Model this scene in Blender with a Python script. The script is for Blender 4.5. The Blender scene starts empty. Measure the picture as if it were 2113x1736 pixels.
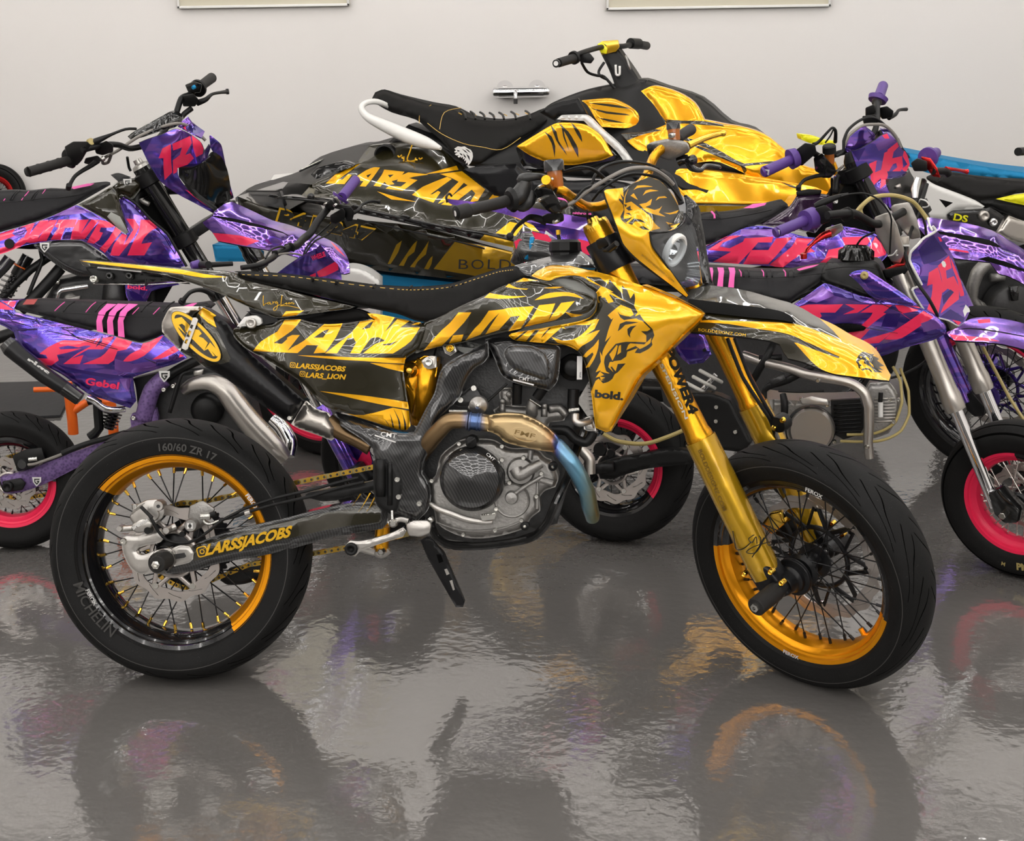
import bpy, bmesh, math, random
import numpy as np
from mathutils import Vector as V, Matrix as MX, geometry as GEO
random.seed(7)
C = bpy.context.scene.collection
PI = math.pi; R = math.radians
# ---------- camera, world, exposure ----------
FPX = 2919.7; CAMH = 1.513
cam = bpy.data.objects.new('camera', bpy.data.cameras.new('camera')); C.objects.link(cam)
cam.data.sensor_width = 36.0; cam.data.lens = FPX / 2113 * 36.0
CAMM = MX.Translation((0, 0, CAMH)) @ MX.Rotation(R(90 - 15.916), 4, 'X') @ MX.Rotation(R(-0.927), 4, 'Z')
cam.matrix_world = CAMM
cam.data.clip_start = .05
bpy.context.scene.camera = cam
sc = bpy.context.scene
sc.view_settings.view_transform = 'Standard'; sc.view_settings.look = 'None'
sc.cycles.max_bounces = 6; sc.cycles.diffuse_bounces = 2; sc.cycles.glossy_bounces = 3; sc.cycles.adaptive_threshold = .015; sc.cycles.use_light_tree = False; sc.cycles.transmission_bounces = 6; sc.cycles.caustics_reflective = False; sc.cycles.caustics_refractive = False
sc.view_settings.gamma = 1.0; sc.view_settings.exposure = 0.0
w = bpy.data.worlds.new('world'); sc.world = w; w.use_nodes = True
w.node_tree.nodes['Background'].inputs[0].default_value = (.9, .92, 1, 1)
w.node_tree.nodes['Background'].inputs[1].default_value = .15
LIGHT = 30.0      # strength of the ceiling light tubes
# ---------- materials ----------
MATS = {}
class NT:
    def __init__(s, name):
        s.m = bpy.data.materials.new(name); s.m.use_nodes = True; s.t = s.m.node_tree
        s.b = s.t.nodes['Principled BSDF']; MATS[name] = s.m
    def n(s, typ, **kw):
        x = s.t.nodes.new(typ)
        for k, v in kw.items():
            if k.startswith('i_'): x.inputs[int(k[2:])].default_value = v
            else: setattr(x, k, v)
        return x
    def l(s, a, b): s.t.links.new(a, b)
    def math(s, op, a, b=None, c=None):
        x = s.n('ShaderNodeMath', operation=op)
        for i, q in enumerate((a, b, c)):
            if q is None: continue
            if isinstance(q, (int, float)): x.inputs[i].default_value = q
            else: s.l(q, x.inputs[i])
        return x.outputs[0]
    def mix(s, f, a, b):
        x = s.n('ShaderNodeMix', data_type='RGBA')
        for i, q in ((0, f), (6, a), (7, b)):
            if isinstance(q, (int, float)): x.inputs[i].default_value = q
            elif isinstance(q, tuple): x.inputs[i].default_value = q + (1,)
            else: s.l(q, x.inputs[i])
        return x.outputs[2]
    def noise(s, scale, detail=2, vec=None, stretch=None):
        tc = s.n('ShaderNodeTexCoord').outputs['Object'] if vec is None else vec
        if stretch:
            mp = s.n('ShaderNodeMapping'); mp.inputs['Scale'].default_value = stretch[:3]
            if len(stretch) > 3: mp.inputs['Rotation'].default_value = (0, R(stretch[3]), 0)
            s.l(tc, mp.inputs[0]); tc = mp.outputs[0]
        x = s.n('ShaderNodeTexNoise'); x.inputs['Scale'].default_value = scale; x.inputs['Detail'].default_value = detail
        s.l(tc, x.inputs['Vector']); return x.outputs[0]
    def bump(s, h, strength, dist=.01):
        x = s.n('ShaderNodeBump'); x.inputs['Strength'].default_value = strength; x.inputs['Distance'].default_value = dist
        s.l(h, x.inputs['Height']); s.l(x.outputs[0], s.b.inputs['Normal']); return x
    def set(s, **kw):
        for k, v in kw.items():
            i = s.b.inputs[k.replace('_', ' ')]
            if isinstance(v, tuple): v = v + (1,) if len(v) == 3 else v
            if hasattr(v, 'links'): s.l(v, i)
            else: i.default_value = v
def simple(name, col, rough=.5, metal=0, coat=0, bump=0, bscale=60, spec=.5, var=0):
    t = NT(name); t.set(Base_Color=col, Roughness=rough, Metallic=metal, Coat_Weight=coat, Coat_Roughness=.04, Specular_IOR_Level=spec)
    if var:
        t.set(Base_Color=t.mix(t.noise(bscale * .5, 4), tuple(c * (1 - var) for c in col), tuple(min(1, c * (1 + var)) for c in col)))
    if bump: t.bump(t.noise(bscale, 3), bump, .002)
    return t
simple('plastic_black', (.007, .007, .007), .42, spec=.25, bump=.1, bscale=300)
simple('plastic_gloss', (.008, .008, .008), .12, coat=.25)
simple('anodised_black', (.009, .009, .010), .3, .2, spec=.35)
simple('dark_void', (.003, .003, .003), .7, spec=.08)
simple('grip_rubber', (.016, .015, .014), .6, spec=.35, bump=.6, bscale=900)
simple('seat_fabric', (.009, .0085, .008), .75, spec=.2, bump=.5, bscale=1400)
simple('seat_grey', (.014, .0135, .015), .6, spec=.25, bump=.4, bscale=1200)
simple('pink_vinyl', (.85, .10, .42), .45)
simple('thread_gold', (.65, .42, .10), .6)
simple('aluminium', (.52, .50, .47), .33, .9, bump=.15, bscale=120, var=.12)
simple('cast_aluminium', (.30, .29, .275), .42, .8, bump=.35, bscale=220, var=.25)
simple('dark_cast', (.05, .05, .05), .4, .6, bump=.3, bscale=220, var=.2)
simple('steel_bolt', (.6, .59, .55), .25, 1)
simple('chrome', (.85, .85, .86), .05, 1)
simple('brushed_steel', (.50, .47, .43), .30, .9, bump=.1, bscale=80)
simple('disc_steel', (.50, .46, .43), .3, .9, var=.1, bscale=40)
simple('gold_anodised', (.80, .37, .015), .27, .85)
simple('rim_gold', (.95, .37, .006), .28, .75)
simple('gold_bolt', (.9, .55, .08), .2, 1)
simple('rim_black', (.010, .010, .011), .14, .2, coat=.6)
simple('gold_text', (.85, .48, .02), .3, .4)
simple('white_print', (.75, .74, .72), .45)
simple('black_print', (.012, .012, .010), .35)
simple('pink_print', (.95, .03, .12), .3)
simple('brown_print', (.16, .09, .01), .4)
simple('white_plastic', (.72, .71, .68), .3, coat=.3)
simple('translucent_tank', (.35, .36, .33), .35)
simple('cable_grey', (.22, .20, .18), .45)
simple('hose_gold', (.42, .33, .12), .35)
simple('purple_rubber', (.085, .035, .22), .5, bump=.2, bscale=400)
simple('red_anodised', (.65, .03, .03), .2, .9)
simple('pink_rim', (1.0, .025, .10), .35, spec=.4)
simple('orange_paint', (.90, .15, .01), .4)
simple('blue_foam', (.0, .20, .42), .75)
simple('yellow_plastic', (.85, .80, .01), .35)
simple('beige_panel', (.62, .58, .46), .5)
simple('white_spring', (.65, .63, .58), .3)
simple('red_dark', (.30, .01, .01), .4)
simple('mat_rubber', (.02, .02, .022), .6, bump=.8, bscale=30)
simple('halo_white', (.85, .84, .80), .3)
simple('tube_lamp_off', (.2, .2, .2), .4)
simple('sensor_dark', (.05, .0, .01), .1)
t = simple('amber_fluid', (.55, .16, .02), .08); t.set(Transmission_Weight=.4)
def wrap(name, col, rough, metal, bump, bscale=9, flake=0, coat=.6):
    t = NT(name); t.set(Roughness=rough, Metallic=metal, Coat_Weight=coat, Coat_Roughness=.02)
    if flake:
        f = t.noise(1800, 1)
        f = t.math('MULTIPLY', t.math('MAXIMUM', t.math('SUBTRACT', f, .54), 0.0), 5.0)
        t.set(Base_Color=t.mix(f, col, tuple(min(1, c * flake) for c in col)))
    else:
        t.set(Base_Color=t.mix(t.noise(7, 2), tuple(c * .93 for c in col), col))
    h = t.math('ADD', t.noise(bscale, 2), t.math('MULTIPLY', t.noise(bscale * 9, 1), .012))
    t.bump(h, bump, .02); return t
wrap('gold_wrap', (1.0, .50, .005), .25, .5, .30, 7, coat=.6)
wrap('gold_chrome', (1.0, .48, .01), .2, .62, .25, 4, coat=.35)
wrap('purple_black_wrap', (.030, .012, .035), .18, .3, .4, 7, 2.0, .9)
wrap('gold_dull', (.62, .36, .012), .22, .6, .2)
wrap('black_wrap', (.017, .0145, .006), .2, .2, .42, 7, 3.0, .9)
wrap('pink_wrap', (.95, .03, .11), .25, .2, .35, 6)
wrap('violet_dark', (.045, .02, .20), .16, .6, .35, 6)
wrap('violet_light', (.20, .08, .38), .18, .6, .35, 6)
def violet(name, c1, c2, c3, ang):
    t = NT(name); t.set(Roughness=.13, Metallic=.8, Coat_Weight=.8, Coat_Roughness=.02)
    a = t.noise(9, 1, stretch=(1.0, .3, 5.0, ang))
    f = t.n('ShaderNodeValToRGB'); f.color_ramp.interpolation = 'CONSTANT'
    e = f.color_ramp.elements; e[0].position = 0; e[0].color = c1 + (1,); e[1].position = .46; e[1].color = c2 + (1,)
    q = e.new(.60); q.color = c3 + (1,)
    t.l(a, f.inputs[0]); t.set(Base_Color=f.outputs[0])
    t.bump(t.noise(7, 1), .38, .02)
violet('violet_chrome', (.11, .065, .44), (.20, .085, .46), (.065, .04, .33), 25)
violet('fender_chrome', (.25, .11, .50), (.17, .08, .44), (.28, .14, .58), 10)
def carbon(name, s=280, lo=.004, hi=.036, col=(1, 1, 1.02), diag=1):
    t = NT(name); tc = t.n('ShaderNodeTexCoord').outputs['Object']
    sp = t.n('ShaderNodeSeparateXYZ'); t.l(tc, sp.inputs[0])
    u = t.math('ADD', sp.outputs[0], t.math('MULTIPLY', sp.outputs[2], .55 * diag))
    u = t.math('ADD', u, t.math('MULTIPLY', sp.outputs[1], .8))
    vv = t.math('SUBTRACT', sp.outputs[2], t.math('MULTIPLY', sp.outputs[0], .4))
    st = t.math('ADD', t.math('MULTIPLY', t.math('SINE', t.math('MULTIPLY', u, s * 3.3)), .5), .5)
    fine = t.math('ADD', t.math('MULTIPLY', t.math('SINE', t.math('MULTIPLY', vv, s * 6.5)), .12), .0)
    st = t.math('ADD', st, fine)
    t.set(Base_Color=t.mix(st, tuple(lo * c for c in col), tuple(hi * c for c in col)), Roughness=.28, Metallic=.2, Coat_Weight=1.0, Coat_Roughness=.03)
    t.bump(t.noise(12, 2), .5, .015)
carbon('carbon'); carbon('carbon_fine', 420, .008, .035)
t = NT('forged_purple'); vn = t.n('ShaderNodeTexVoronoi'); vn.inputs['Scale'].default_value = 120
t.l(t.n('ShaderNodeTexCoord').outputs['Object'], vn.inputs[0])
t.set(Base_Color=t.mix(t.math('MULTIPLY', vn.outputs['Distance'], 1.6), (.05, .025, .10), (.17, .10, .27)), Roughness=.5, Metallic=.2)
# tyre: grooves follow the 'tv' attribute (turns, cross position -1..1)
def tyre_mat(name, N, k, ph):
    t = NT(name); at = t.n('ShaderNodeAttribute', attribute_name='tv'); sp = t.n('ShaderNodeSeparateXYZ'); t.l(at.outputs['Vector'], sp.inputs[0])
    u, v = sp.outputs[0], sp.outputs[1]; av = t.math('ABSOLUTE', v)
    def fam(off, lo, hi, kk, amp):
        g = t.math('ADD', t.math('ADD', t.math('MULTIPLY', u, N), off), t.math('MULTIPLY', t.math('POWER', av, 1.6), kk))
        g = t.math('ADD', g, t.math('MULTIPLY', t.math('SINE', t.math('MULTIPLY', av, 7.0)), amp))
        d = t.math('ABSOLUTE', t.math('SUBTRACT', t.math('FRACT', g), .5))
        on = t.math('LESS_THAN', d, .026)
        on = t.math('MULTIPLY', on, t.math('GREATER_THAN', av, lo)); return t.math('MULTIPLY', on, t.math('LESS_THAN', av, hi))
    g = t.math('MAXIMUM', fam(ph, .08, .78, k, .12), fam(ph + .5, .28, .93, k * 1.1, .10))
    spk = t.math('GREATER_THAN', t.noise(420, 2), .73)
    nz = t.noise(14, 4)
    c = t.mix(nz, (.004, .004, .004), (.012, .0117, .0115))
    c = t.mix(t.math('MULTIPLY', spk, .3), c, (.2, .19, .18))
    c = t.mix(g, c, (.003, .003, .003))
    t.set(Base_Color=c, Roughness=.62, Specular_IOR_Level=t.math('MULTIPLY', t.math('SUBTRACT', 1.0, g), .2))
    h = t.math('ADD', t.math('SUBTRACT', t.math('MULTIPLY', t.noise(160, 3), .12), g), 0.0)
    t.bump(h, .8, .003)
tyre_mat('tyre_street', 18, 1.2, 0); tyre_mat('tyre_front', 15, 1.7, .2); tyre_mat('tyre_slick', .0001, 0, .0)
simple('tyre_letter', (.045, .043, .04), .55)
# exhaust tint by object-space x of the header (fixed on the metal)
t = NT('header_titanium'); sp = t.n('ShaderNodeSeparateXYZ'); t.l(t.n('ShaderNodeTexCoord').outputs['Object'], sp.inputs[0])
rp = t.n('ShaderNodeValToRGB'); e = rp.color_ramp.elements
e[0].position = 0; e[0].color = (.14, .09, .045, 1); e[1].position = 1; e[1].color = (.12, .05, .12, 1)
for p, c in ((.22, (.30, .20, .10)), (.27, (.12, .20, .42)), (.31, (.12, .18, .36)), (.34, (.50, .36, .18)), (.60, (.50, .37, .20)), (.655, (.30, .16, .07)), (.67, (.10, .14, .40)), (.69, (.16, .30, .45)), (.78, (.14, .32, .44)), (.86, (.30, .30, .16)), (.93, (.34, .32, .14))):
    q = e.new(p); q.color = c + (1,)
mr = t.n('ShaderNodeMapRange'); mr.inputs[1].default_value = .59; mr.inputs[2].default_value = 1.06
t.l(t.math('ADD', sp.outputs[0], t.math('MULTIPLY', t.noise(40, 3), .012)), mr.inputs[0]); t.l(mr.outputs[0], rp.inputs[0])
t.set(Base_Color=rp.outputs[0], Roughness=.3, Metallic=.85); t.bump(t.noise(60, 3), .1, .003)
for nm in ('lens_clear', 'clear_shell'):
    t = NT(nm); fr = t.n('ShaderNodeLayerWeight'); fr.inputs[0].default_value = .2; tr = t.n('ShaderNodeBsdfTransparent'); gl = t.n('ShaderNodeBsdfGlossy'); gl.inputs['Roughness'].default_value = .02
    tr.inputs[0].default_value = (.93, .95, .97, 1); mx = t.n('ShaderNodeMixShader'); t.l(t.math('ADD', t.math('MULTIPLY', t.math('POWER', fr.outputs[1], 2.0), .35), .05), mx.inputs[0]); t.l(tr.outputs[0], mx.inputs[1]); t.l(gl.outputs[0], mx.inputs[2])
    t.l(mx.outputs[0], t.t.nodes['Material Output'].inputs[0])
t = NT('lamp_tube'); t.set(Base_Color=(1, 1, 1), Emission_Color=(1, .962, .925), Emission_Strength=LIGHT)
# epoxy floor
t = NT('floor_epoxy'); tc = t.n('ShaderNodeTexCoord').outputs['Object']
n1 = t.noise(1.6, 4, tc); sc1 = t.math('GREATER_THAN', t.noise(55, 2, tc), .735)
c = t.mix(n1, (.120, .113, .107), (.152, .144, .137)); c = t.mix(t.math('MULTIPLY', sc1, .0), c, (.03, .03, .03))
t.set(Base_Color=c, Roughness=.10, Specular_IOR_Level=.85, Coat_Weight=.55, Coat_Roughness=.03, Coat_IOR=1.7)
h = t.math('ADD', t.math('MULTIPLY', t.noise(3.0, 1, tc), 1.0), t.math('MULTIPLY', t.noise(34, 2, tc), .22))
bp = t.bump(h, .22, .02); t.l(bp.outputs[0], t.b.inputs['Coat Normal'])
t = NT('wall_paint'); t.set(Base_Color=t.mix(t.noise(2.0, 3), (.70, .675, .65), (.735, .71, .685)), Roughness=.75); t.bump(t.noise(260, 3), .12, .002)
simple('ceiling_paint', (.10, .10, .10), .8); simple('wall_grey', (.13, .125, .12), .8)
# ---------- mesh builder ----------
def catmull(pts, k=4, closed=False, corner=None):
    P = [np.array(p, float) for p in pts]; n = len(P); out = []
    rng = range(n) if closed else range(n - 1)
    for i in rng:
        p1, p2 = P[i], P[(i + 1) % n]
        p0 = P[i - 1] if (closed or i > 0) else p1; p3 = P[(i + 2) % n] if (closed or i + 2 < n) else p2
        d = np.linalg.norm(p2[:2] - p1[:2]) + 1e-9
        m1 = (p2 - p0) / 2; m2 = (p3 - p1) / 2
        for m in (m1, m2):
            L = np.linalg.norm(m[:len(m)]); 
            if L > d * 1.2: m *= d * 1.2 / L
        if corner is not None:
            if corner[i]: m1 = (p2 - p1)
            if corner[(i + 1) % n]: m2 = (p2 - p1)
        for j in range(k):
            s = j / k; h00 = 2*s**3 - 3*s**2 + 1; h10 = s**3 - 2*s**2 + s; h01 = -2*s**3 + 3*s**2; h11 = s**3 - s**2
            out.append(h00 * p1 + h10 * m1 + h01 * p2 + h11 * m2)
    if not closed: out.append(P[-1])
    return out
def smooth_poly(pts, k=3, ang=38):
    n = len(pts); cor = []
    for i in range(n):
        a = np.array(pts[i][:2], float) - np.array(pts[i - 1][:2], float); b = np.array(pts[(i + 1) % n][:2], float) - np.array(pts[i][:2], float)
        c = a @ b / (np.linalg.norm(a) * np.linalg.norm(b) + 1e-9); cor.append(math.degrees(math.acos(max(-1, min(1, c)))) > ang)
    return catmull(pts, k, True, cor)
def inpoly(px, py, poly):
    r = np.zeros(len(px), bool); n = len(poly); j = n - 1
    for i in range(n):
        xi, yi = poly[i][:2]; xj, yj = poly[j][:2]
        if yi != yj:
            c = ((yi > py) != (yj > py)) & (px < (xj - xi) * (py - yi) / (yj - yi) + xi); r ^= c
        j = i
    return r
def edgedist(P, poly):
    A = np.array([p[:2] for p in poly]); B = np.roll(A, -1, 0); d = np.full(len(P), 1e9)
    for a, b in zip(A, B):
        ab = b - a; L = ab @ ab + 1e-12; t = np.clip(((P - a) @ ab) / L, 0, 1)
        d = np.minimum(d, np.hypot(*(P - (a + t[:, None] * ab)).T))
    return d
class TPS:
    def __init__(s, pts):
        a = np.array(pts, float)
        _, i = np.unique(a[:, :2].round(1), axis=0, return_index=True); a = a[i]
        s.const = None
        if np.ptp(a[:, 2]) < 1e-9: s.const = a[0, 2]; return
        s.c = a[:, :2].mean(0); s.s = max(np.ptp(a[:, 0]), np.ptp(a[:, 1])); X = (a[:, :2] - s.c) / s.s; n = len(X)
        d = np.linalg.norm(X[:, None] - X[None], axis=2); K = np.where(d > 0, d * d * np.log(d + 1e-12), 0) + np.eye(n) * 2e-3
        Pm = np.c_[np.ones(n), X]; A = np.block([[K, Pm], [Pm.T, np.zeros((3, 3))]])
        s.w = np.linalg.lstsq(A, np.r_[a[:, 2], 0, 0, 0], rcond=None)[0]; s.X = X
    def __call__(s, P):
        P = np.atleast_2d(np.array(P, float))[:, :2]
        if s.const is not None: return np.full(len(P), s.const)
        Q = (P - s.c) / s.s; d = np.linalg.norm(Q[:, None] - s.X[None], axis=2)
        return np.where(d > 0, d * d * np.log(d + 1e-12), 0) @ s.w[:-3] + np.c_[np.ones(len(Q)), Q] @ s.w[-3:]
class Frame:
    """A vehicle's own space (x forward, y left, z up); n = distance to the right of its middle plane."""
    def __init__(s, world, local=None):
        s.W = world; s.L = local or MX.Identity(4); s.Wi = s.W.inverted()
        s.o = s.Wi @ CAMM.translation; s.D = (s.Wi.to_3x3() @ CAMM.to_3x3())
    def raw(s, x, y, n):
        d = s.D @ V(((x - 1056.5) / FPX, -(y - 868) / FPX, -1)); k = (-n - s.o.y) / d.y
        return s.o + d * k
    def at(s, x, y, n): return s.L @ s.raw(x, y, n)
    def p(s, x, y, z): return s.L @ V((x, y, z))
    def v(s, x, y, z): return s.L.to_3x3() @ V((x, y, z))
    def m(s, x, y, n):      # metres per pixel there
        q = CAMM.inverted() @ (s.W @ s.raw(x, y, n)); return -q.z / FPX
class MB:
    def __init__(s): s.v = []; s.f = []; s.m = []; s.mats = []; s.tv = None; s.nr = {}
    def mi(s, name):
        if name not in s.mats: s.mats.append(name)
        return s.mats.index(name)
    def add(s, vs, fs, mat):
        o = len(s.v); s.v += [tuple(q) for q in vs]
        mats = mat if isinstance(mat, list) else [mat] * len(fs)
        for f, m in zip(fs, mats): s.f.append([i + o for i in f]); s.m.append(s.mi(m))
    def build(s, name, parent=None, sharp=35, **props):
        me = bpy.data.meshes.new(name); me.from_pydata(s.v, [], s.f)
        for m in s.mats: me.materials.append(MATS[m])
        me.polygons.foreach_set('material_index', s.m); me.polygons.foreach_set('use_smooth', [True] * len(s.f))
        if s.tv:
            a = me.attributes.new('tv', 'FLOAT_VECTOR', 'POINT'); L = s.tv + [(0, 5, 0)] * (len(s.v) - len(s.tv))
            a.data.foreach_set('vector', [c for q in L for c in q])
        me.update(); me.set_sharp_from_angle(angle=R(sharp))
        if s.nr: me.normals_split_custom_set_from_vertices([s.nr.get(i, (0, 0, 0)) for i in range(len(s.v))])
        o = bpy.data.objects.new(name, me); C.objects.link(o)
        if parent is not None: o.parent = parent
        for k, v in props.items(): o[k] = v
        return o
    def tube(s, pts, r, mat, seg=10, k=0, closed=False, cap=True, flat=1.0):
        P = [V(p) for p in pts]; rr = list(r) if isinstance(r, (list, tuple)) else [r] * len(P)
        if k:
            Q = catmull([(*p, q) for p, q in zip(P, rr)], k, closed); P = [V(q[:3]) for q in Q]; rr = [q[3] for q in Q]
        n = len(P); T = []
        for i in range(n):
            a = P[i - 1] if (i or closed) else P[0]; b = P[(i + 1) % n] if (i < n - 1 or closed) else P[-1]
            d = b - a; T.append(d.normalized() if d.length > 1e-9 else V((1, 0, 0)))
        up = V((0, 0, 1)) if abs(T[0].z) < .9 else V((1, 0, 0)); N = (up - T[0] * up.dot(T[0])).normalized(); vs = []
        for i in range(n):
            N = (N - T[i] * N.dot(T[i])).normalized(); B = T[i].cross(N)
            for j in range(seg):
                a = 2 * PI * j / seg; vs.append(P[i] + (N * math.cos(a) + B * math.sin(a) * flat) * rr[i])
        fs = []
        for i in range(n if closed else n - 1):
            for j in range(seg):
                a, b = i * seg + j, i * seg + (j + 1) % seg; c, d = ((i + 1) % n) * seg + (j + 1) % seg, ((i + 1) % n) * seg + j
                fs.append([a, b, c, d])
        if cap and not closed: fs += [list(range(seg))[::-1], [(n - 1) * seg + j for j in range(seg)]]
        s.add(vs, fs, mat)
    def lathe(s, prof, o, ax, mat, seg=32, a0=0, a1=2 * PI, ref=None, amats=None, tv=False, closed=True, inner=None):
        """prof: (radius, height along ax). amats(angle)->material"""
        o = V(o); ax = V(ax).normalized(); ref = V(ref) if ref else (V((1, 0, 0)) if abs(ax.x) < .9 else V((0, 0, 1)))
        X = (ref - ax * ref.dot(ax)).normalized(); Y = ax.cross(X); n = len(prof); full = abs(a1 - a0 - 2 * PI) < 1e-6 and not tv
        cols = seg if full else seg + 1; vs = []
        for i in range(cols):
            a = a0 + (a1 - a0) * i / seg
            for r, h in prof: vs.append(o + (X * math.cos(a) + Y * math.sin(a)) * r + ax * h)
            if tv: s.tv = (s.tv or []) + [(i / seg, -1 + 2 * q / (n - 1), 0) for q in range(n)]
        fs, ms = [], []
        for i in range(seg):
            j = (i + 1) % cols
            am = amats(a0 + (a1 - a0) * (i + .5) / seg) if amats else mat
            for q in range(n - 1):
                fs.append([i * n + q, j * n + q, j * n + q + 1, i * n + q + 1]); ms.append(am[q] if isinstance(am, list) else am)
        s.add(vs, fs, ms)
    def cyl(s, a, b, r, mat, seg=20, bev=.12, r2=None):
        a, b = V(a), V(b); d = (b - a); L = d.length; r2 = r if r2 is None else r2; e = min(r, L / 2) * bev; f = min(r2, L / 2) * bev
        s.lathe([(0, 0), (r - e, 0), (r, e), (r2, L - f), (r2 - f, L), (0, L)], a, d, mat, seg)
    def sph(s, c, r, mat, sc=(1, 1, 1), seg=16):
        vs, fs = [], []; h = seg // 2
        for i in range(h + 1):
            for j in range(seg):
                a, b = PI * i / h, 2 * PI * j / seg
                vs.append(V(c) + V((r * sc[0] * math.sin(a) * math.cos(b), r * sc[1] * math.sin(a) * math.sin(b), r * sc[2] * math.cos(a))))
        for i in range(h):
            for j in range(seg): fs.append([i * seg + j, (i + 1) * seg + j, (i + 1) * seg + (j + 1) % seg, i * seg + (j + 1) % seg])
        s.add(vs, fs, mat)
    def hull(s, pts, mat, bev=0, seg=2):
        bm = bmesh.new()
        for p in pts: bm.verts.new(p)
        bmesh.ops.convex_hull(bm, input=bm.verts[:]); 
        loose = [v for v in bm.verts if not v.link_faces]; bmesh.ops.delete(bm, geom=loose, context='VERTS')
        bmesh.ops.dissolve_limit(bm, angle_limit=.02, verts=bm.verts[:], edges=bm.edges[:])
        if bev: bmesh.ops.bevel(bm, geom=bm.edges[:], offset=bev, segments=seg, affect='EDGES', profile=.5, clamp_overlap=True)
        bm.verts.index_update(); s.add([v.co[:] for v in bm.verts], [[v.index for v in f.verts] for f in bm.faces], mat); bm.free()
    def box(s, c, d, mat, rot=None, bev=.002):
        M = (rot or MX.Identity(3)); s.hull([V(c) + M @ V((x * d[0] / 2, y * d[1] / 2, z * d[2] / 2)) for x in (-1, 1) for y in (-1, 1) for z in (-1, 1)], mat, bev)
    def torus(s, c, ax, R1, r, mat, seg=40, s2=10, a0=0, a1=2*PI):
        s.lathe([(R1 + r * math.cos(2 * PI * i / s2), r * math.sin(2 * PI * i / s2)) for i in range(s2 + 1)], c, ax, mat, seg, a0, a1)
    def plate(s, to3, outer, holes, th, mat):
        """flat plate with holes: to3(u,v)->Vector, th = thickness vector"""
        vs = []; ed = []
        for lp in [outer] + holes:
            o = len(vs); vs += [V(p[:2]) for p in lp]; ed += [(o + i, o + (i + 1) % len(lp)) for i in range(len(lp))]
        r = GEO.delaunay_2d_cdt(vs, ed, [], 0, 1e-7); P = np.array([v[:] for v in r[0]]); F = [list(f) for f in r[2]]
        c = np.array([P[f].mean(0) for f in F]); k = inpoly(c[:, 0], c[:, 1], outer)
        for h in holes: k &= ~inpoly(c[:, 0], c[:, 1], h)
        F = [f for f, q in zip(F, k) if q]; s._shell([to3(*p) for p in P], F, [mat] * len(F), V(th), mat)
    def _shell(s, P3, F, ms, th, smat, back=None):
        n = len(P3); Q = [p + th for p in P3] if back is None else back; cnt = {}
        for f in F:
            for i in range(3): cnt[(f[i], f[(i + 1) % 3])] = 1
        side = [(a, b) for a, b in cnt if (b, a) not in cnt]
        s.add(P3, F, ms); o = len(s.v)
        loopv = sorted({i for e in side for i in e}); ix = {v: i for i, v in enumerate(loopv)}
        s.add(Q, [f[::-1] for f in F], smat)
        s.add([P3[i] for i in loopv] + [Q[i] for i in loopv], [[ix[b], ix[a], ix[a] + len(loopv), ix[b] + len(loopv)] for a, b in side], smat)
def cv(a, b, pts): return [((a[0] + x / a[2] - b[0]) * b[2], (a[1] + y / a[2] - b[1]) * b[2]) for x, y in pts]
def X(xf, x, y): return (xf[0] + x / xf[2], xf[1] + y / xf[2]) if xf else (x, y)
def XL(xf, pts): return [(*X(xf, p[0], p[1]), *p[2:]) for p in pts]
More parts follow.
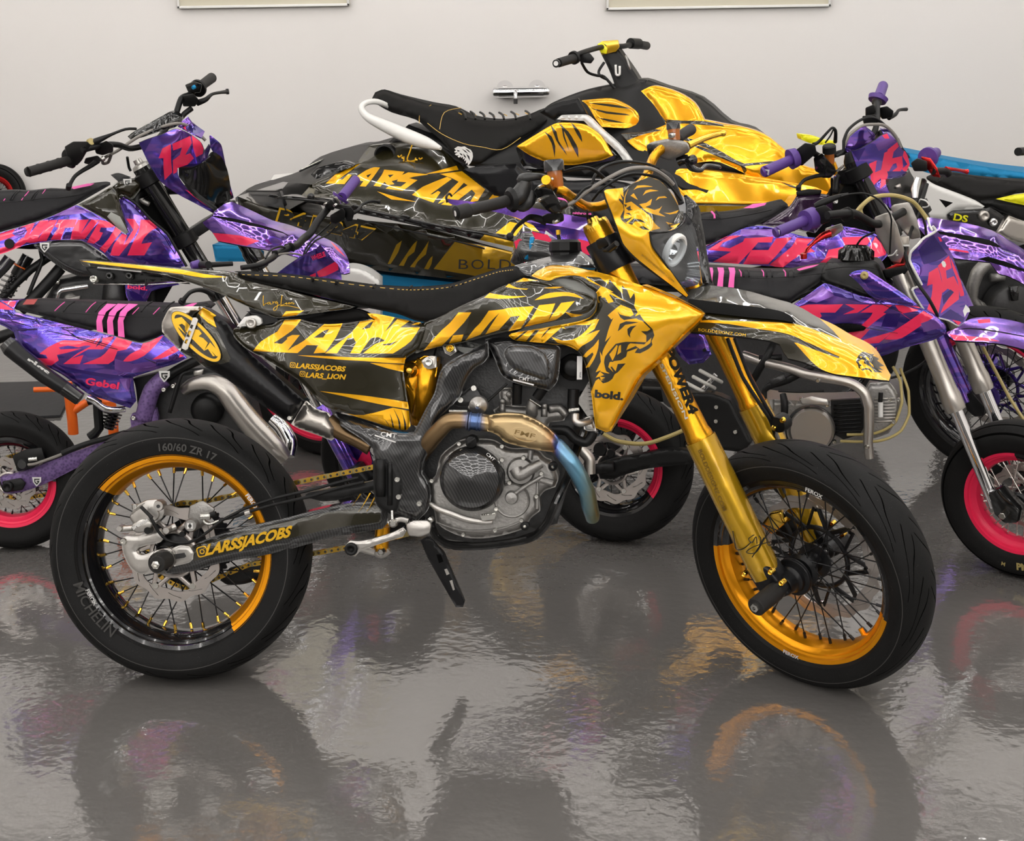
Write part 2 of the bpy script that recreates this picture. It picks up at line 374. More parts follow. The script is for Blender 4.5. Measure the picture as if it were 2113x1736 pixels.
def panel(mb, F, outline, mat, n=0., xf=None, gfx=(), ctrl=(), edge=(0, 1), th=.004, grid=None, solid=False, sm=True, back=None, nf=None, thv=None, fs=1.0):
    """outline traced on the vehicle's side; every point lies at its own distance n; gfx = [(material, polygon)] printed regions"""
    O = XL(xf, outline); O = [p if len(p) > 2 else (*p, n) for p in O]
    f = nf or TPS(O + XL(xf, ctrl))
    if sm: O = [tuple(q) for q in smooth_poly(O)]
    G = [(m, [tuple(q) for q in (smooth_poly(XL(xf, g), 2, 24) if sm else XL(xf, g))]) for m, g in gfx]
    b = np.array([p[:2] for p in O]); lo, hi = b.min(0), b.max(0); grid = grid or max(5., (hi - lo).max() / 34)
    vs = [V(p[:2]) for p in O]; ed = [(i, (i + 1) % len(O)) for i in range(len(O))]
    for m, g in G:
        o = len(vs); vs += [V(p[:2]) for p in g]; ed += [(o + i, o + (i + 1) % len(g)) for i in range(len(g))]
    gx, gy = np.meshgrid(np.arange(lo[0], hi[0], grid), np.arange(lo[1], hi[1], grid)); gp = np.c_[gx.ravel(), gy.ravel()]
    gp[:, 0] += (np.round((gp[:, 1] - lo[1]) / grid) % 2) * grid / 2
    gp = gp[inpoly(gp[:, 0], gp[:, 1], O)]
    if len(gp): gp = gp[edgedist(gp, O) > grid * .35]
    if edge[0] and edge[1] < grid * 4:      # inner rings for the rounded rim
        for q in (.35, .75):
            c = np.array([p[:2] for p in O]); e = np.roll(c, -1, 0) - np.roll(c, 1, 0); e /= np.linalg.norm(e, axis=1)[:, None] + 1e-9
            for sg in (1, -1):
                cc = c + sg * np.c_[-e[:, 1], e[:, 0]] * edge[1] * q; k = inpoly(cc[:, 0], cc[:, 1], O)
                if k.any(): cc = cc[k]; cc = cc[edgedist(cc, O) > edge[1] * q * .8]; gp = np.r_[gp, cc]
    vs += [V(p) for p in gp]
    r = GEO.delaunay_2d_cdt(vs, ed, [], 0, 1e-5); P = np.array([v[:] for v in r[0]]); Fc = [list(q) for q in r[2]]
    c = np.array([P[q].mean(0) for q in Fc]); k = inpoly(c[:, 0], c[:, 1], O); Fc = [q for q, z in zip(Fc, k) if z]; c = c[k]
    mt = [mat] * len(Fc)
    for m, g in G:
        z = inpoly(c[:, 0], c[:, 1], g); mt = [m if zz else q for q, zz in zip(mt, z)]
    nn = f(P)
    if edge[0]:
        d = np.clip(edgedist(P, O) / edge[1], 0, 1); nn = nn + edge[0] * (1 - (1 - d) ** 2) - edge[0]
    P3 = [F.at(p[0], p[1], q) for p, q in zip(P, nn)]
    Fc = [q[::-1] for q in Fc]
    if len(P) > 12:      # smooth shading normals from the surface itself
        def surf(Q):
            m = f(Q)
            if edge[0]: m = m + edge[0] * (1 - (1 - np.clip(edgedist(Q, O) / edge[1], 0, 1)) ** 2) - edge[0]
            return [F.at(p[0], p[1], q) for p, q in zip(Q, m)]
        h_ = .6; Ax, Ay = surf(P + [h_, 0]), surf(P + [0, h_]); Bx, By = surf(P - [h_, 0]), surf(P - [0, h_])
        N_ = [(a - b).cross(c_ - d_).normalized() for a, b, c_, d_ in zip(Ax, Bx, Ay, By)]
        sg = 0
        for q in Fc[::max(1, len(Fc) // 60)]: sg += ((P3[q[1]] - P3[q[0]]).cross(P3[q[2]] - P3[q[0]])).normalized().dot(N_[q[0]])
        o_i = len(mb.v); sg = 1 if sg > 0 else -1
        for i_, v_ in enumerate(N_): mb.nr[o_i + i_] = tuple(v_ * sg)
    if solid:
        bk = []
        for p, q in zip(P, nn):
            r_ = F.raw(p[0], p[1], q); bk.append(F.L @ V((r_.x, -r_.y * fs, r_.z)))
        mb._shell(P3, Fc, mt, None, mat if back is None else back, bk)
    else: mb._shell(P3, Fc, mt, F.v(*thv) if thv else F.v(0, th, 0), back or mat)
    return f if not edge[0] else (lambda Q, f=f, O=O: f(Q) + edge[0] * (1 - (1 - np.clip(edgedist(np.atleast_2d(np.array(Q, float))[:, :2], O) / edge[1], 0, 1)) ** 2) - edge[0])
_tc = {}
def textmesh(s, bold=0):
    if (s, bold) not in _tc:
        cu = bpy.data.curves.new('t', 'FONT'); cu.body = s; cu.size = 1; cu.offset = bold; cu.resolution_u = 3
        ob = bpy.data.objects.new('t', cu); C.objects.link(ob); bpy.context.view_layer.update()
        me = bpy.data.meshes.new_from_object(ob.evaluated_get(bpy.context.evaluated_depsgraph_get()))
        vs = np.array([v.co[:2] for v in me.vertices]); fs = [list(p.vertices) for p in me.polygons]
        bpy.data.objects.remove(ob); bpy.data.curves.remove(cu); bpy.data.meshes.remove(me)
        vs[:, 0] -= vs[:, 0].min(); _tc[(s, bold)] = (vs, fs)
    return _tc[(s, bold)]
def text(mb, F, s, p0, p1, h, mat, nf, up=None, bold=.02, lift=.0015, xf=None):
    """s from pixel p0 to p1 along its base, h = cap height; nf = surface distance"""
    vs, fs = textmesh(s, bold); p0, p1 = np.array(X(xf, *p0)), np.array(X(xf, *p1)); h = h / (xf[2] if xf else 1)
    d = p1 - p0; wd = vs[:, 0].max(); ux = d / wd
    if up is None: u = np.array([d[1], -d[0]]) / np.linalg.norm(d)
    else: u = np.array(up, float); u /= abs(u @ np.array([d[1], -d[0]])) / np.linalg.norm(d)
    P = p0 + vs[:, :1] * ux + vs[:, 1:] / .73 * h * u
    nn = nf(P) if callable(nf) else np.full(len(P), nf)
    mb.add([F.at(p[0], p[1], q + lift) for p, q in zip(P, nn)], fs, mat)
def arctext(mb, F, s, c, r, a, h, n, mat, flip=1, bold=.02, wscale=1.0):
    vs, fs = textmesh(s, bold); k = h / .73; w = vs[:, 0].max() * k * wscale
    out = []
    for x, y in vs:
        al = a - flip * (x * k * wscale - w / 2) / r; rr = r + flip * y * k
        out.append(F.p(c[0] + rr * math.cos(al), -n, c[2] + rr * math.sin(al)))
    mb.add(out, fs, mat)
def empty(name, M, label, cat, group=None):
    o = bpy.data.objects.new(name, None); C.objects.link(o); o.matrix_world = M; o.empty_display_size = .1
    o['label'] = label; o['category'] = cat
    if group: o['group'] = group
    return o
def tp(mb, F, pts, r, mat, k=3, seg=10, xf=None, **kw):
    """tube through (x,y,n) points; r in pixels of the crop"""
    P = XL(xf, pts); rs = r if isinstance(r, (list, tuple)) else [r] * len(P); z = xf[2] if xf else 1
    mb.tube([F.at(*p) for p in P], [q / z * F.m(*p) for p, q in zip(P, rs)], mat, seg, k, **kw)
def drum(mb, F, c, prof, mat, xf=None, seg=36, tilt=None):
    """round part on the vehicle's side: prof = [(radius px, n)]"""
    x, y = X(xf, c[0], c[1]); n0 = prof[0][1]; z = xf[2] if xf else 1; k = F.m(x, y, n0) / z
    o = F.at(x, y, n0); mb.lathe([(r * k, n - n0) for r, n in prof], o, F.v(0, -1, 0), mat, seg)
    return o
def bolt(parent, F, c, n, r=6, xf=None, mat='steel_bolt', name='bolt'):
    mb = MB(); drum(mb, F, c, [(0, n - .012), (r, n - .012), (r, n + .002), (r * .85, n + .004), (r * .5, n + .004), (r * .45, n + .001), (0, n + .001)], mat, xf, 12)
    return mb.build(name, parent)
# ---------- wheel ----------
_spk = {}
def wheel(root, F, c, Rt, hw, rf, rhw, tyre='tyre_street', rim='rim_black', rim2=None, sect=None, nsp=36, spoke='anodised_black', nip='gold_bolt', hub='anodised_black', disc=None, discn=.07, carrier=None, hubr=.045, text1=None, name='wheel', sprocket=None, spr=.0016):
    ax = F.v(0, -1, 0); o = F.p(c[0], 0, c[2]); rx = F.v(1, 0, 0)
    rmb = MB(); pr = [(rf, -1.), (rf + .001, -.95), (rf - .012, -.90), (rf - .014, -.78), (rf - .019, -.74), (rf - .022, -.62), (rf - .031, -.5), (rf - .035, -.25), (rf - .036, 0)]
    pr = pr + [(r, -q) for r, q in pr[-2::-1]]; pr = [(r, -q * rhw) for r, q in pr]
    out = [(r + .004, q * .96) for r, q in pr[::-1]]; out[0] = (rf + .002, pr[-1][1]); out[-1] = (rf + .002, pr[0][1])
    full = pr + out + [pr[0]]
    # angle in frame: a measured from +x towards +z ; lathe about -y with ref x: Y = ax x X
    def am(a):
        if not sect: return rim
        d = math.degrees(a) % 360
        lo, hi = sect; inside = (lo <= d <= hi) if lo <= hi else (d >= lo or d <= hi)
        return rim2 if inside else rim
    sg = 1 if ax.cross(rx).dot(F.v(0, 0, 1)) > 0 else -1
    rmb.lathe(full, o, ax, rim, 96, ref=rx, amats=lambda a: am(a * sg))
    if text1:
        for a_, fl in text1: arctext(rmb, F, 'FEROX', c, rf - (.002 if fl < 0 else .011), R(a_), .010, rhw * .95 + .0012, 'white_print', fl, .03)
    W = rmb.build(name, root)
    mb = MB(); ins = Rt - rf; half = [(rf - .006, rhw * .86), (rf + .003, rhw + .004), (rf + ins * .18, rhw + (hw - rhw) * .55), (rf + ins * .36, hw * .985), (rf + ins * .5, hw)]
    cr = Rt - (rf + ins * .5); K = 12
    half += [(rf + ins * .5 + cr * math.sin(PI / 2 * i / K), hw * math.cos(PI / 2 * i / K)) for i in range(1, K)]
    prof = half + [(Rt, 0)] + [(r, -h) for r, h in half[::-1]]
    prof = [(r, h) for r, h in prof]
    mb.lathe(prof, o, ax, tyre, 128, ref=rx, tv=True)
    # cross position attribute: make -1..1 follow width
    nP = len(prof); mb.tv = [(u, prof[i % nP][1] / hw if prof[i % nP][0] > rf + ins * .45 else 2.0, 0) for i, (u, _, _) in enumerate(mb.tv)]
    if text1:
        if Rt > .305: arctext(mb, F, 'MICHELIN', c, rf + ins * .20, R(215), .026, hw * .97, 'tyre_letter', -1, .01)
        if Rt > .305: arctext(mb, F, '160/60 ZR 17', c, rf + ins * .14, R(80), .018, hw * .985, 'tyre_letter', 1)
        for r_ in (.08, .52): mb.torus(o + ax * (hw * (.80 if r_ < .1 else .995) - .001), ax, rf + ins * r_, .0016, 'tyre_letter', 96, 6)
    mb.build('tyre', W)
    # hub
    mb = MB(); h = rhw * .62
    mb.lathe([(0, h + .018), (.018, h + .018), (.02, h + .006), (hubr * .8, h + .006), (hubr, h), (hubr, h - .006), (hubr * .62, h - .012), (hubr * .5, 0), (hubr * .62, -h + .012), (hubr, -h + .006), (hubr, -h), (hubr * .8, -h - .006), (.02, -h - .006), (.018, -h - .018), (0, -h - .018)], o, ax, hub, 32)
    mb.build('hub', W)
    # spokes
    rs = rf - .037
    key = (round(spr, 5), spoke, nip)
    if key not in _spk:
        s_ = MB(); s_.tube([V((0, 0, z)) for z in (0, .92)], spr, spoke, 6); s_.tube([V((0, 0, .92)), V((0, 0, .95)), V((0, 0, 1.0))], [spr * 2.2, spr * 2.2, spr * 2.4], nip, 8)
        ob = s_.build('spoke'); _spk[key] = ob.data; bpy.data.objects.remove(ob)
    for i in range(nsp):
        side = 1 if i % 2 else -1; a = 2 * PI * (i + .5) / nsp; lead = .92 if (i // 2) % 2 else -.92
        ah = a - lead; p0 = F.p(c[0] + hubr * .88 * math.cos(ah), side * h * .98, c[2] + hubr * .88 * math.sin(ah))
        p1 = F.p(c[0] + rs * math.cos(a), side * rhw * .12, c[2] + rs * math.sin(a)); d = p1 - p0
        so = bpy.data.objects.new('spoke', _spk[key]); C.objects.link(so); so.parent = W
        so.matrix_basis = MX.Translation(p0) @ d.to_track_quat('Z', 'Y').to_matrix().to_4x4() @ MX.Diagonal((1, 1, d.length, 1))
    if disc:
        r0, r1, ns, side = disc; mb = MB()
        def to3(u, v): return F.p(c[0] + u, -side * discn, c[2] + v)
        nw = ns * 2; outer = []
        for i in range(nw * 8):
            a = 2 * PI * i / (nw * 8); outer.append(((r1 + .0035 * math.sin(a * nw)) * math.cos(a), (r1 + .0035 * math.sin(a * nw)) * math.sin(a)))
        inner = [((r0 - .004 * math.sin(2 * PI * i / 96 * ns)) * math.cos(2 * PI * i / 96), (r0 - .004 * math.sin(2 * PI * i / 96 * ns)) * math.sin(2 * PI * i / 96)) for i in range(96)]
        holes = [inner]
        for i in range(nw):
            a = 2 * PI * i / nw; pts = []
            cen = [(r0 + (r1 - r0) * q, a + .10 * math.sin((q - .5) * 5) + .18 * (q - .5)) for q in np.linspace(.22, .78, 7)]
            wd = (r1 - r0) * .055
            for sd in (1, -1):
                for rr, aa in (cen if sd == 1 else cen[::-1]): pts.append((rr * math.cos(aa + sd * wd / rr * 1.2), rr * math.sin(aa + sd * wd / rr * 1.2)))
            holes.append(pts)
        mb.plate(to3, outer, holes, F.v(0, side * .004, 0), 'disc_steel')
        D_ = mb.build('brake_disc', W)
        mb = MB(); cm = carrier or 'disc_steel'; rc = max(hubr * .95, r0 * .6)
        for i in range(ns):
            a = 2 * PI * i / ns
            for da in (-.22, .22):
                mb.tube([F.p(c[0] + rc * math.cos(a + da * 1.6), -side * discn + side * .002, c[2] + rc * math.sin(a + da * 1.6)), F.p(c[0] + (r0 + .003) * math.cos(a + da * .2), -side * discn + side * .002, c[2] + (r0 + .003) * math.sin(a + da * .2))], .0055, cm, 8, flat=.5)
            mb.lathe([(0, .004), (.007, .004), (.008, .002), (.008, -.006)], F.p(c[0] + r0 * math.cos(a), -side * discn, c[2] + r0 * math.sin(a)), F.v(0, -side, 0), 'steel_bolt', 12)
        mb.torus(F.p(c[0], -side * discn + side * .002, c[2]), ax, rc, .006, cm, 32, 8)
        mb.build('disc_carrier', W)
    if sprocket:
        r1, n_, nt = sprocket; mb = MB()
        outer = [((r1 - (.006 if i % 4 in (0, 3) else 0)) * math.cos(2 * PI * i / (nt * 4)), (r1 - (.006 if i % 4 in (0, 3) else 0)) * math.sin(2 * PI * i / (nt * 4))) for i in range(nt * 4)]
        holes = [[(.045 * math.cos(-q * 2 * PI / 24), .045 * math.sin(-q * 2 * PI / 24)) for q in range(24)]]
        for i in range(6):
            a = 2 * PI * i / 6; holes.append([(r_ * math.cos(a + w_), r_ * math.sin(a + w_)) for r_, w_ in ((r1 * .62, -.3), (r1 * .82, -.36), (r1 * .85, 0), (r1 * .82, .36), (r1 * .62, .3))])
        mb.plate(lambda u, v: F.p(c[0] + u, -n_, c[2] + v), outer, holes, F.v(0, .006, 0), 'anodised_black'); mb.build('sprocket', W)
    return W
def chain(mb, F, pts, n, w=.010, pitch=.0159, mat='gold_bolt', mat2='hose_gold'):
    P = [np.array(p, float) for p in pts]; seg = [np.linalg.norm(b - a) for a, b in zip(P[:-1], P[1:])]; L = sum(seg); k = int(L / pitch)
    def pos(d):
        for s_, a, b in zip(seg, P[:-1], P[1:]):
            if d <= s_: return a + (b - a) * d / s_
            d -= s_
        return P[-1]
    Q = [pos(i * pitch) for i in range(k + 1)]
    for i in range(k):
        a, b = Q[i], Q[i + 1]; d = (b - a) / np.linalg.norm(b - a); nn = n + (.0022 if i % 2 else .0)
        for yy in (nn + .006, -(.006) + n - (.0022 if i % 2 else 0)):
            pts8 = []
            for cc in (a, b):
                for j in range(8): an = 2 * PI * j / 8; pts8 += [F.p(cc[0] + .0056 * math.cos(an), -yy, cc[1] + .0056 * math.sin(an)), F.p(cc[0] + .0056 * math.cos(an), -yy + .0018, cc[1] + .0056 * math.sin(an))]
            mb.hull(pts8, mat if i % 2 else mat2)
        mb.cyl(F.p(a[0], -n - .009, a[1]), F.p(a[0], -n + .009, a[1]), .0032, 'dark_cast', 8)
def raw2(F, x, y, n, xf=None):
    q = F.raw(*X(xf, x, y), n); return (q.x, q.z)
def bike_frame(x, y, yaw, lean):
    return MX.Translation((x, y, 0)) @ MX.Rotation(R(yaw), 4, 'Z') @ MX.Rotation(R(-lean), 4, 'X')
def steer_mat(FA, off, rake, deg):
    a = V((-math.sin(rake), 0, math.cos(rake))); b = V(FA) - off * V((math.cos(rake), 0, math.sin(rake)))
    return MX.Translation(b) @ MX.Rotation(-R(deg), 4, a) @ MX.Translation(-b)
# ---------- the room ----------
def struct(name, mb, **k): return mb.build(name, None, kind='structure')
WY = 7.0; X0, X1, YF, ZC = -5.0, 5.2, -9.0, 3.05
def slab(name, lo, hi, mat):
    mb = MB(); c = [(a + b) / 2 for a, b in zip(lo, hi)]; mb.box(c, [b - a for a, b in zip(lo, hi)], mat, bev=0); return struct(name, mb)
slab('floor', (X0, YF, -.1), (X1, WY, 0), 'floor_epoxy')
slab('ceiling', (X0, YF, ZC), (X1, WY, ZC + .1), 'ceiling_paint')
slab('wall_back', (X0, WY, 0), (X1, WY + .1, ZC), 'wall_paint')
slab('wall_front', (X0, YF - .1, 0), (X1, YF, ZC), 'wall_grey')
slab('wall_left', (X0 - .1, YF, 0), (X0, WY, ZC), 'wall_paint')
slab('wall_right', (X1, YF, 0), (X1 + .1, WY, ZC), 'wall_paint')
# honeycomb of LED tubes under the ceiling
mb = MB(); s_ = .60; seen = set(); zt = ZC - .12
for i in range(-6, 8):
    for j in range(-13, 9):
        cx = i * 1.5 * s_; cy = 2.2 + (j + .5 * (i % 2)) * math.sqrt(3) * s_
        if not (X0 + .7 < cx < X1 - .7 and YF + .8 < cy < WY - .8): continue
        for k in range(6):
            a, b = [(round(cx + s_ * math.cos(R(60 * q)), 3), round(cy + s_ * math.sin(R(60 * q)), 3)) for q in (k, k + 1)]
            key = tuple(sorted((a, b)))
            if key in seen: continue
            seen.add(key); va, vb = V((*a, zt)), V((*b, zt)); d = (vb - va).normalized() * .02
            mb.tube([va + d, vb - d], .0125, 'lamp_tube', 4)
            mb.cyl(va, va + d, .015, 'white_plastic', 8)
for x in (-3.2, -1.6, 0, 1.6, 3.2):
    for y in (-7, -4.5, -2, .5, 3, 5.4): mb.cyl((x, y, zt), (x, y, ZC), .004, 'white_plastic', 6)
o = mb.build('ceiling_light'); o['label'] = 'honeycomb of white LED light tubes hung under the ceiling'; o['category'] = 'ceiling light'
# two pale heater panels high on the wall
WF = Frame(MX.Translation((0, WY, 0)))
def wp(x, y, n=0.): return WF.at(x, y, n)
for (x0, x1, y, lab) in ((369, 723, 18, 'cream framed wall panel above the left purple motocross bike, only its lower edge showing'), (1250, 1711, 21, 'wider cream framed wall panel above the watercraft nose, only its lower edge showing')):
    a, b = wp(x0, y), wp(x1, y + 1); mb = MB(); h = .62
    mb.box(((a.x + b.x) / 2, WY - .014, a.z + h / 2), (b.x - a.x, .024, h), 'beige_panel', bev=.004)
    r = empty('wall_panel', MX.Identity(4), lab, 'wall panel', None)
    mb.build('board', r); mb = MB()
    for (cx, cz, w_, h_) in (((a.x + b.x) / 2, a.z + .006, b.x - a.x, .012), ((a.x + b.x) / 2, a.z + h, b.x - a.x, .012), (a.x + .006, a.z + h / 2, .012, h), (b.x - .006, a.z + h / 2, .012, h)):
        mb.box((cx, WY - .030, cz), (w_, .010, h_), 'white_plastic', bev=.002)
    mb.build('panel_frame', r)
# chrome wall mixer
def mixer():
    r = empty('mixer_tap', MX.Identity(4), 'chrome wall mixer tap with two round rosettes on the white wall', 'tap')
    a = wp(1042, 189); b = wp(1108, 191); z = a.z; mb = MB()
    for p in (a, b): mb.lathe([(0, .0), (.042, .0), (.042, .006), (.038, .022), (.026, .034), (.018, .06), (0, .06)], (p.x, WY, z + .012), (0, -1, 0), 'chrome', 32)
    mb.build('rosette', r); mb = MB()
    mb.tube([V((a.x - .035, WY - .07, z)), V((a.x - .03, WY - .07, z)), V((b.x + .03, WY - .07, z)), V((b.x + .035, WY - .07, z))], [.016, .026, .026, .016], 'chrome', 16)
    mb.cyl((a.x + .05, WY - .07, z - .0), (a.x + .05, WY - .07, z - .055), .010, 'dark_cast', 12); mb.build('body', r)
    for p, sg in ((a, -1), (b, 1)):
        mb = MB(); mb.lathe([(0, 0), (.018, 0), (.024, .01), (.024, .035), (.020, .042), (0, .042)], (p.x + sg * .015, WY - .07, z), (sg, 0, 0), 'chrome', 12); mb.build('knob', r)
    mb = MB(); mb.tube([V((a.x + .05, WY - .08, z + .0)), V((a.x + .05, WY - .12, z + .004)), V((a.x + .05, WY - .135, z - .025))], .009, 'chrome', 12, k=3); mb.build('spout', r)
mixer()
# ---------- main bike : gold and black supermoto ----------
cA=(150,520,2.817); cB=(480,560,2.780); cC=(1020,540,4.593); cD=(1230,340,5.788); cE=(900,230,3.0455); cF=(650,640,2.755); cG=(1180,560,1.995)
cH=(90,850,2.993); cI=(470,620,5.2825); cJ=(840,560,5.2825); cK=(320,600,8.804); cL=(0,600,5.2825); cM=(0,370,4.802); cN=(270,230,4.451)
cO=(240,980,5.2825); cP=(880,780,5.1056); cQ=(1420,500,4.802); cR=(1740,380,5.426); cS=(560,380,4.802); cT=(1540,1000,5.7875); cU=(0,130,2.780)
cV=(0,560,2.780); cX=(720,60,2.0317); cY=(1440,160,2.893); cZ=(1440,680,2.9926); cW=(480,270,3.408); cAA=(1850,260,3.947)
MW = bike_frame(-.796, 3.103, -4.095, 11.268)
MS = steer_mat((1.485, 0, .303), .058, R(26.3), 44.19)
B = Frame(MW); S = Frame(MW @ MS, MS)
root = empty('motorcycle', MW, 'gold and black road-tyred motocross bike with roaring lion graphics, in front of all others', 'motorcycle')
wheel(root, B, (0, 0, .312), .312, .082, .2325, .070, 'tyre_street', 'rim_black', 'rim_gold', (309, 139), 36, disc=(.088, .112, 6, 1), discn=.066, text1=[(208, -1), (33, 1)], sprocket=(.108, -.052, 42), hubr=.05)
wheel(root, S, (1.485, 0, .303), .303, .062, .2325, .050, 'tyre_front', 'rim_black', 'rim_gold', (178, 345), 36, nip='anodised_black', disc=(.125, .155, 8, -1), discn=.048, carrier='anodised_black', text1=[(75, 1), (262, -1)], hubr=.042)
mb = MB(); mb.cyl(S.at(*X(cG,1205,1500),-.0), S.at(*X(cG,1188,1470),-.0), .006,'rim_gold',10); mb.build('tyre_valve', root)
# swingarm
mb = MB(); ol = [(690,870,.085),(800,800),(900,735),(1100,660),(1400,570),(1700,500),(1900,455),(2113,400),(2420,330,.105),(2640,300,.11),(2900,300,.11),(2960,330,.11),(2960,520,.11),(2900,590,.11),(2700,620,.11),(2300,690,.105),(2113,750),(1700,860),(1300,930),(1050,985),(850,1050),(560,1080),(490,1050),(480,980,.085)]
nf = panel(mb, B, ol, 'carbon', .092, cO, edge=(.012,16), th=.05, gfx=[('black_wrap',[(870,760),(1100,700),(1400,625),(1700,545),(2113,450),(2500,380),(2880,345),(2880,520),(2500,560),(2113,640),(1700,740),(1300,830),(1000,905),(850,940),(840,900)])])
text(mb, B, 'LARSSJACOBS', (965,880), (1890,672), 112, 'gold_text', nf, up=(.30,-1), bold=.045, xf=cO)
for q in (0,1): # small camera badge
    pass
def badge(mb, F, x, y, s, mat, nf, xf, ang=0):
    ca, sa = math.cos(R(ang)), math.sin(R(ang))
    def lp(r_, sq): 
        o = []
        for i in range(24):
            a = 2*PI*i/24; k = (abs(math.cos(a))**sq + abs(math.sin(a))**sq)**(-1/sq); o.append((r_*k*math.cos(a), r_*k*math.sin(a)))
        return o
    def t3(u, v):
        p = X(xf, x + u*ca - v*sa, y + u*sa + v*ca); return F.at(*p, float(np.ravel(nf([p]))[0]) + .0015)
    mb.plate(t3, lp(s,5), [lp(s*.80,5)], F.v(0,.0008,0), mat); mb.plate(t3, lp(s*.48,2), [lp(s*.30,2)], F.v(0,.0008,0), mat)
    mb.plate(t3, [(s*.5+q*math.cos(i),-s*.5+q*math.sin(i)) for q in (s*.09,) for i in np.arange(0,6.2,.8)], [], F.v(0,.0008,0), mat)
badge(mb, B, 935, 838, 58, 'gold_text', nf, cO, -14)
for i, (x, y) in enumerate([(2400,330),(2465,325),(2540,320),(2610,312)]):      # claw swipes
    x0, y0 = X(cF, (205,245,290,355)[i], (1120,1150,1150,1105)[i]); x1, y1 = X(cF, (255,310,345,400)[i], (1045,1040,1045,1075)[i])
    mb.add([B.at(a, b, float(nf([(a,b)])[0]) + .0012) for a, b in ((x0,y0),(x0+8,y0-10),((x0+x1)/2+4,(y0+y1)/2-2),(x1+3,y1),(x1,y1),((x0+x1)/2+1,(y0+y1)/2))], [[0,1,2,3,4,5]], 'gold_text')
SA = mb.build('swingarm', root)
mb = MB(); panel(mb, B, [(560,1060),(850,1050),(1300,930),(1700,860),(2300,690),(2300,400),(1700,500),(1100,660),(700,870)], 'carbon', -.06, cO, th=.04); mb.build('swingarm_far_side', root)
mb = MB(); panel(mb, B, [(610,800,),(700,770),(800,780),(845,850),(835,920),(790,960),(630,1000),(600,900)], 'aluminium', .098, cO, edge=(.004,8), th=.03)
panel(mb, B, [(625,870),(740,850),(760,890),(740,905),(640,920)], 'dark_cast', .1, cO, th=.004)
mb.build('chain_adjuster', SA)
mb = MB(); drum(mb, B, (525,930), [(0,.085),(118,.085),(120,.088),(120,.125)], 'cast_aluminium', cO); drum(mb, B, (525,900), [(125,.10),(125,.105)],'aluminium',cO)
mb.cyl(B.at(*X(cO,545,925),.11), B.at(*X(cO,440,978),.175), .0195, 'grip_rubber', 32, .1); drum(mb, B, (437,980), [(48,.174),(48,.181),(22,.182),(20,.176),(0,.176)], 'steel_bolt', cO, 6); mb.build('axle_slider', root)
mb = MB(); mb.cyl(B.p(0,-.09,.312), B.p(0,.12,.312), .011, 'steel_bolt'); mb.build('axle', root)
# caliper bracket + calipers
mb = MB(); panel(mb, B, [(75,680),(120,665),(230,670),(380,620),(470,590),(500,640),(515,690),(470,740),(330,770),(245,790),(215,830),(240,870),(300,875),(420,830),(600,790),(640,900),(560,1000),(330,1080),(240,1075),(160,1020),(90,900),(60,780)], 'aluminium', .088, cO, edge=(.004,10), th=.014)
mb.build('caliper_bracket', root)
bolt(root, B, (98,718), .09, 38, cO)
mb = MB(); P_ = lambda x, y, n: B.at(*X(cO, x, y), n)
mb.hull([P_(x,y,n) for n in (.06,.105) for x,y in ((140,460),(220,330),(330,270),(440,260),(520,300),(535,420),(500,480),(440,540),(380,560),(200,560))], 'aluminium', .006, 3)
mb.hull([P_(x,y,n) for n in (.09,.118) for x,y in ((165,545),(260,480),(345,480),(400,540),(370,590),(310,600),(290,630),(220,635),(170,600))], 'aluminium', .005, 3)
drum(mb, B, (455,340), [(0,.116),(52,.116),(60,.11),(60,.09)], 'aluminium', cO); drum(mb, B, (390,430), [(0,.112),(70,.112),(85,.10),(85,.08)], 'aluminium', cO)
drum(mb, B, (455,345), [(0,.118),(20,.118),(20,.115)], 'dark_cast', cO, 12); drum(mb, B, (338,610), [(0,.12),(38,.12),(42,.10)], 'plastic_black', cO, 20)
mb.cyl(P_(210,370,.1), P_(205,320,.1), .008, 'steel_bolt', 12); drum(mb, B, (30,590), [(0,.1),(28,.1),(32,.09),(32,.07)], 'aluminium', cO); mb.cyl(P_(30,590,.085),P_(180,580,.085),.007,'aluminium',12)
for q in range(4): tp(mb, B, [(170+q*28,430-q*18,.104),(190+q*30,380-q*20,.108),(215+q*32,350-q*14,.104)], 6, 'aluminium', xf=cO, seg=8)
text(mb, B, 'brembo', (185,600), (355,500), 44, 'white_print', .1205, bold=.03, xf=cO)
mb.build('brake_caliper', root)
mb = MB(); mb.hull([P_(x,y,n) for n in (.06,.105) for x,y in ((780,470),(800,340),(930,280),(970,290),(1080,370),(1060,420),(980,430),(880,500),(860,600))], 'cast_aluminium', .005, 3)
drum(mb, B, (808,555), [(0,.125),(62,.125),(75,.12),(75,.07)], 'cast_aluminium', cO)
p0 = X(cO,800,555); mb.add([P_(x,y,.1262) for x,y in ((770,525),(835,525),(835,590),(770,590))], [[3,2,1,0]], 'white_print')
mb.add([P_(x,y,.1268) for x,y in ((795,530),(810,530),(810,585),(795,585))], [[3,2,1,0]], 'black_print'); mb.add([P_(x,y,.127) for x,y in ((785,545),(820,545),(820,570),(785,570))], [[3,2,1,0]], 'black_print')
mb.cyl(P_(920,455,.11),P_(1030,450,.11),.008,'steel_bolt',8); mb.cyl(P_(1020,440,.11),P_(1090,425,.11),.006,'plastic_black',10)
tp(mb, B, [(955,490,.11),(965,520,.115),(1010,540,.115),(1120,500,.112)], 16, 'steel_bolt', xf=cO)
drum(mb, B, (540,610), [(0,.115),(35,.115),(40,.11),(40,.07)], 'aluminium', cO); mb.cyl(P_(540,610,.09),P_(650,560,.08),.009,'aluminium',12); drum(mb, B, (715,650), [(0,.11),(30,.11),(34,.1)], 'plastic_black', cO)
mb.build('handbrake_caliper', root)
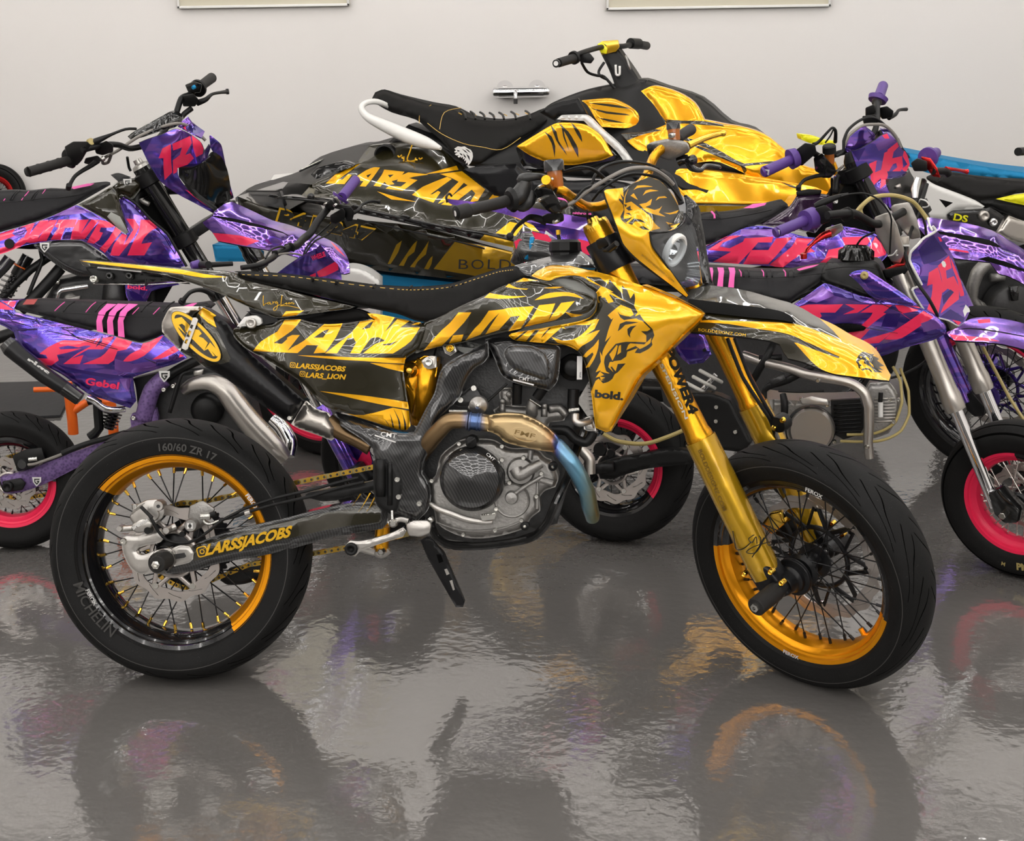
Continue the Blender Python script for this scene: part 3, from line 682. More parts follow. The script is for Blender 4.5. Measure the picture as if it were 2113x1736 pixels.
mb = MB(); tp(mb, B, [(275,355,.125),(350,430,.13),(400,510,.13),(460,620,.125),(560,715,.12),(720,745,.118),(860,710,.118),(1000,620,.118),(1150,500,.115),(1300,420,.112),(1400,370,.11),(1700,265,.11),(2080,175,.11),(2400,90,.11),(2640,30,.115)], 17, 'plastic_black', xf=cO, k=5)
tp(mb, B, [(270,350,.126),(390,470,.131)], 20, 'grip_rubber', xf=cO)
tp(mb, B, [(1120,495,.112),(1300,455,.112),(1420,410,.112),(1700,330,.112),(2100,240,.112),(2400,150,.112),(2700,80,.112)], 17, 'plastic_black', xf=cO, k=5)
tp(mb, B, [(1405,425,.113),(1460,405,.113)], 26, 'aluminium', xf=cO)
mb.build('brake_hose', root)
mb = MB(); panel(mb, B, [(2060,220),(2113,190),(2600,110),(2960,30),(3000,110),(2600,230),(2300,290),(2070,250)], 'plastic_black', .10, cO, th=.03, edge=(.004,10)); mb.build('chain_slider', SA)
# chain
mb = MB(); fx = raw2(B,700,1130,-.052); top0=raw2(B,357,1010,-.052); 
a1 = [(.104*math.cos(R(t)),.312+.104*math.sin(R(t))) for t in (200,160,130,105,90,80)]; b1=[(.104*math.cos(R(t)),.312+.104*math.sin(R(t))) for t in (200,230,260,278)]
chain(mb, B, a1+[raw2(B,640,990,-.052), raw2(B,780,962,-.052), raw2(B,840,960,-.052)], -.052)
chain(mb, B, b1+[raw2(B,515,1165,-.052), raw2(B,660,1140,-.052), raw2(B,760,1122,-.052), raw2(B,850,1100,-.052)], -.052)
mb.build('chain', root)
mb = MB(); panel(mb, B, [(1230,1020),(1400,990),(1560,960),(1620,1010),(1600,1130),(1400,1190),(1220,1200),(1130,1150)], 'plastic_black', -.045, cO, edge=(.004,10), th=.02); mb.build('chain_guide', root)
# frame (carbon covered) : upright spar and pivot plate
mb = MB(); nf = panel(mb, B, [(960,190,.13),(985,170,.13),(990,260,.14),(960,300,.145),(900,340,.145),(850,420,.145),(820,500,.145),(700,620),(680,700),(660,780),(620,860),(610,930),(650,990),(660,1060),(640,1140),(580,1200),(520,1180),(440,1140),(400,1090),(400,950),(340,860),(330,790),(260,730),(150,660),(100,600,.10),(120,580,.10),(260,620,.12),(390,675,.14),(490,700,.15),(560,700,.15),(590,640,.15),(630,560),(680,470),(700,380),(730,320),(800,270),(870,235)], 'carbon', .15, cF, edge=(.012,12), th=.03)
text(mb, B, 'CMT', (372,716), (462,728), 26, 'white_print', nf, bold=.008, xf=cF)
mb.add([B.at(*X(cF,x,y),.1515) for x,y in ((340,708),(460,748),(458,755),(339,716))], [[3,2,1,0]], 'white_print')
FR = mb.build('frame', root)
for c in ((472,960),(480,1058),(597,1097)): bolt(FR, B, c, .155, 17, cF)
mb = MB(); panel(mb, B, [(330,860),(345,850),(400,870),(440,860),(470,900),(500,1000),(470,1140),(430,1160),(370,1130),(340,1080),(330,960)], 'plastic_black', .155, cF, edge=(.006,10), th=.05)
tp(mb, B, [(372,850,.165),(372,1060,.165)], 28, 'plastic_black', xf=cF); tp(mb, B, [(425,870,.16),(425,1110,.16)], 14, 'plastic_black', xf=cF); mb.build('frame_guard', FR)
mb = MB(); tp(mb, B, [(650,1180,.1),(665,1240,.1),(690,1290,.10),(760,1335,.10),(900,1345,.10),(1100,1325,.10),(1240,1290,.10),(1320,1210,.10),(1370,1090,.10),(1440,940,.08),(1500,760,.05),(1560,600,.04),(1620,300,.03)], 24, 'plastic_gloss', xf=cF, k=6)
tp(mb, B, [(650,1180,-.1),(690,1290,-.10),(800,1330,-.10),(1100,1310,-.10),(1320,1200,-.10),(1440,940,-.08),(1600,400,-.03)], 22, 'plastic_gloss', xf=cF, k=6)
tp(mb, B, [(980,160,.05),(1300,60,.05),(1700,-60,.03),(1750,-100,.02)], 32, 'plastic_gloss', xf=cF)
mb.build('cradle_tube', root)
# subframe bits and inner dark body behind the panels
mb = MB(); panel(mb, B, [(640,690),(760,660),(900,690),(1000,720),(1180,720),(1220,780),(1200,900),(1150,1080),(1020,1120),(900,1110),(840,1000),(880,850),(870,760)], 'dark_cast', .03, None, th=.10, edge=(.02,20)); mb.build('engine_block', root)
mb = MB(); panel(mb, B, [(500,600),(640,640),(860,670),(1100,560),(1290,610),(1290,720),(1200,760),(1060,730),(900,710),(860,860),(760,850),(560,720)], 'plastic_black', .07, None, th=.14); mb.build('airbox', root)
# shock
mb = MB(); tp(mb, B, [(665,300,.02),(640,620,.02)], 66, 'gold_anodised', xf=cF, k=1, seg=24); tp(mb, B, [(520,300,.09),(580,480,.08),(590,640,.06)], [60,58,50], 'gold_anodised', xf=cF, k=2, seg=20)
tp(mb, B, [(640,280,.10),(610,600,.08)], 62, 'gold_anodised', xf=cF, k=1, seg=28)
for y in (470,500,590): drum(mb, B, (626,y), [(0,.05),(2,.05)], 'gold_anodised', cF)
panel(mb, B, [(510,340),(560,300),(620,260),(700,270),(690,380),(600,400),(560,470),(520,420)], 'gold_anodised', .11, cF, edge=(.006,8), th=.05)
drum(mb, B, (535,345), [(0,.14),(14,.14),(20,.135),(22,.125),(40,.122),(46,.115),(46,.09)], 'gold_bolt', cF, 16)
for q in range(3): drum(mb, B, (430,1150+q), [(0,.0),(1,.0)], 'gold_anodised', cF)
SH = mb.build('shock_absorber', root)
mb = MB(); panel(mb, B, [(605,290),(640,265),(690,262),(690,325),(650,335),(620,325)], 'aluminium', .125, cF, edge=(.003,6), th=.03); drum(mb, B, (645,298), [(0,.13),(14,.13),(22,.132),(24,.127)], 'steel_bolt', cF, 20)
panel(mb, B, [(725,205),(745,195),(790,195),(805,235),(770,260),(740,245)], 'aluminium', .11, cF, edge=(.003,6), th=.03); drum(mb, B, (768,215), [(0,.112),(12,.112),(14,.118),(24,.118),(25,.112)], 'gold_bolt', cF, 20); mb.build('shock_mount', SH)
mb = MB(); tp(mb, B, [(385,1230,.03),(375,1370,.03)], 42, 'gold_anodised', xf=cF, k=1, seg=20); tp(mb, B, [(330,1360,.03),(375,1390,.03),(420,1360,.03)], 24, 'aluminium', xf=cF); drum(mb, B, (373,1378), [(0,.07),(14,.07),(22,.065),(24,.05)], 'steel_bolt', cF, 6)
tp(mb, B, [(240,1350,.05),(340,1380,.05)], 20, 'aluminium', xf=cF); tp(mb, B, [(370,1210,.04),(420,1210,.04)], 20, 'gold_anodised', xf=cF)
mb.build('shock_linkage', SH)
# rear brake pedal, footpeg
mb = MB(); panel(mb, B, [(170,1340),(200,1310),(250,1315),(330,1300),(430,1270),(500,1235),(520,1255),(500,1290),(430,1310),(340,1340),(260,1370),(230,1400),(190,1395)], 'aluminium', .16, cF, edge=(.004,6), th=.014); drum(mb, B, (207,1358), [(0,.165),(16,.165),(18,.175),(34,.175),(38,.168)], 'plastic_black', cF); mb.build('brake_link_arm', root)
mb = MB(); mb.hull([B.at(*X(cF,x,y),n) for n in (.15,.215) for x,y in ((515,1215),(560,1195),(640,1195),(665,1215),(655,1270),(600,1290),(530,1285))], 'aluminium', .006, 2)
for i in range(9):
    for n in (.165,.21): x, y = 520+i*17, 1212-7*math.sin(i/8*PI); mb.hull([B.at(*X(cF,x+a,y+b),n+c) for a,b,c in ((-6,8,0),(6,8,0),(0,-16,0),(0,8,.006))], 'aluminium')
tp(mb, B, [(420,1215,.16),(480,1190,.16),(530,1200,.16)], 16, 'aluminium', xf=cF); drum(mb, B, (442,1215), [(0,.18),(16,.18),(24,.176),(26,.16)], 'steel_bolt', cF); tp(mb, B, [(438,1140,.165),(440,1200,.17)], 8, 'steel_bolt', xf=cF)
mb.build('footpeg', root)
mb = MB(); tp(mb, B, [(655,1100,.15),(700,1130,.165),(780,1160,.17),(860,1190,.17),(950,1205,.17),(1010,1205,.17)], [12,17,19,19,17,11], 'aluminium', xf=cF, k=4)
panel(mb, B, [(940,1170),(1030,1160),(1020,1190),(950,1200)], 'steel_bolt', .185, cF, th=.03, sm=False)
for i in range(7): mb.hull([B.at(*X(cF,945+i*13+a,1170-i*1.5+b),.186-c) for a,b,c in ((-4,2,0),(4,2,0),(0,-8,0),(0,2,.02))], 'steel_bolt')
drum(mb, B, (655,1195), [(0,.15),(14,.15),(18,.145),(18,.13)], 'steel_bolt', cF)
mb.build('brake_pedal', root)
# kickstand (left side of the bike)
mb = MB(); ks = XL(cF, [(600,1310),(640,1290),(680,1300),(690,1340),(730,1380),(850,1660),(840,1690),(800,1690),(760,1620),(640,1410)])
panel(mb, B, ks, 'anodised_black', -.10, None, th=.02, edge=(.003,4), sm=False, gfx=[('dark_void', XL(cF,[(690,1390),(715,1390),(730,1430),(705,1440)])),('aluminium',XL(cF,[(735,1475),(750,1470),(765,1500),(748,1508)])),('aluminium', XL(cF,[(765,1540),(780,1535),(795,1590),(785,1595)]))]); mb.build('kickstand', root)
# engine right side
mb = MB(); ol = [(290,700),(350,660),(420,640),(560,640),(700,650),(800,700),(900,740),(1040,740),(1180,760),(1250,830),(1320,860),(1370,980),(1390,1060),(1360,1150),(1250,1190),(1190,1260),(1200,1400),(1100,1480),(1060,1560),(1000,1600),(800,1660),(600,1690),(400,1680),(200,1600),(100,1520),(80,1400),(30,1300),(20,1100),(100,1020),(150,820)]
nf = panel(mb, B, ol, 'cast_aluminium', .125, cP, edge=(.02,12), th=.10)
EN = mb.build('engine_cover', root)
mb = MB(); tp(mb, B, [(940,960,.145),(980,1030,.150),(1100,960,.152),(1210,900,.15)], [70,60,58,46], 'cast_aluminium', xf=cP, k=4, seg=16); drum(mb, B, (990,990), [(0,.14),(130,.138),(150,.13),(152,.12)], 'cast_aluminium', cP)
drum(mb, B, (893,1270), [(0,.15),(60,.148),(70,.14),(72,.12)], 'cast_aluminium', cP); tp(mb, B, [(920,1230,.14),(1060,1130,.142),(1230,1030,.14)], 22, 'cast_aluminium', xf=cP)
drum(mb, B, (900,1290), [(165,.132),(180,.134),(190,.130)], 'cast_aluminium', cP); tp(mb, B, [(1200,1070,.135),(1330,1110,.135)], 36, 'cast_aluminium', xf=cP); tp(mb, B, [(1170,1100,.13),(1165,1380,.13)], 16, 'cast_aluminium', xf=cP)
tp(mb, B, [(1100,760,.13),(1090,860,.13)], 30, 'cast_aluminium', xf=cP); tp(mb, B, [(100,1520,.13),(400,1610,.132),(780,1590,.132),(1000,1510,.13)], 10, 'cast_aluminium', xf=cP, k=4)
mb.build('water_pump_cover', EN)
mb = MB(); drum(mb, B, (466,1085), [(0,.182),(200,.180),(290,.176),(325,.168),(345,.155),(352,.14),(352,.11)], 'carbon', cP, 64)
text(mb, B, 'CMT', (625,808), (705,880), 34, 'white_print', .172, bold=.008, xf=cP); mb.build('clutch_cover', EN)
mb = MB(); drum(mb, B, (466,680), [(0,.175),(20,.175),(60,.17),(66,.16),(66,.13)], 'plastic_black', cP, 24); mb.box(B.at(*X(cP,470,665),.178), (.024,.008,.007), 'plastic_black', MX.Rotation(R(-35),3,'Y')); mb.build('oil_cap', EN)
for c in ((350,690),(800,716),(800,860),(1025,838),(1213,1002),(878,1100),(738,1372),(1162,1244),(1003,1495),(727,1600),(393,1645),(62,1078)): bolt(EN, B, c, .142, 24, cP)
for c in ((1330,940),(1033,1570)):
    mb = MB(); drum(mb, B, c, [(0,.135),(16,.135),(18,.13),(46,.128),(48,.10)], 'plastic_black', cP, 24); drum(mb, B, c, [(0,.14),(16,.138),(16,.13)], 'steel_bolt', cP, 12); mb.build('frame_mount', root)
# cylinder and head
mb = MB(); panel(mb, B, [(700,340),(760,300),(790,240),(830,280),(900,290),(1050,300),(1150,290),(1210,290),(1270,300),(1400,310),(1490,350),(1450,450),(1300,470),(1270,540),(1000,560),(760,420)], 'cast_aluminium', .06, cP, edge=(.012,12), th=.12)
panel(mb, B, [(770,110),(900,100),(900,290),(790,300),(770,200)], 'cast_aluminium', .065, cP, edge=(.008,10), th=.03); drum(mb, B, (872,178), [(0,.07),(30,.07),(36,.068)], 'cast_aluminium', cP)
for c in ((800,250),(1240,300)): drum(mb, B, c, [(0,.08),(28,.08),(34,.07)], 'cast_aluminium', cP); tp(mb, B, [(c[0],c[1],.07),(c[0],c[1]+110,.07)], 34, 'cast_aluminium', xf=cP)
tp(mb, B, [(1130,240,.09),(1110,330,.09),(1110,380,.08)], 64, 'cast_aluminium', xf=cP, seg=16); tp(mb, B, [(1290,330,.07),(1400,320,.06),(1480,400,.06)], 46, 'cast_aluminium', xf=cP, seg=14)
mb.build('cylinder_head', root)
mb = MB(); tp(mb, B, [(960,60,.10),(950,270,.09)], 52, 'plastic_black', xf=cP, seg=16); tp(mb, B, [(1230,110,.10),(1160,210,.095)], 55, 'plastic_black', xf=cP, seg=16); tp(mb, B, [(1085,225,.11),(1200,300,.10)], 14, 'steel_bolt', xf=cP)
tp(mb, B, [(1550,120,.08),(1540,330,.08)], 60, 'plastic_black', xf=cP, seg=14); tp(mb, B, [(1500,345,.09),(1610,330,.09)], 24, 'steel_bolt', xf=cP)
tp(mb, B, [(1330,550,.08),(1480,560,.09),(1560,640,.09),(1680,680,.09),(1740,620,.09),(1760,570,.09)], 52, 'plastic_black', xf=cP, k=4, seg=14)
tp(mb, B, [(850,60,.12),(640,250,.12)], 14, 'plastic_black', xf=cP)
mb.build('radiator_hose', root)
mb = MB(); tp(mb, B, [(1570,380,.12),(1570,450,.125),(1620,480,.125),(1730,450,.11)], 40, 'aluminium', xf=cP, k=4, seg=14); panel(mb, B, [(1650,430),(1740,400),(1790,560),(1700,560),(1660,540)], 'aluminium', .115, cP, th=.04, edge=(.004,8)); mb.build('radiator_outlet', root)
mb = MB(); panel(mb, B, [(1560,320),(1620,330),(1620,460),(1700,460),(1735,560),(1600,600),(1530,520)], 'dark_void', .05, cF, th=.05); panel(mb, B, [(1490,520),(1560,400),(1590,420),(1600,600),(1560,620)], 'cast_aluminium', .075, cF, th=.03)
for q in range(12): tp(mb, B, [(1540+q*2,300+q*24,.08),(1590,300+q*24,.08)], 2, 'dark_cast', xf=cF, seg=4)
mb.build('radiator', root)
mb = MB(); drum(mb, B, (1462,330), [(0,.125),(40,.125),(52,.12),(54,.10),(70,.10),(76,.095),(78,.08),(78,.04)], 'plastic_black', cF, 32); mb.add([B.at(*X(cF,x,y),.1275) for x,y in ((1490,262),(1520,262),(1518,395),(1488,395))], [[3,2,1,0]], 'white_print'); text(mb, B, 'SPAL', (1512,385), (1512,350), 9, 'black_print', .1285, xf=cF)
panel(mb, B, [(1385,200),(1500,210),(1560,330),(1550,450),(1480,470),(1380,420)], 'plastic_black', .07, cF, th=.05); mb.build('radiator_fan', root)
mb = MB(); drum(mb, B, (540,295), [(0,.155),(36,.155),(40,.15),(92,.148),(100,.14),(100,.12)], 'aluminium', cP, 32); mb.hull([B.at(*X(cP,x,y),n) for n in (.13,.142) for x,y in ((430,310),(450,340),(600,350),(650,320),(620,280),(560,210),(500,215))], 'aluminium', .003); drum(mb, B, (540,295), [(0,.159),(18,.159),(22,.156)], 'steel_bolt', cP, 16)
panel(mb, B, [(260,250),(330,190),(470,90),(520,100),(590,220),(540,280),(430,300),(330,300)], 'dark_cast', .10, cP, th=.03, edge=(.004,8)); mb.build('engine_hanger', root)
for c in ((505,105),(366,228)): bolt(root, B, c, .108, 34, cP)
# exhaust header with resonance chamber
mb = MB(); tp(mb, B, [(-120,860,.09),(20,680,.135),(120,570,.15),(240,460,.158),(420,450,.16),(440,452,.16)], [105,100,92,88,84,84], 'header_titanium', xf=cP, k=5, seg=28, cap=False)
for x, r_ in ((430,98),(460,100),(540,96),(575,98)): tp(mb, B, [(x-10,455+(x-430)*.08,.16),(x+10,457+(x-430)*.08,.16)], r_, 'header_titanium', xf=cP, k=1, seg=28)
tp(mb, B, [(450,455,.16),(600,470,.16),(660,480,.16)], [86,92,90], 'header_titanium', xf=cP, k=2, seg=28, cap=False)
q_ = [(640,400),(720,385),(830,372),(980,380),(1050,400),(1200,470),(1340,580),(1390,640),(1400,700),(1370,790),(1320,780),(1200,765),(1050,735),(900,700),(820,670),(770,620),(700,580),(640,560)]
panel(mb, B, q_, 'header_titanium', .195, cP, edge=(.022,16), th=.012); panel(mb, B, q_, 'header_titanium', .165, cP, edge=(0,1), th=.03)
tp(mb, B, [(1340,710,.165),(1380,720,.165),(1450,800,.17),(1530,900,.172),(1620,1050,.165),(1690,1200,.15),(1720,1350,.13),(1745,1440,.11),(1750,1480,.10)], [84,84,88,90,90,88,86,80,72], 'header_titanium', xf=cP, k=6, seg=28)
EX = mb.build('exhaust_header', root)
mb = MB(); k_ = B.m(*X(cP,1030,600),.2)/5.1056
def t3(u, v): p = X(cP, 1030+u*math.cos(R(14))-v*math.sin(R(14)), 600+u*math.sin(R(14))+v*math.cos(R(14))); return B.at(*p, .1965)
el = lambda a, b: [(a*math.cos(i*PI/24), b*math.sin(i*PI/24)) for i in range(48)]
mb.plate(t3, el(142,72), [el(134,64)], B.v(0,.003,0), 'header_titanium'); text(mb, B, 'FMF', (925,590), (1135,640), 50, 'brown_print', .1958, up=(.35,-1), bold=.008, xf=cP); mb.build('embossed_badge', EX)
mb = MB(); tp(mb, B, [(240,350,.15),(430,352,.155)], 15, 'steel_bolt', xf=cP)
for i in range(22): drum(mb, B, (245+i*8.5,351), [(0,.17),(1,.17)], 'steel_bolt', cP, 6)
mb.build('exhaust_spring', EX)
mb = MB(); tp(mb, B, [(1530,560,-.0),(1640,760,-.0),(1720,860,.0),(1720,1010,.0)], 60, 'brushed_steel', xf=cP, k=4, seg=16); mb.build('exhaust_header_tube', root)
# muffler
NM = .165
mb = MB(); b_ = [(920,330),(1110,450),(1280,560),(1400,700),(1480,860),(1560,960),(1790,1190),(2113,1471),(2450,1765),(2729,2007),(2650,2190),(2470,2425),(2200,2250),(1900,2040),(1500,1750),(1200,1540),(900,1390),(700,1230),(460,1110),(480,1000),(600,620),(720,400),(830,300)]
nfm = panel(mb, B, b_, 'anodised_black', NM, cK, edge=(.055,30), th=.004, gfx=[('black_wrap',[(840,310),(1110,450),(1060,490),(1110,660),(1230,930),(1370,1230),(1350,1290),(1140,1350),(900,1390),(460,1110),(500,980),(700,420)]),('gold_wrap',[(835,320),(880,290),(1110,450),(1055,490),(1115,670),(960,580),(780,410)])])
panel(mb, B, b_, 'anodised_black', NM-.055, cK, edge=(0,1), th=.05)
def ell(x, y, a, b, ang, n=40): return [(x+a*math.cos(i*2*PI/n)*math.cos(R(ang))-b*math.sin(i*2*PI/n)*math.sin(R(ang)), y+a*math.cos(i*2*PI/n)*math.sin(R(ang))+b*math.sin(i*2*PI/n)*math.cos(R(ang))) for i in range(n)]
MF = mb.build('muffler', root)
mb = MB(); panel(mb, B, [(795,285),(880,290),(840,330),(700,430),(640,560),(580,760),(520,920),(460,1110),(330,960),(200,820),(130,750),(122,600),(160,500),(230,360),(290,300),(500,285)], 'brushed_steel', NM+.004, cK, edge=(.045,26), th=.004)
panel(mb, B, [(795,285),(840,330),(700,430),(640,560),(460,1110),(330,960),(200,820),(130,750),(122,600),(160,500),(230,360),(290,300),(500,285)], 'brushed_steel', NM-.045, cK, th=.05); mb.build('end_cap', MF)
mb = MB(); nb = lambda P: np.full(len(P), NM+.0075)
def t4(off): return lambda u, v: B.at(*X(cK, 745+u*math.cos(R(46))-v*math.sin(R(46)), 835+u*math.sin(R(46))+v*math.cos(R(46))), NM+.0065+off)
mb.plate(t4(-.0005), el(610,225), [], B.v(0,.0012,0), 'black_wrap'); mb.plate(t4(.0), el(600,215), [el(540,160)], B.v(0,.0008,0), 'gold_text')
for q in ([(300,520),(480,480),(620,620),(560,760),(540,640),(490,600),(430,620),(560,790),(520,760),(350,600)],[(650,860),(720,700),(800,715),(850,780),(790,830),(870,860),(960,950),(890,1090),(700,900)],[(890,1090),(1000,940),(1190,1150),(1190,1185),(1110,1190),(1010,1080),(1090,1190),(1050,1190),(960,1060)],[(560,560),(620,620),(660,760),(640,840),(540,700)]):
    mb.plate(lambda u, v: B.at(*X(cK,u,v), NM+.0085), q, [], B.v(0,.0008,0), 'gold_text')
mb.build('muffler_badge', MF)
mb = MB(); mb.plate(lambda u, v: B.at(*X(cK,u,v), NM+.013), [(690,490),(750,490),(780,530),(590,1060),(550,1080),(485,1050),(490,1010)], [[(650,610),(700,630),(670,700),(625,670)],[(610,720),(660,740),(620,850),(565,830)],[(560,880),(600,890),(570,970),(530,950)]], B.v(0,.004,0), 'aluminium'); mb.build('rivet_plate', MF)
mb = MB(); panel(mb, B, [(845,1098),(870,1100),(960,1180),(1100,1225),(1200,1380),(1180,1479),(1130,1530),(980,1470),(780,1400),(690,1350),(760,1240)], 'brushed_steel', .155, cI, edge=(.035,22), th=.004)
tp(mb, B, [(1080,1330,.12),(1230,1440,.12),(1400,1520,.115),(1560,1600,.11)], [110,85,80,95], 'header_titanium', xf=cI, k=4, seg=24); mb.build('link_pipe', MF)
bolt(MF, B, (688,1278), .165, 26, cI)
mb = MB(); panel(mb, B, [(180,180),(300,165),(360,200),(370,250),(330,275),(100,285)], 'white_plastic', .125, cI, th=.02, edge=(.002,5)); drum(mb, B, (255,250), [(0,.132),(30,.132),(34,.138),(56,.137),(58,.125)], 'aluminium', cI, 24); panel(mb, B, [(200,120),(520,180),(560,230),(380,270),(300,170)],'plastic_black',.11,cI,th=.03); mb.build('muffler_hanger', root)
# seat
mb = MB(); seat = [(480,563,.02),(487,560,.03),(530,560,.05),(600,566,.07),(650,572,.08),(700,578,.09),(760,586,.10),(820,590,.105),(870,591,.11),(930,585,.11),(985,568,.11),(1030,554,.11),(1062,549,.11),(1075,556,.11),(1092,569,.12),(1060,590,.13),(1000,622,.145),(960,645,.148),(905,663,.145),(880,665,.14),(855,661,.14),(820,648,.135),(760,636,.125),(730,630,.115),(660,612,.10),(600,598,.09),(540,585,.07),(500,575,.05)]
ns = panel(mb, B, seat, 'seat_fabric', .1, None, edge=(.022,14), solid=True)
ST = mb.build('seat', root)
mb = MB(); tr = [(500,567),(600,571),(700,584),(820,597),(870,598),(930,592),(985,575),(1030,561),(1060,557)]; trs = catmull(tr, 12)
for i in range(0, len(trs)-1, 2):
    a, b = trs[i], trs[i+1]; mb.tube([B.at(*a, float(ns([a])[0])+.001), B.at(*b, float(ns([b])[0])+.001)], .0009, 'thread_gold', 5)
for x, y in ((645,573),(693,579),(770,588),(845,591),(868,592),(933,586),(955,580)):
    mb.tube([B.at(x,y+7,float(ns([(x,y+7)])[0])+.001), B.at(x+1,y+3,.095), B.at(x+3,y+1,.07), B.at(x+5,y,.03)], .0028, 'seat_fabric', 8, k=2)
mb.build('seat_stitching', ST)
# side seat cover fill under the tail
mb = MB(); panel(mb, B, [(520,200),(800,205),(1280,95),(1400,95),(1520,140),(1560,190),(1590,220),(1520,215),(1300,240),(1100,250),(930,245),(800,210)], 'seat_fabric', .105, cI, edge=(.012,10), th=.05); mb.build('seat_side_cover', root)
# tail / rear fender
mb = MB(); tail = [(32,46,.03),(60,44,.03),(150,50,.04),(400,72,.06),(700,98,.06),(860,108,.06),(935,118,.07),(945,140,.08),(1000,165,.09),(1200,212,.11),(1400,264,.12),(1640,318,.13),(1610,330,.13),(1500,345,.135),(1300,372,.135),(1200,385,.13),(1150,372,.125),(1000,310,.11),(850,240,.09),(700,185,.075),(500,128,.06),(200,92,.045),(60,80,.035)]
nt = panel(mb, B, tail, 'black_wrap', .1, cA, edge=(.008,6), solid=True, gfx=[('gold_wrap',[(40,52),(150,56),(400,78),(640,104),(760,128),(900,146),(760,150),(640,130),(400,100),(150,70)]),('gold_wrap',[(1240,345),(1345,340),(1300,368),(1215,376)])])
def script(mb, F, nf, xf, strokes, r, mat):
    for st in strokes:
        q = [X(xf, *p) for p in catmull(st, 5)]; nn = nf(q) if callable(nf) else [nf]*len(q)
        mb.tube([F.at(*a, float(n_)+.0008) for a, n_ in zip(q, nn)], r, mat, 5)
LARS = lambda ox, oy, s: [[(ox+s*a, oy+s*b) for a, b in st] for st in ([(3,-8),(2,25),(4,50),(12,42),(26,36)],[(40,30),(28,34),(30,42),(40,38),(42,30),(44,42),(52,40)],[(56,28),(60,32),(58,42),(62,30),(70,30)],[(84,26),(74,30),(76,38),(86,32),(86,44),(80,72),(66,80),(64,66),(80,54),(100,44)],[(112,-10),(108,20),(106,46),(120,44),(136,36)],[(138,32),(136,42),(146,40)],[(154,32),(148,36),(152,42),(160,36),(154,32)],[(164,42),(168,32),(176,34),(176,42),(184,38)],[(100,52),(150,52),(214,66)])]
script(mb, B, nt, cA, LARS(1105,262,1.0), .0007, 'gold_text')
mb.build('rear_fender', root)
mb = MB(); tp(mb, B, [(120,185,.02),(300,188,.03),(430,190,.04),(600,180,.05),(680,175,.05)], 4, 'steel_bolt', xf=cA); panel(mb, B, [(75,90),(300,110),(600,150),(640,185),(560,170),(420,180),(300,190),(130,185),(100,140)], 'plastic_black', .03, cA, th=.06, edge=(.004,6)); drum(mb, B, (122,158), [(0,.05),(12,.05),(14,.055),(20,.055),(21,.03)], 'steel_bolt', cA, 16)
for x in (215,330): drum(mb, B, (x,140), [(8,.045),(8,.05),(20,.05),(21,.03)], 'plastic_gloss', cA, 16)
tp(mb, B, [(425,160,.045),(425,200,.045)], 5, 'plastic_black', xf=cA); mb.build('tail_bracket', root)
# rear side panel
mb = MB(); sp = [(50,330,.11),(80,300,.11),(300,275,.12),(480,265,.125),(560,215,.125),(620,205),(800,208),(930,245),(1100,260),(1300,245),(1500,215),(1560,200),(1590,215),(1605,210),(1560,185),(1520,140),(1640,150),(1820,185),(2113,245),(2113,260),(2250,248),(2200,300),(2113,510),(1990,600),(1935,640),(1925,700),(1915,780),(1940,950),(1960,1100),(1985,1250),(1990,1370),(1960,1415),(1900,1420),(1700,1370),(1300,1235),(1130,1190),(1000,1110),(900,1000),(780,880),(600,760),(400,640),(200,530),(110,450),(50,370)]
gl = [('gold_wrap',q) for q in (
 [(620,215),(800,208),(700,330),(500,465),(560,470),(640,410),(700,378),(785,378),(650,550),(740,490),(860,488),(760,575),(275,553),(360,450),(540,340)],
 [(1060,250),(1255,240),(1180,400),(1060,570),(935,578),(985,490),(860,488),(770,560),(690,520),(830,440)],
 [(1440,232),(1600,205),(1560,185),(1520,140),(1640,150),(1820,185),(1720,330),(1650,400),(1640,400),(1560,410),(1440,578),(1335,578),(1400,460),(1370,410),(1310,410),(1190,578),(1060,578),(1200,470),(1340,360)],
 [(1850,200),(1980,225),(1880,295),(2095,295),(2000,440),(1880,530),(1800,580),(1475,578),(1600,480),(1720,440),(1640,400),(1760,300)],
 [(2060,242),(2110,240),(2080,262),(2000,268)],
 [(760,598),(1000,605),(1400,622),(1945,628),(1930,690),(1700,680),(1500,662),(1200,645),(860,612)],[(1550,682),(1920,700),(1915,780),(1750,745)],
 [(1000,990),(1500,1040),(1960,1108),(1975,1185),(1800,1160),(1500,1100),(1240,1040)],
 [(1285,1232),(1480,1250),(1800,1170),(1975,1205),(1990,1370),(1950,1415),(1850,1405),(1600,1330)])]
gk = [('black_wrap',q) for q in ([(500,465),(560,440),(640,400),(650,420),(590,475)],[(935,408),(1050,330),(1105,315),(1040,405)],[(1460,318),(1540,250),(1590,225),(1550,300)],[(1680,480),(1780,465),(1860,440),(1780,490),(1700,490)],
 [(1705,1290),(1740,1330),(1765,1375),(1745,1350)],[(1760,1225),(1790,1290),(1815,1395),(1795,1380),(1780,1290)],[(1800,1170),(1850,1260),(1880,1330),(1885,1410),(1865,1400),(1855,1300)],[(1885,1180),(1920,1270),(1945,1350),(1945,1412),(1925,1412),(1915,1280)])]
nsp_ = panel(mb, B, sp, 'black_wrap', .14, cI, edge=(.014,12), th=.004, gfx=gl+gk, ctrl=[(1000,500,.148),(1400,700,.148),(700,500,.14),(1500,1000,.14),(300,400,.125)])
text(mb, B, 'LARSSJACOBS', (740,735), (1275,775), 55, 'gold_text', nsp_, up=(.32,-1), bold=.04, xf=cI); text(mb, B, 'LARS_LION', (845,838), (1275,862), 55, 'gold_text', nsp_, up=(.32,-1), bold=.04, xf=cI)
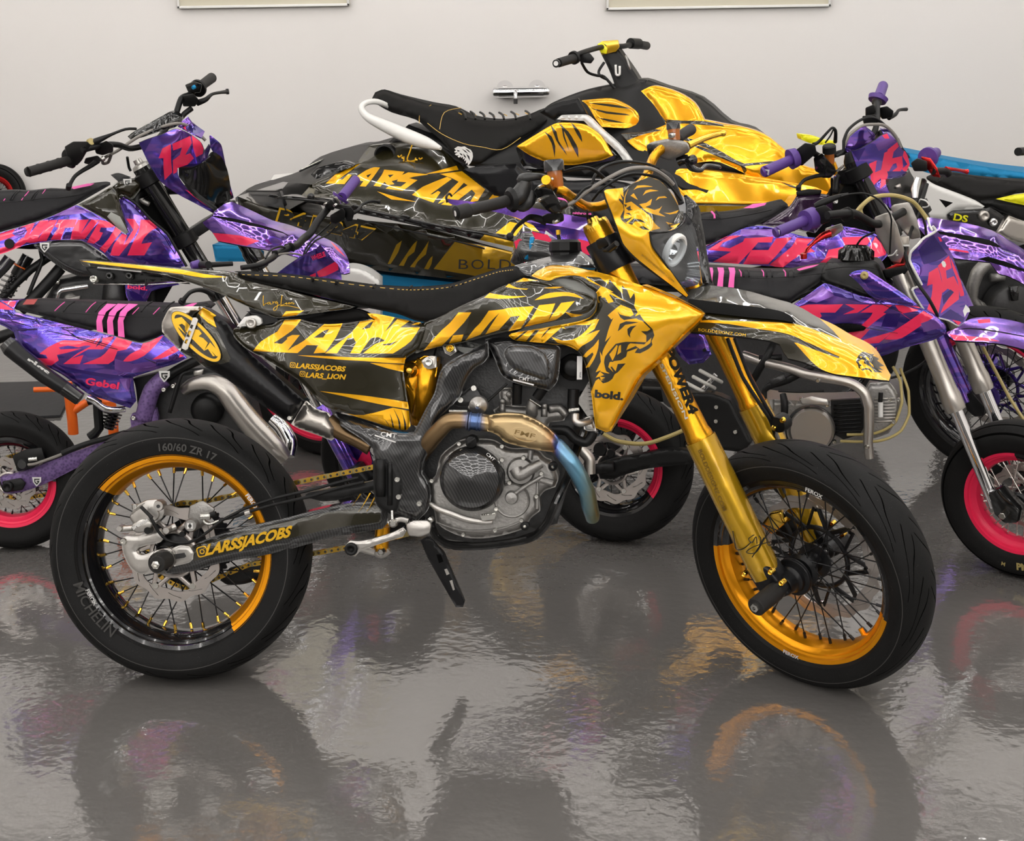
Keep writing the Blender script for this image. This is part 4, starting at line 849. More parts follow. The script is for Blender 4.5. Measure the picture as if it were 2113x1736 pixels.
badge(mb, B, 708, 705, 30, 'gold_text', nsp_, cI, 8); badge(mb, B, 815, 802, 30, 'gold_text', nsp_, cI, 8)
mb.build('side_panel', root)
# LION panel
mb = MB(); lp_ = [(185,560,.14),(400,470,.15),(600,370,.16),(840,265,.165),(1000,180,.165),(1180,110,.16),(1270,72,.155),(1400,90,.155),(1560,120,.16),(1800,200,.165),(1960,240,.168),(2065,300,.17),(2060,370,.17),(2010,430,.172),(1960,462,.175),(1700,530,.175),(1350,600,.17),(1100,655,.165),(900,700,.16),(640,770,.155),(400,815,.15),(180,865,.145),(90,900,.143),(110,820,.143)]
gl = [('gold_wrap',q) for q in (
 [(560,448),(700,448),(620,560),(430,760),(380,810),(180,865),(250,780),(380,640),(470,560)],[(500,700),(615,690),(590,765),(455,790)],
 [(890,430),(1050,415),(1100,400),(1385,380),(1230,640),(1100,660),(1230,485),(1130,495),(1000,640),(850,690),(960,520),(1010,450),(900,560),(800,690),(635,755),(740,620),(800,560)],
 [(1440,370),(1615,350),(1540,540),(1580,480),(1680,345),(1825,325),(1700,470),(1620,530),(1280,605),(1350,520)],
 [(840,288),(900,235),(1000,255),(1150,270),(1310,270),(1180,292),(1000,300)],[(1070,170),(1110,135),(1200,180),(1320,190),(1300,200),(1180,190)],[(1180,120),(1270,72),(1430,100),(1300,110)],[(1490,182),(1600,170),(1700,170),(1620,188)],
 [(1390,315),(1460,270),(1560,235),(1700,225),(1820,240),(1925,300),(1800,275),(1700,270),(1560,290)],[(1720,440),(1820,465),(1940,475),(1900,490),(1790,500)])]
nl = panel(mb, B, lp_, 'black_wrap', .15, cJ, edge=(.014,12), th=.004, gfx=gl); mb.build('tank_side_panel', root)
mb = MB(); panel(mb, B, [(330,140),(500,60),(880,160),(1010,260),(1010,480),(900,560),(600,640),(150,700),(400,560),(700,300)], 'translucent_tank', .12, cC, th=.1, edge=(.02,12)); panel(mb, B, [(470,-30+790),(620,760),(830,800),(730,880),(640,900),(560,860)], 'translucent_tank', .07, cJ, th=.05)
mb.build('fuel_tank', root)
# radiator shroud
mb = MB(); sh = [(350,135,.12),(430,70,.11),(500,35,.10),(640,28,.10),(850,70,.12),(1100,130,.14),(1400,228,.165),(1700,340,.19),(1900,440,.205),(1998,490,.21),(1940,565,.205),(1850,650,.20),(1700,800,.19),(1550,950,.18),(1400,1075,.175),(1300,1240,.165),(1200,1420,.155),(1105,1605,.145),(1060,1618,.14),(960,1575,.14),(942,1450),(925,1300),(905,1180),(880,1050),(840,920),(790,850),(700,800),(600,788),(450,770),(200,745),(135,705,.165),(165,680,.165),(400,640),(620,600),(800,565),(900,530),(955,470),(970,400),(978,330),(960,290),(880,240),(800,180),(640,150),(520,180),(430,165)]
go = lambda *q: ('gold_wrap', list(q)); bk_ = lambda *q: ('black_wrap', list(q)); K = 'black_wrap'
gfx = [bk_((520,182),(640,140),(760,130),(850,150),(900,185),(1010,235),(960,300),(860,230),(700,165),(600,165)),
 bk_((860,140),(1000,150),(1080,215),(1090,165),(1150,235),(1215,305),(1210,225),(1260,270),(1290,350),(1325,295),(1335,350),(1325,420),(1360,480),(1330,520),(1280,420),(1240,380),(1200,440),(1250,380),(1200,350),(1060,260),(960,200)),
 bk_((900,540),(965,470),(985,330),(1100,310),(1180,350),(1260,385),(1300,450),(1200,410),(1170,430),(1120,470),(1075,510),(1110,550),(1130,530),(1090,620),(1050,760),(1110,700),(1050,800),(1025,860),(1025,900),(1000,850),(1010,950),(960,1050),(1010,1030),(960,1100),(1000,1090),(1010,1130),(1070,1110),(1060,1145),(1030,1155),(990,1110),(960,1130),(915,1235),(880,1050),(840,920),(790,850),(700,800),(450,770),(550,700),(640,620),(760,600)),
 go((165,680),(620,605),(570,680),(470,775),(200,745),(135,705)), bk_((290,660),(320,655),(210,745),(190,740)), bk_((390,650),(430,645),(330,760),(300,755),(360,680)), bk_((520,630),(540,625),(440,730),(470,680)),
 go((540,712),(640,750),(740,740),(830,690),(900,620),(940,560),(995,545),(950,640),(860,700),(970,655),(1000,650),(930,740),(830,800),(790,845),(700,800),(660,790),(600,770)), go((740,590),(850,570),(980,540),(900,600),(780,600)),
 go((990,735),(985,820),(950,920),(900,1000),(860,1010),(900,950),(940,880),(930,860),(870,910),(840,900),(880,850),(940,800)), go((650,615),(680,640),(640,630)),
 go((1020,300),(1080,300),(1130,380),(1080,395),(1050,340),(1015,340)), go((985,350),(1000,390),(985,390)), go((1000,230),(1060,250),(1130,290),(1080,280)),
 # face
 bk_((1165,470),(1190,500),(1240,515),(1290,520),(1330,500),(1350,540),(1290,545),(1230,555),(1195,530)), bk_((1170,660),(1190,590),(1250,565),(1370,575),(1300,590),(1240,600),(1200,640)), bk_((1260,640),(1290,615),(1350,605),(1310,640),(1285,690),(1290,725),(1265,690)),
 bk_((1290,480),(1330,520),(1380,500),(1420,560),(1500,640),(1517,700),(1490,755),(1500,790),(1460,830),(1380,870),(1330,865),(1360,820),(1260,855),(1250,900),(1200,935),(1130,945),(1110,990),(1150,1040),(1170,970),(1245,965),(1170,1050),(1120,1075),(1060,1040),(1040,960),(1050,900),(1080,860),(1150,780),(1250,760),(1440,765),(1440,700),(1390,660),(1450,660),(1480,640),(1400,560),(1360,550)),
 go((1290,775),(1420,785),(1470,740),(1490,720),(1480,770),(1440,800),(1380,830),(1340,800),(1250,840),(1270,790)), go((1090,880),(1160,790),(1170,800),(1150,880),(1120,940)), go((1180,800),(1200,790),(1200,860),(1165,885)), go((1090,960),(1100,950),(1200,960),(1100,1000),(1130,1050),(1080,1000)),
 bk_((1000,1040),(1080,1060),(1150,1050),(1120,1110),(1080,1140),(1030,1155),(1060,1120),(1010,1120),(1050,1100),(1000,1090),(1040,1075))]
nsh = panel(mb, B, sh, 'gold_wrap', .155, cC, edge=(.010,8), th=.004, gfx=gfx, ctrl=[(1300,500,.195),(1400,800,.19),(1100,400,.175),(1700,520,.212),(1200,1000,.175),(1100,1300,.16)])
text(mb, B, 'bold.', (948,1285), (1222,1312), 72, 'black_print', nsh, bold=.05, xf=cC)
SHR = mb.build('radiator_shroud', root)
mb = MB(); panel(mb, B, [(1998,488,.21),(2000,500,.18),(1940,600,.17),(1700,830,.16),(1440,1080,.15),(1310,1300,.14),(1105,1620,.12),(1100,1610,.145),(1300,1240,.165),(1400,1075,.175),(1700,800,.19),(1940,565,.205)], 'gold_wrap', .15, cC, th=.003, sm=False)
panel(mb, B, [(1400,222,.165),(1700,332,.19),(1900,430,.205),(2000,488,.21),(1960,455,.16),(1700,315,.15),(1450,215,.13)], 'gold_wrap', .15, cC, th=.003, sm=False); mb.build('shroud_edge', SHR)
mb = MB(); panel(mb, B, [(450,985,.10),(560,950,.06),(700,915,.03),(800,890,.02),(900,878,.02),(950,905,.03),(990,945,.05),(1005,985,.07),(960,985,.09),(850,975,.11),(760,965,.11),(690,975,.115),(600,1040,.12),(575,1035,.12)], 'carbon_fine', .1, cE, edge=(.01,8), solid=True); mb.build('tank_top_cover', root)
mb = MB(); o = B.at(*X(cE,810,890),0); ax = B.v(0,0,1); mb.lathe([(0,.03),(.030,.030),(.036,.024),(.037,.005),(.033,0),(.033,-.03)], o, ax, 'plastic_black', 10); tp(mb, B, [(785,860,0),(770,790,0),(765,770,0)], [14,12,10], 'plastic_black', xf=cE); tp(mb, B, [(768,775,0),(766,745,0)], 14, 'gold_text', xf=cE); mb.build('fuel_cap', root)
# ---- fork and front end (steered) ----
def leg(n, y0, guard):
    r_ = root; mb = MB(); d = -1 if n > 0 else 1
    fx = 1.485 - .030*math.cos(R(26.3)); fz = .303 - .030*math.sin(R(26.3)); u = (-math.sin(R(26.3)), math.cos(R(26.3)))
    q = lambda t, o=0: S.p(fx + u[0]*t + o*math.cos(R(26.3)), -n, fz + u[1]*t + o*math.sin(R(26.3)))
    mb.tube([q(.02), q(.40)], .0215, 'chrome', 20)
    mb.lathe([(0,.36),(.030,.36),(.0315,.372),(.0315,.386),(.0285,.395),(.0275,.45),(.0275,.52),(.030,.56),(.0305,.86),(.0305,.905),(0,.905)], q(0), q(1)-q(0), 'gold_anodised', 40)
    mb.lathe([(0,.925),(.012,.925),(.014,.915),(.028,.915),(.0305,.905),(.0305,.895)], q(0), q(1)-q(0), 'gold_bolt', 32)
    mb.lathe([(.03,.02),(.028,.05),(.024,.06)], q(0), q(1)-q(0), 'anodised_black', 20)
    L_ = mb.build('fork_leg', root)
    mb = MB()
    if guard:
        mb.lathe([(.033,.03),(.036,.06),(.0365,.20),(.036,.34),(.036,.375),(.034,.375),(.034,.06),(.031,.03)], q(0), q(1)-q(0), 'gold_dull', 40, a0=R(0), a1=R(360))
        if n > 0:
            gf = lambda P: np.full(len(P), n + .036)
            text(mb, S, 'BOLDDESIGNZ.COM', (1440,930), (1492,1056), 8.5, 'brown_print', n+.0388, bold=.02)
            script(mb, S, n+.0385, None, [[(1512,1096),(1516,1120),(1520,1134),(1535,1132),(1549,1120)],[(1556,1104),(1545,1112),(1552,1120),(1560,1108),(1562,1122)],[(1566,1106),(1570,1112),(1568,1124),(1576,1110)],[(1590,1085),(1578,1110),(1560,1140),(1540,1140),(1556,1128),(1590,1118)],[(1552,1150),(1572,1120),(1590,1095)],[(1580,1090),(1584,1124),(1596,1122)]], .0012, 'black_print')
        mb.build('fork_guard', L_)
    mb = MB(); mb.hull([q(t,o)+S.v(0,y,0) for t,o,y in ((-.02,.05,.02),(-.02,.05,-.02),(.06,.03,.028),(.06,.03,-.028),(.07,-.03,.028),(.07,-.03,-.028),(.0,-.02,.028),(.0,-.02,-.028),(-.025,.01,.02),(-.025,.01,-.02))], 'anodised_black', .006, 3)
    mb.cyl(S.p(1.485,-n+.03*d*-1,.303), S.p(1.485,-n+.045*d,.303), .020, 'anodised_black', 24); mb.build('fork_foot', L_)
    for (t, o) in ((.055,-.035),(.045,.04),(-.005,.03),(.015,.055)):
        b_ = MB(); b_.lathe([(0,.003),(.003,.003),(.005,.006),(.0065,.004),(.0065,-.01)], q(t,o)+S.v(0,-.027 if n>0 else .027,0), S.v(0,-1 if n>0 else 1,0), 'gold_bolt', 14); b_.build('bolt', L_)
    return L_
LG = leg(.105, 0, True); leg(-.105, 0, True)
mb = MB(); 
text(mb, S, 'POWER4', (1371,722), (1424,857), 19, 'black_print', .1365, bold=.06); text(mb, S, 'SPENSION', (1361,752), (1414,866), 7, 'white_print', .137, bold=.02); mb.build('fork_lettering', LG)
mb = MB(); axc = S.p(1.485,-.15,.303); mb.cyl(S.p(1.485,-.13,.303), S.p(1.485,.14,.303), .010, 'steel_bolt')
mb.lathe([(0,-.005),(.024,-.005),(.026,.0),(.026,.018),(.028,.024),(.033,.028),(.035,.036),(.044,.038),(.046,.041),(.046,.046),(.0,.046)], S.p(1.485,-.105,.303), S.v(0,1,0), 'anodised_black', 40)
mb.build('wheel_spacer', root)
mb = MB(); a_, b_ = S.p(1.485,-.135,.303), S.p(1.485,-.215,.303); mb.cyl(a_, b_, .0215, 'grip_rubber', 32, .12); mb.lathe([(.0,.080),(.004,.080),(.0045,.086),(.010,.086),(.011,.078)], a_, b_-a_, 'steel_bolt', 6); mb.build('axle_slider', root)
mb = MB(); mb.hull([S.p(1.485+x,.075+y,.303+z) for x,z in ((-.16,.01),(-.13,.07),(-.08,.10),(-.05,.07),(-.09,-.0)) for y in (0,.05)], 'anodised_black', .006, 3); mb.hull([S.p(1.485+x,.035+y,.303+z) for x,z in ((-.15,.05),(-.12,.09),(-.09,.10),(-.08,.07),(-.12,.03)) for y in (0,.045)], 'gold_bolt', .006, 3); mb.build('brake_caliper', root)
# triple clamps
def clamp(t, th, name, mat='anodised_black'):
    u = V((-math.sin(R(26.3)),0,math.cos(R(26.3)))); p = V((math.cos(R(26.3)),0,math.sin(R(26.3)))); o = V((1.485,0,.303)) - p*.03 + u*t; mb = MB()
    for s_ in (1,-1): mb.lathe([(.031,-th/2),(.040,-th/2),(.041,-th/2+.003),(.041,th/2-.003),(.040,th/2),(.031,th/2)], S.L @ (o+V((0,s_*.105,0))), S.L.to_3x3() @ u, mat, 28)
    mb.hull([S.L @ (o+p*a+V((0,b,0))+u*c) for a,b in ((-.045,.03),(-.045,-.03),(-.02,.085),(-.02,-.085),(.02,.08),(.02,-.08)) for c in (-th/2,th/2)], mat, .004); return mb.build(name, root)
clamp(.835,.075,'triple_clamp'); clamp(.66,.04,'triple_clamp')
mb = MB(); tp(mb, S, [(1030,800,.14),(1060,870,.145),(1130,850,.15)], 16, 'plastic_black', xf=cE); tp(mb, S, [(1085,870,.16),(1135,830,.16)], 20, 'plastic_black', xf=cE); mb.hull([S.at(*X(cE,x,y),n) for n in (.13,.15) for x,y in ((1000,810),(1060,790),(1090,840),(1020,870))],'plastic_black',.004); mb.build('guard_clamp', root)
# headlight mask
mb = MB(); mk = [(95,315,.135),(130,295,.13),(320,275,.10),(480,215,.05),(640,152,.0),(760,190,-.03),(860,290,-.05),(960,430,-.075),(1000,560,-.085),(1045,560,-.09),(1040,620,-.085),(1000,700,-.06),(930,770,-.03),(850,792,.0),(740,792,.05),(640,795,.085),(640,870,.088),(670,990,.09),(760,1110,.08),(880,1260,.07),(980,1400,.055),(1100,1560,.045),(1080,1582,.045),(1000,1520,.055),(860,1410,.075),(700,1290,.09),(500,1130,.11),(370,1010,.125),(310,920,.13),(250,740,.135),(180,560,.135),(120,400,.135)]
G_ = lambda *q: ('gold_wrap', list(q)); K_ = lambda *q: (K, list(q))
gfx = [K_((320,275),(480,215),(640,150),(760,190),(870,300),(1010,540),(1060,570),(1000,720),(850,795),(700,795),(560,770),(620,760),(540,700),(600,690),(500,640),(440,620),(360,690),(300,660),(290,620),(330,540),(320,480),(270,420),(275,400),(320,430),(290,350),(330,390)),
 G_((390,280),(350,380),(350,460),(420,440),(500,500),(640,610),(700,700),(770,760),(640,790),(540,720),(460,620),(380,640),(320,650),(340,560),(330,480),(340,380)),
 G_((445,305),(490,250),(580,245),(680,262),(560,270),(490,280)), G_((555,370),(590,310),(650,295),(750,312),(640,325),(590,345)), G_((410,370),(450,340),(500,420),(460,400)), G_((515,472),(600,455),(670,405),(650,480),(590,505),(700,540),(760,520),(790,490),(750,570),(830,620),(720,600),(600,560)), G_((710,430),(740,385),(820,375),(850,395),(760,400)), G_((800,570),(880,575),(990,540),(960,580),(880,595)), G_((830,680),(900,700),(1000,700),(950,750),(900,750)),
 K_((355,520),(410,490),(415,530),(440,540),(390,550)), K_((350,580),(400,575),(425,610),(400,600)), K_((300,660),(330,620),(340,680),(380,710),(350,700)), K_((380,700),(450,640),(540,655),(600,700),(520,680),(460,680),(430,720)), K_((515,745),(560,730),(640,780),(560,775)), K_((330,470),(370,480),(350,510))]
nmk = panel(mb, S, mk, 'gold_wrap', .0, cD, edge=(.0,2), thv=(-.004,.003,0), gfx=gfx, ctrl=[(250,450,.128),(450,900,.118),(420,560,.092),(300,330,.112)], back='plastic_black', grid=4)
text(mb, S, 'BOLDDESIGNZ.COM', (540,1085), (920,1405), 24, 'brown_print', nmk, bold=.0, xf=cD); text(mb, S, 'bold.', (880,735), (985,700), 34, 'black_print', nmk, bold=.04, xf=cD)
MK = mb.build('headlight_mask', root)
mb = MB(); tp(mb, S, [(88,320,.134),(115,420,.137),(180,580,.137),(245,760,.137),(310,940,.13),(370,1020,.125),(500,1150,.11),(700,1300,.085),(860,1420,.07),(1080,1590,.04)], [9,10,11,12,14,14,14,12,10,6], 'plastic_black', xf=cD)
tp(mb, S, [(640,800,.085),(655,900,.088),(690,1000,.09),(780,1120,.08),(900,1290,.065),(1000,1420,.05),(1100,1560,.04)], 12, 'plastic_black', xf=cD); tp(mb, S, [(640,805,.088),(740,802,.05),(850,800,0),(940,775,-.03),(1030,700,-.075),(1070,620,-.1)], 11, 'plastic_gloss', xf=cD)
panel(mb, S, [(1045,370,-.12),(1190,500,-.135),(1230,680,-.13),(1270,900,-.12),(1300,1100,-.11),(1360,1430,-.09),(1270,1440,-.085),(1240,1200,-.09),(1190,780,-.105),(1110,640,-.10),(1070,600,-.1),(1070,480,-.11)], 'plastic_gloss', -.1, cD, th=.01, edge=(.003,3)); mb.build('mask_frame', MK)
mb = MB(); panel(mb, S, [(980,480,-.09),(1060,440,-.1),(1080,560,-.11),(1010,640,-.085)], 'clear_shell', -.09, cD, th=.003); mb.build('clear_tab', MK)
mb = MB(); lens = [(660,845,.082),(720,825,.06),(860,812,.02),(970,770,-.02),(1070,680,-.08),(1140,700,-.10),(1180,790,-.10),(1230,1000,-.095),(1270,1250,-.085),(1280,1350,-.08),(1240,1430,-.07),(1070,1470,.0),(1000,1400,.03),(890,1260,.06),(760,1100,.078),(690,980,.086)]
fl = panel(mb, S, lens, 'lens_clear', .0, cD, th=.002, edge=(0,1)); mb.build('headlight_lens', MK)
mb = MB(); 
pts = [(*X(cD,a,b),c) for a,b,c in lens]; bkf = TPS(pts)
vs = [S.at(x,y,n_) for x,y,n_ in pts]; off = S.v(-.035,0,-.01); cen = sum(vs,V())/len(vs)
mb.add([v+off*.2 for v in vs]+[cen+(v-cen)*.8+off for v in vs]+[cen+off*1.1], [[i,(i+1)%len(vs),len(vs)+(i+1)%len(vs),len(vs)+i] for i in range(len(vs))]+[[len(vs)+i,len(vs)+(i+1)%len(vs),2*len(vs)] for i in range(len(vs))], 'carbon_fine'); 
hc = S.at(*X(cD,930,1010),-.005)+S.v(-.004,0,-.001); ha = S.v(1,0,-.30); mb.lathe([(0,-.03),(.012,-.028),(.024,-.016),(.029,0),(.027,0),(.022,-.014),(.010,-.024)], hc, ha, 'chrome', 32); mb.sph(hc+ha*-.018, .010, 'chrome'); mb.build('reflector', MK)
mb = MB(); mb.lathe([(.028,-.004),(.039,-.004),(.040,0),(.039,.006),(.036,.009),(.031,.009),(.028,.005),(.028,-.004)], hc+ha*.004, ha, 'halo_white', 48); mb.build('halo_ring', MK)
# front fender
mb = MB(); fd = [(0,470,-.02),(150,440,-.04),(230,430,-.05),(400,448,-.055),(600,485,-.06),(760,530,-.06),(900,570,-.06),(1010,600,-.06),(1150,665,-.06),(1280,742,-.06),(1450,820,-.06),(1620,920,-.06),(1760,985,-.06),(1860,1060,-.06),(1920,1150,-.05),(1970,1250,-.03),(2008,1320,-.0),(1990,1372,.03),(1900,1365,.05),(1750,1345,.065),(1600,1325,.075),(1450,1305,.08),(1300,1255,.085),(1150,1190,.088),(990,1150,.09),(940,1080,.09),(905,1010,.09),(800,975,.095),(600,945,.1),(400,925,.1),(200,905,.1),(0,885,.1),(-60,880,.1),(-60,700,.09),(0,640,.07),(0,560,.05)]
gfx = [G_((0,790),(200,772),(500,782),(800,790),(1060,810),(1220,855),(1290,885),(1330,890),(1450,930),(1500,960),(1400,860),(1290,745),(1450,820),(1620,920),(1760,985),(1860,1060),(1920,1150),(1970,1250),(2008,1320),(1990,1372),(1750,1345),(1600,1325),(1450,1305),(1320,1260),(1220,1180),(1120,1070),(1050,995),(1180,1010),(1330,1060),(1170,990),(1050,930),(900,890),(700,860),(400,810),(150,795)),
 K_((905,905),(1100,960),(1300,1045),(1500,1135),(1490,1150),(1280,1075),(1050,985)), K_((1290,745),(1350,800),(1440,880),(1510,965),(1420,930),(1290,875),(1180,800),(1150,700)),
 K_((1665,1165),(1690,1120),(1725,1085),(1760,1090),(1800,1105),(1850,1110),(1830,1125),(1880,1145),(1890,1165),(1870,1170),(1920,1210),(1945,1225),(1890,1235),(1935,1270),(1880,1262),(1925,1290),(1850,1290),(1810,1240),(1770,1215),(1740,1200),(1745,1170),(1720,1160),(1690,1180),(1700,1210),(1725,1215),(1700,1235),(1712,1255),(1690,1250),(1680,1210),(1665,1190)),K_((1712,1260),(1760,1245),(1800,1255),(1830,1285),(1810,1285),(1790,1265),(1750,1262),(1730,1275)),
 G_((1700,1130),(1725,1135),(1712,1150)),G_((1750,1120),(1790,1150),(1800,1180),(1770,1160)),G_((1790,1180),(1830,1215),(1840,1240),(1810,1215))]
nfd = panel(mb, S, fd, 'black_wrap', .0, cQ, edge=(.0,2), thv=(0,.001,-.004), gfx=gfx, ctrl=[(300,560,.0),(700,600,.0),(1000,660,.0),(1300,830,.0),(1600,1000,.0),(1850,1130,.0),(300,800,.085),(700,830,.08),(1100,900,.065),(1400,1050,.05)], back='plastic_black', grid=6)
text(mb, S, 'BOLDDESIGNZ COM', (100,880), (570,935), 30, 'gold_text', nfd, bold=.0, xf=cQ)
FE = mb.build('front_fender', root)
mb = MB(); panel(mb, S, [(0,565,.03),(300,600,.03),(700,650,.025),(900,685,.02),(1010,735,.015),(1060,800,.01),(900,770,.04),(600,745,.06),(200,700,.08),(0,700,.08)], 'dark_void', .05, cQ, th=.003, grid=5, nf=lambda P: nfd(P)+.006); mb.build('fender_vent', FE)
# handlebar
mb = MB(); tp(mb, S, [(690,430,.27),(740,480,.21),(800,500,.19),(850,540,.16),(900,575,.13),(960,600,.09),(1050,590,.05),(1180,520,-.02),(1290,450,-.09),(1330,390,-.13),(1350,330,-.17),(1380,270,-.20),(1450,210,-.24)], 30, 'gold_anodised', xf=cE, k=6, seg=20)
HB = mb.build('handlebar', root)
mb = MB(); text(mb, S, 'CONTOUR', (1336,300), (1352,345), 14, 'black_print', .0, xf=cE); tp(mb, S, [(820,520,.176),(870,552,.152)], 32, 'gold_anodised', xf=cE); mb.build('bar_sleeve', HB)
mb = MB(); tp(mb, S, [(128,640,.43),(205,620,.40)], 46, 'grip_rubber', xf=cE, k=1, seg=24); tp(mb, S, [(205,622,.40),(440,565,.285)], [36,38], 'grip_rubber', xf=cE, k=1, seg=24); tp(mb, S, [(455,560,.28),(475,556,.272)], [60,80], 'plastic_black', xf=cE, k=1, seg=28); tp(mb, S, [(475,556,.272),(480,555,.27)], [80,72], 'plastic_black', xf=cE, k=1, seg=28)
tp(mb, S, [(120,642,.433),(128,640,.43)], [26,40], 'plastic_black', xf=cE, k=1, seg=20); tp(mb, S, [(118.5,642.3,.4335),(120,642,.433)], 19, 'white_print', xf=cE, k=1, seg=14); mb.build('grip', HB)
mb = MB(); tp(mb, S, [(490,545,.265),(530,520,.25),(560,450,.24),(545,430,.24),(570,415,.24),(650,410,.22),(690,420,.20)], [52,60,44,40,30,22,20], 'dark_cast', xf=cE, k=4, seg=18); tp(mb, S, [(500,590,.26),(545,600,.25),(590,560,.24),(600,500,.23)], [20,34,36,30], 'dark_cast', xf=cE, k=3, seg=14); mb.build('throttle_housing', HB)
mb = MB(); o = S.at(*X(cE,750,440),.22); up = B.v(-.1,-.05,1); mb.lathe([(0,-.012),(.016,-.012),(.0165,-.010),(.0165,.022),(0,.022)], o, up, 'amber_fluid', 24); mb.lathe([(0,.046),(.019,.046),(.0215,.042),(.0215,.028),(.0215,.022),(0,.022)], o, up, 'plastic_gloss', 24); tp(mb, S, [(745,480,.22),(740,510,.22),(700,540,.22)], 16, 'plastic_black', xf=cE); mb.build('brake_reservoir', HB)
mb = MB(); mb.hull([S.at(*X(cE,x,y),n) for n in (.17,.24) for x,y in ((610,500),(660,450),(700,440),(730,510),(760,570),(800,600),(790,640),(740,650),(690,620),(640,560))], 'plastic_gloss', .006, 3); mb.hull([S.at(*X(cE,x,y),n) for n in (.20,.23) for x,y in ((640,670),(700,640),(800,640),(805,690),(740,710),(650,700))], 'plastic_black', .004); drum(mb, S, (770,600), [(0,.25),(18,.25),(24,.245),(26,.23)], 'plastic_black', cE); drum(mb, S, (738,697), [(0,.245),(12,.245),(16,.24),(16,.23)], 'steel_bolt', cE)
for x, y in ((690,440),(640,480),(640,560)): drum(mb, S, (x,y), [(0,.26),(10,.26),(14,.255),(14,.24)], 'steel_bolt', cE, 12)
mb.build('master_cylinder', HB)
mb = MB(); tp(mb, S, [(690,690,.22),(600,665,.25),(560,680,.29),(510,720,.33),(480,760,.37),(465,790,.385)], [28,20,16,15,15,20], 'plastic_black', xf=cE, k=4, seg=12, flat=.6); mb.sph(S.at(*X(cE,464,785),.385), .008, 'plastic_black'); mb.build('brake_lever', HB)
mb = MB(); tp(mb, S, [(1500,190,-.25),(1540,150,-.29),(1600,115,-.37)], [34,34,36], 'grip_rubber', xf=cE, k=2, seg=24); tp(mb, S, [(1510,180,-.26),(1520,172,-.265)], 52, 'plastic_black', xf=cE, k=1, seg=24); mb.build('grip', HB)
mb = MB(); mb.hull([S.at(*X(cE,x,y),n) for n in (-.22,-.28) for x,y in ((1320,210),(1360,190),(1440,200),(1460,170),(1580,190),(1600,250),(1520,290),(1460,310),(1420,290),(1330,260))], 'cast_aluminium', .008, 3); o = S.at(*X(cE,1495,150),-.24); mb.lathe([(0,-.012),(.014,-.012),(.0145,.014),(0,.014)], o, up, 'amber_fluid', 24); mb.lathe([(0,.030),(.015,.030),(.0165,.027),(.0165,.014),(0,.014)], o, up, 'plastic_gloss', 24)
drum(mb, S, (1470,155), [(0,-.22),(14,-.22),(20,-.225),(20,-.24)], 'steel_bolt', cE, 16); mb.hull([S.at(*X(cE,x,y),n) for n in (-.20,-.25) for x,y in ((1320,210),(1350,200),(1370,250),(1335,290))], 'plastic_gloss', .004); mb.build('handbrake_cylinder', HB)
mb = MB(); tp(mb, S, [(1585,215,-.27),(1640,190,-.30),(1700,165,-.34),(1790,140,-.39),(1805,137,-.395)], [26,20,17,15,20], 'gold_bolt', xf=cE, k=4, seg=12, flat=.7); mb.sph(S.at(*X(cE,1803,137),-.395), .008, 'gold_bolt'); mb.build('handbrake_lever', HB)
mb = MB(); tp(mb, S, [(1520,320,-.24),(1570,300,-.25),(1600,350,-.27),(1660,370,-.29),(1700,340,-.33),(1780,350,-.37),(1785,360,-.37)], [30,32,26,16,14,14,12], 'plastic_gloss', xf=cE, k=4, seg=12, flat=.7); drum(mb, S, (1585,315), [(0,-.23),(12,-.23),(30,-.235),(32,-.25)], 'plastic_gloss', cE); mb.build('clutch_lever', HB)
# cables
def cables(F, root, xf, L):
    for pts, r_, m_ in L:
        mb = MB(); tp(mb, F, pts, r_, m_, k=6, seg=8, xf=xf); mb.build('cable', root)
cables(S, root, cE, [([(800,380,.2),(900,350,.18),(980,360,.14),(1040,400,.1),(1070,430,.08)],8,'plastic_black'),([(700,390,.2),(850,370,.18),(960,360,.14),(1030,400,.1),(1050,440,.08)],8,'plastic_black'),
 ([(970,480,.1),(1000,400,.08),(1060,345,.02),(1180,315,-.04),(1320,330,-.12),(1400,360,-.15)],10,'plastic_black'),([(790,600,.2),(860,570,.17),(950,500,.13),(1100,410,.08),(1220,360,.03),(1350,360,-.03),(1440,410,-.07),(1490,460,-.09)],13,'cable_grey'),
 ([(860,570,.17),(930,490,.14),(1020,460,.1),(1080,460,.08),(1120,480,.08)],9,'plastic_black'),([(980,560,.11),(1050,480,.1),(1200,400,.03),(1330,400,-.03),(1440,440,-.06),(1540,560,-.09)],9,'plastic_black'),
 ([(950,620,.12),(955,700,.1),(1000,860,.1),(1010,960,.09),(1000,1010,.08)],6,'plastic_black'),([(1420,380,-.15),(1480,430,-.12),(1540,580,-.1)],20,'plastic_black')])
cables(S, root, cG, [([(640,275,-.06),(700,430,-.05),(770,540,-.05),(815,610,-.06),(840,680,-.09),(870,720,-.1)],8,'plastic_black'),([(670,275,-.07),(730,430,-.06),(790,540,-.06),(830,610,-.07)],8,'plastic_black'),([(830,640,-.08),(850,690,-.09),(870,730,-.1)],8,'cable_grey')])
mb = MB(); drum(mb, S, (845,635), [(0,-.06),(34,-.062),(38,-.07),(38,-.09)], 'plastic_black', cG, 20)
for c in ((828,648),(862,617)): drum(mb, S, c, [(0,-.055),(8,-.055),(12,-.058),(12,-.065)], 'gold_bolt', cG, 12)
mb.build('cable_clamp', root)
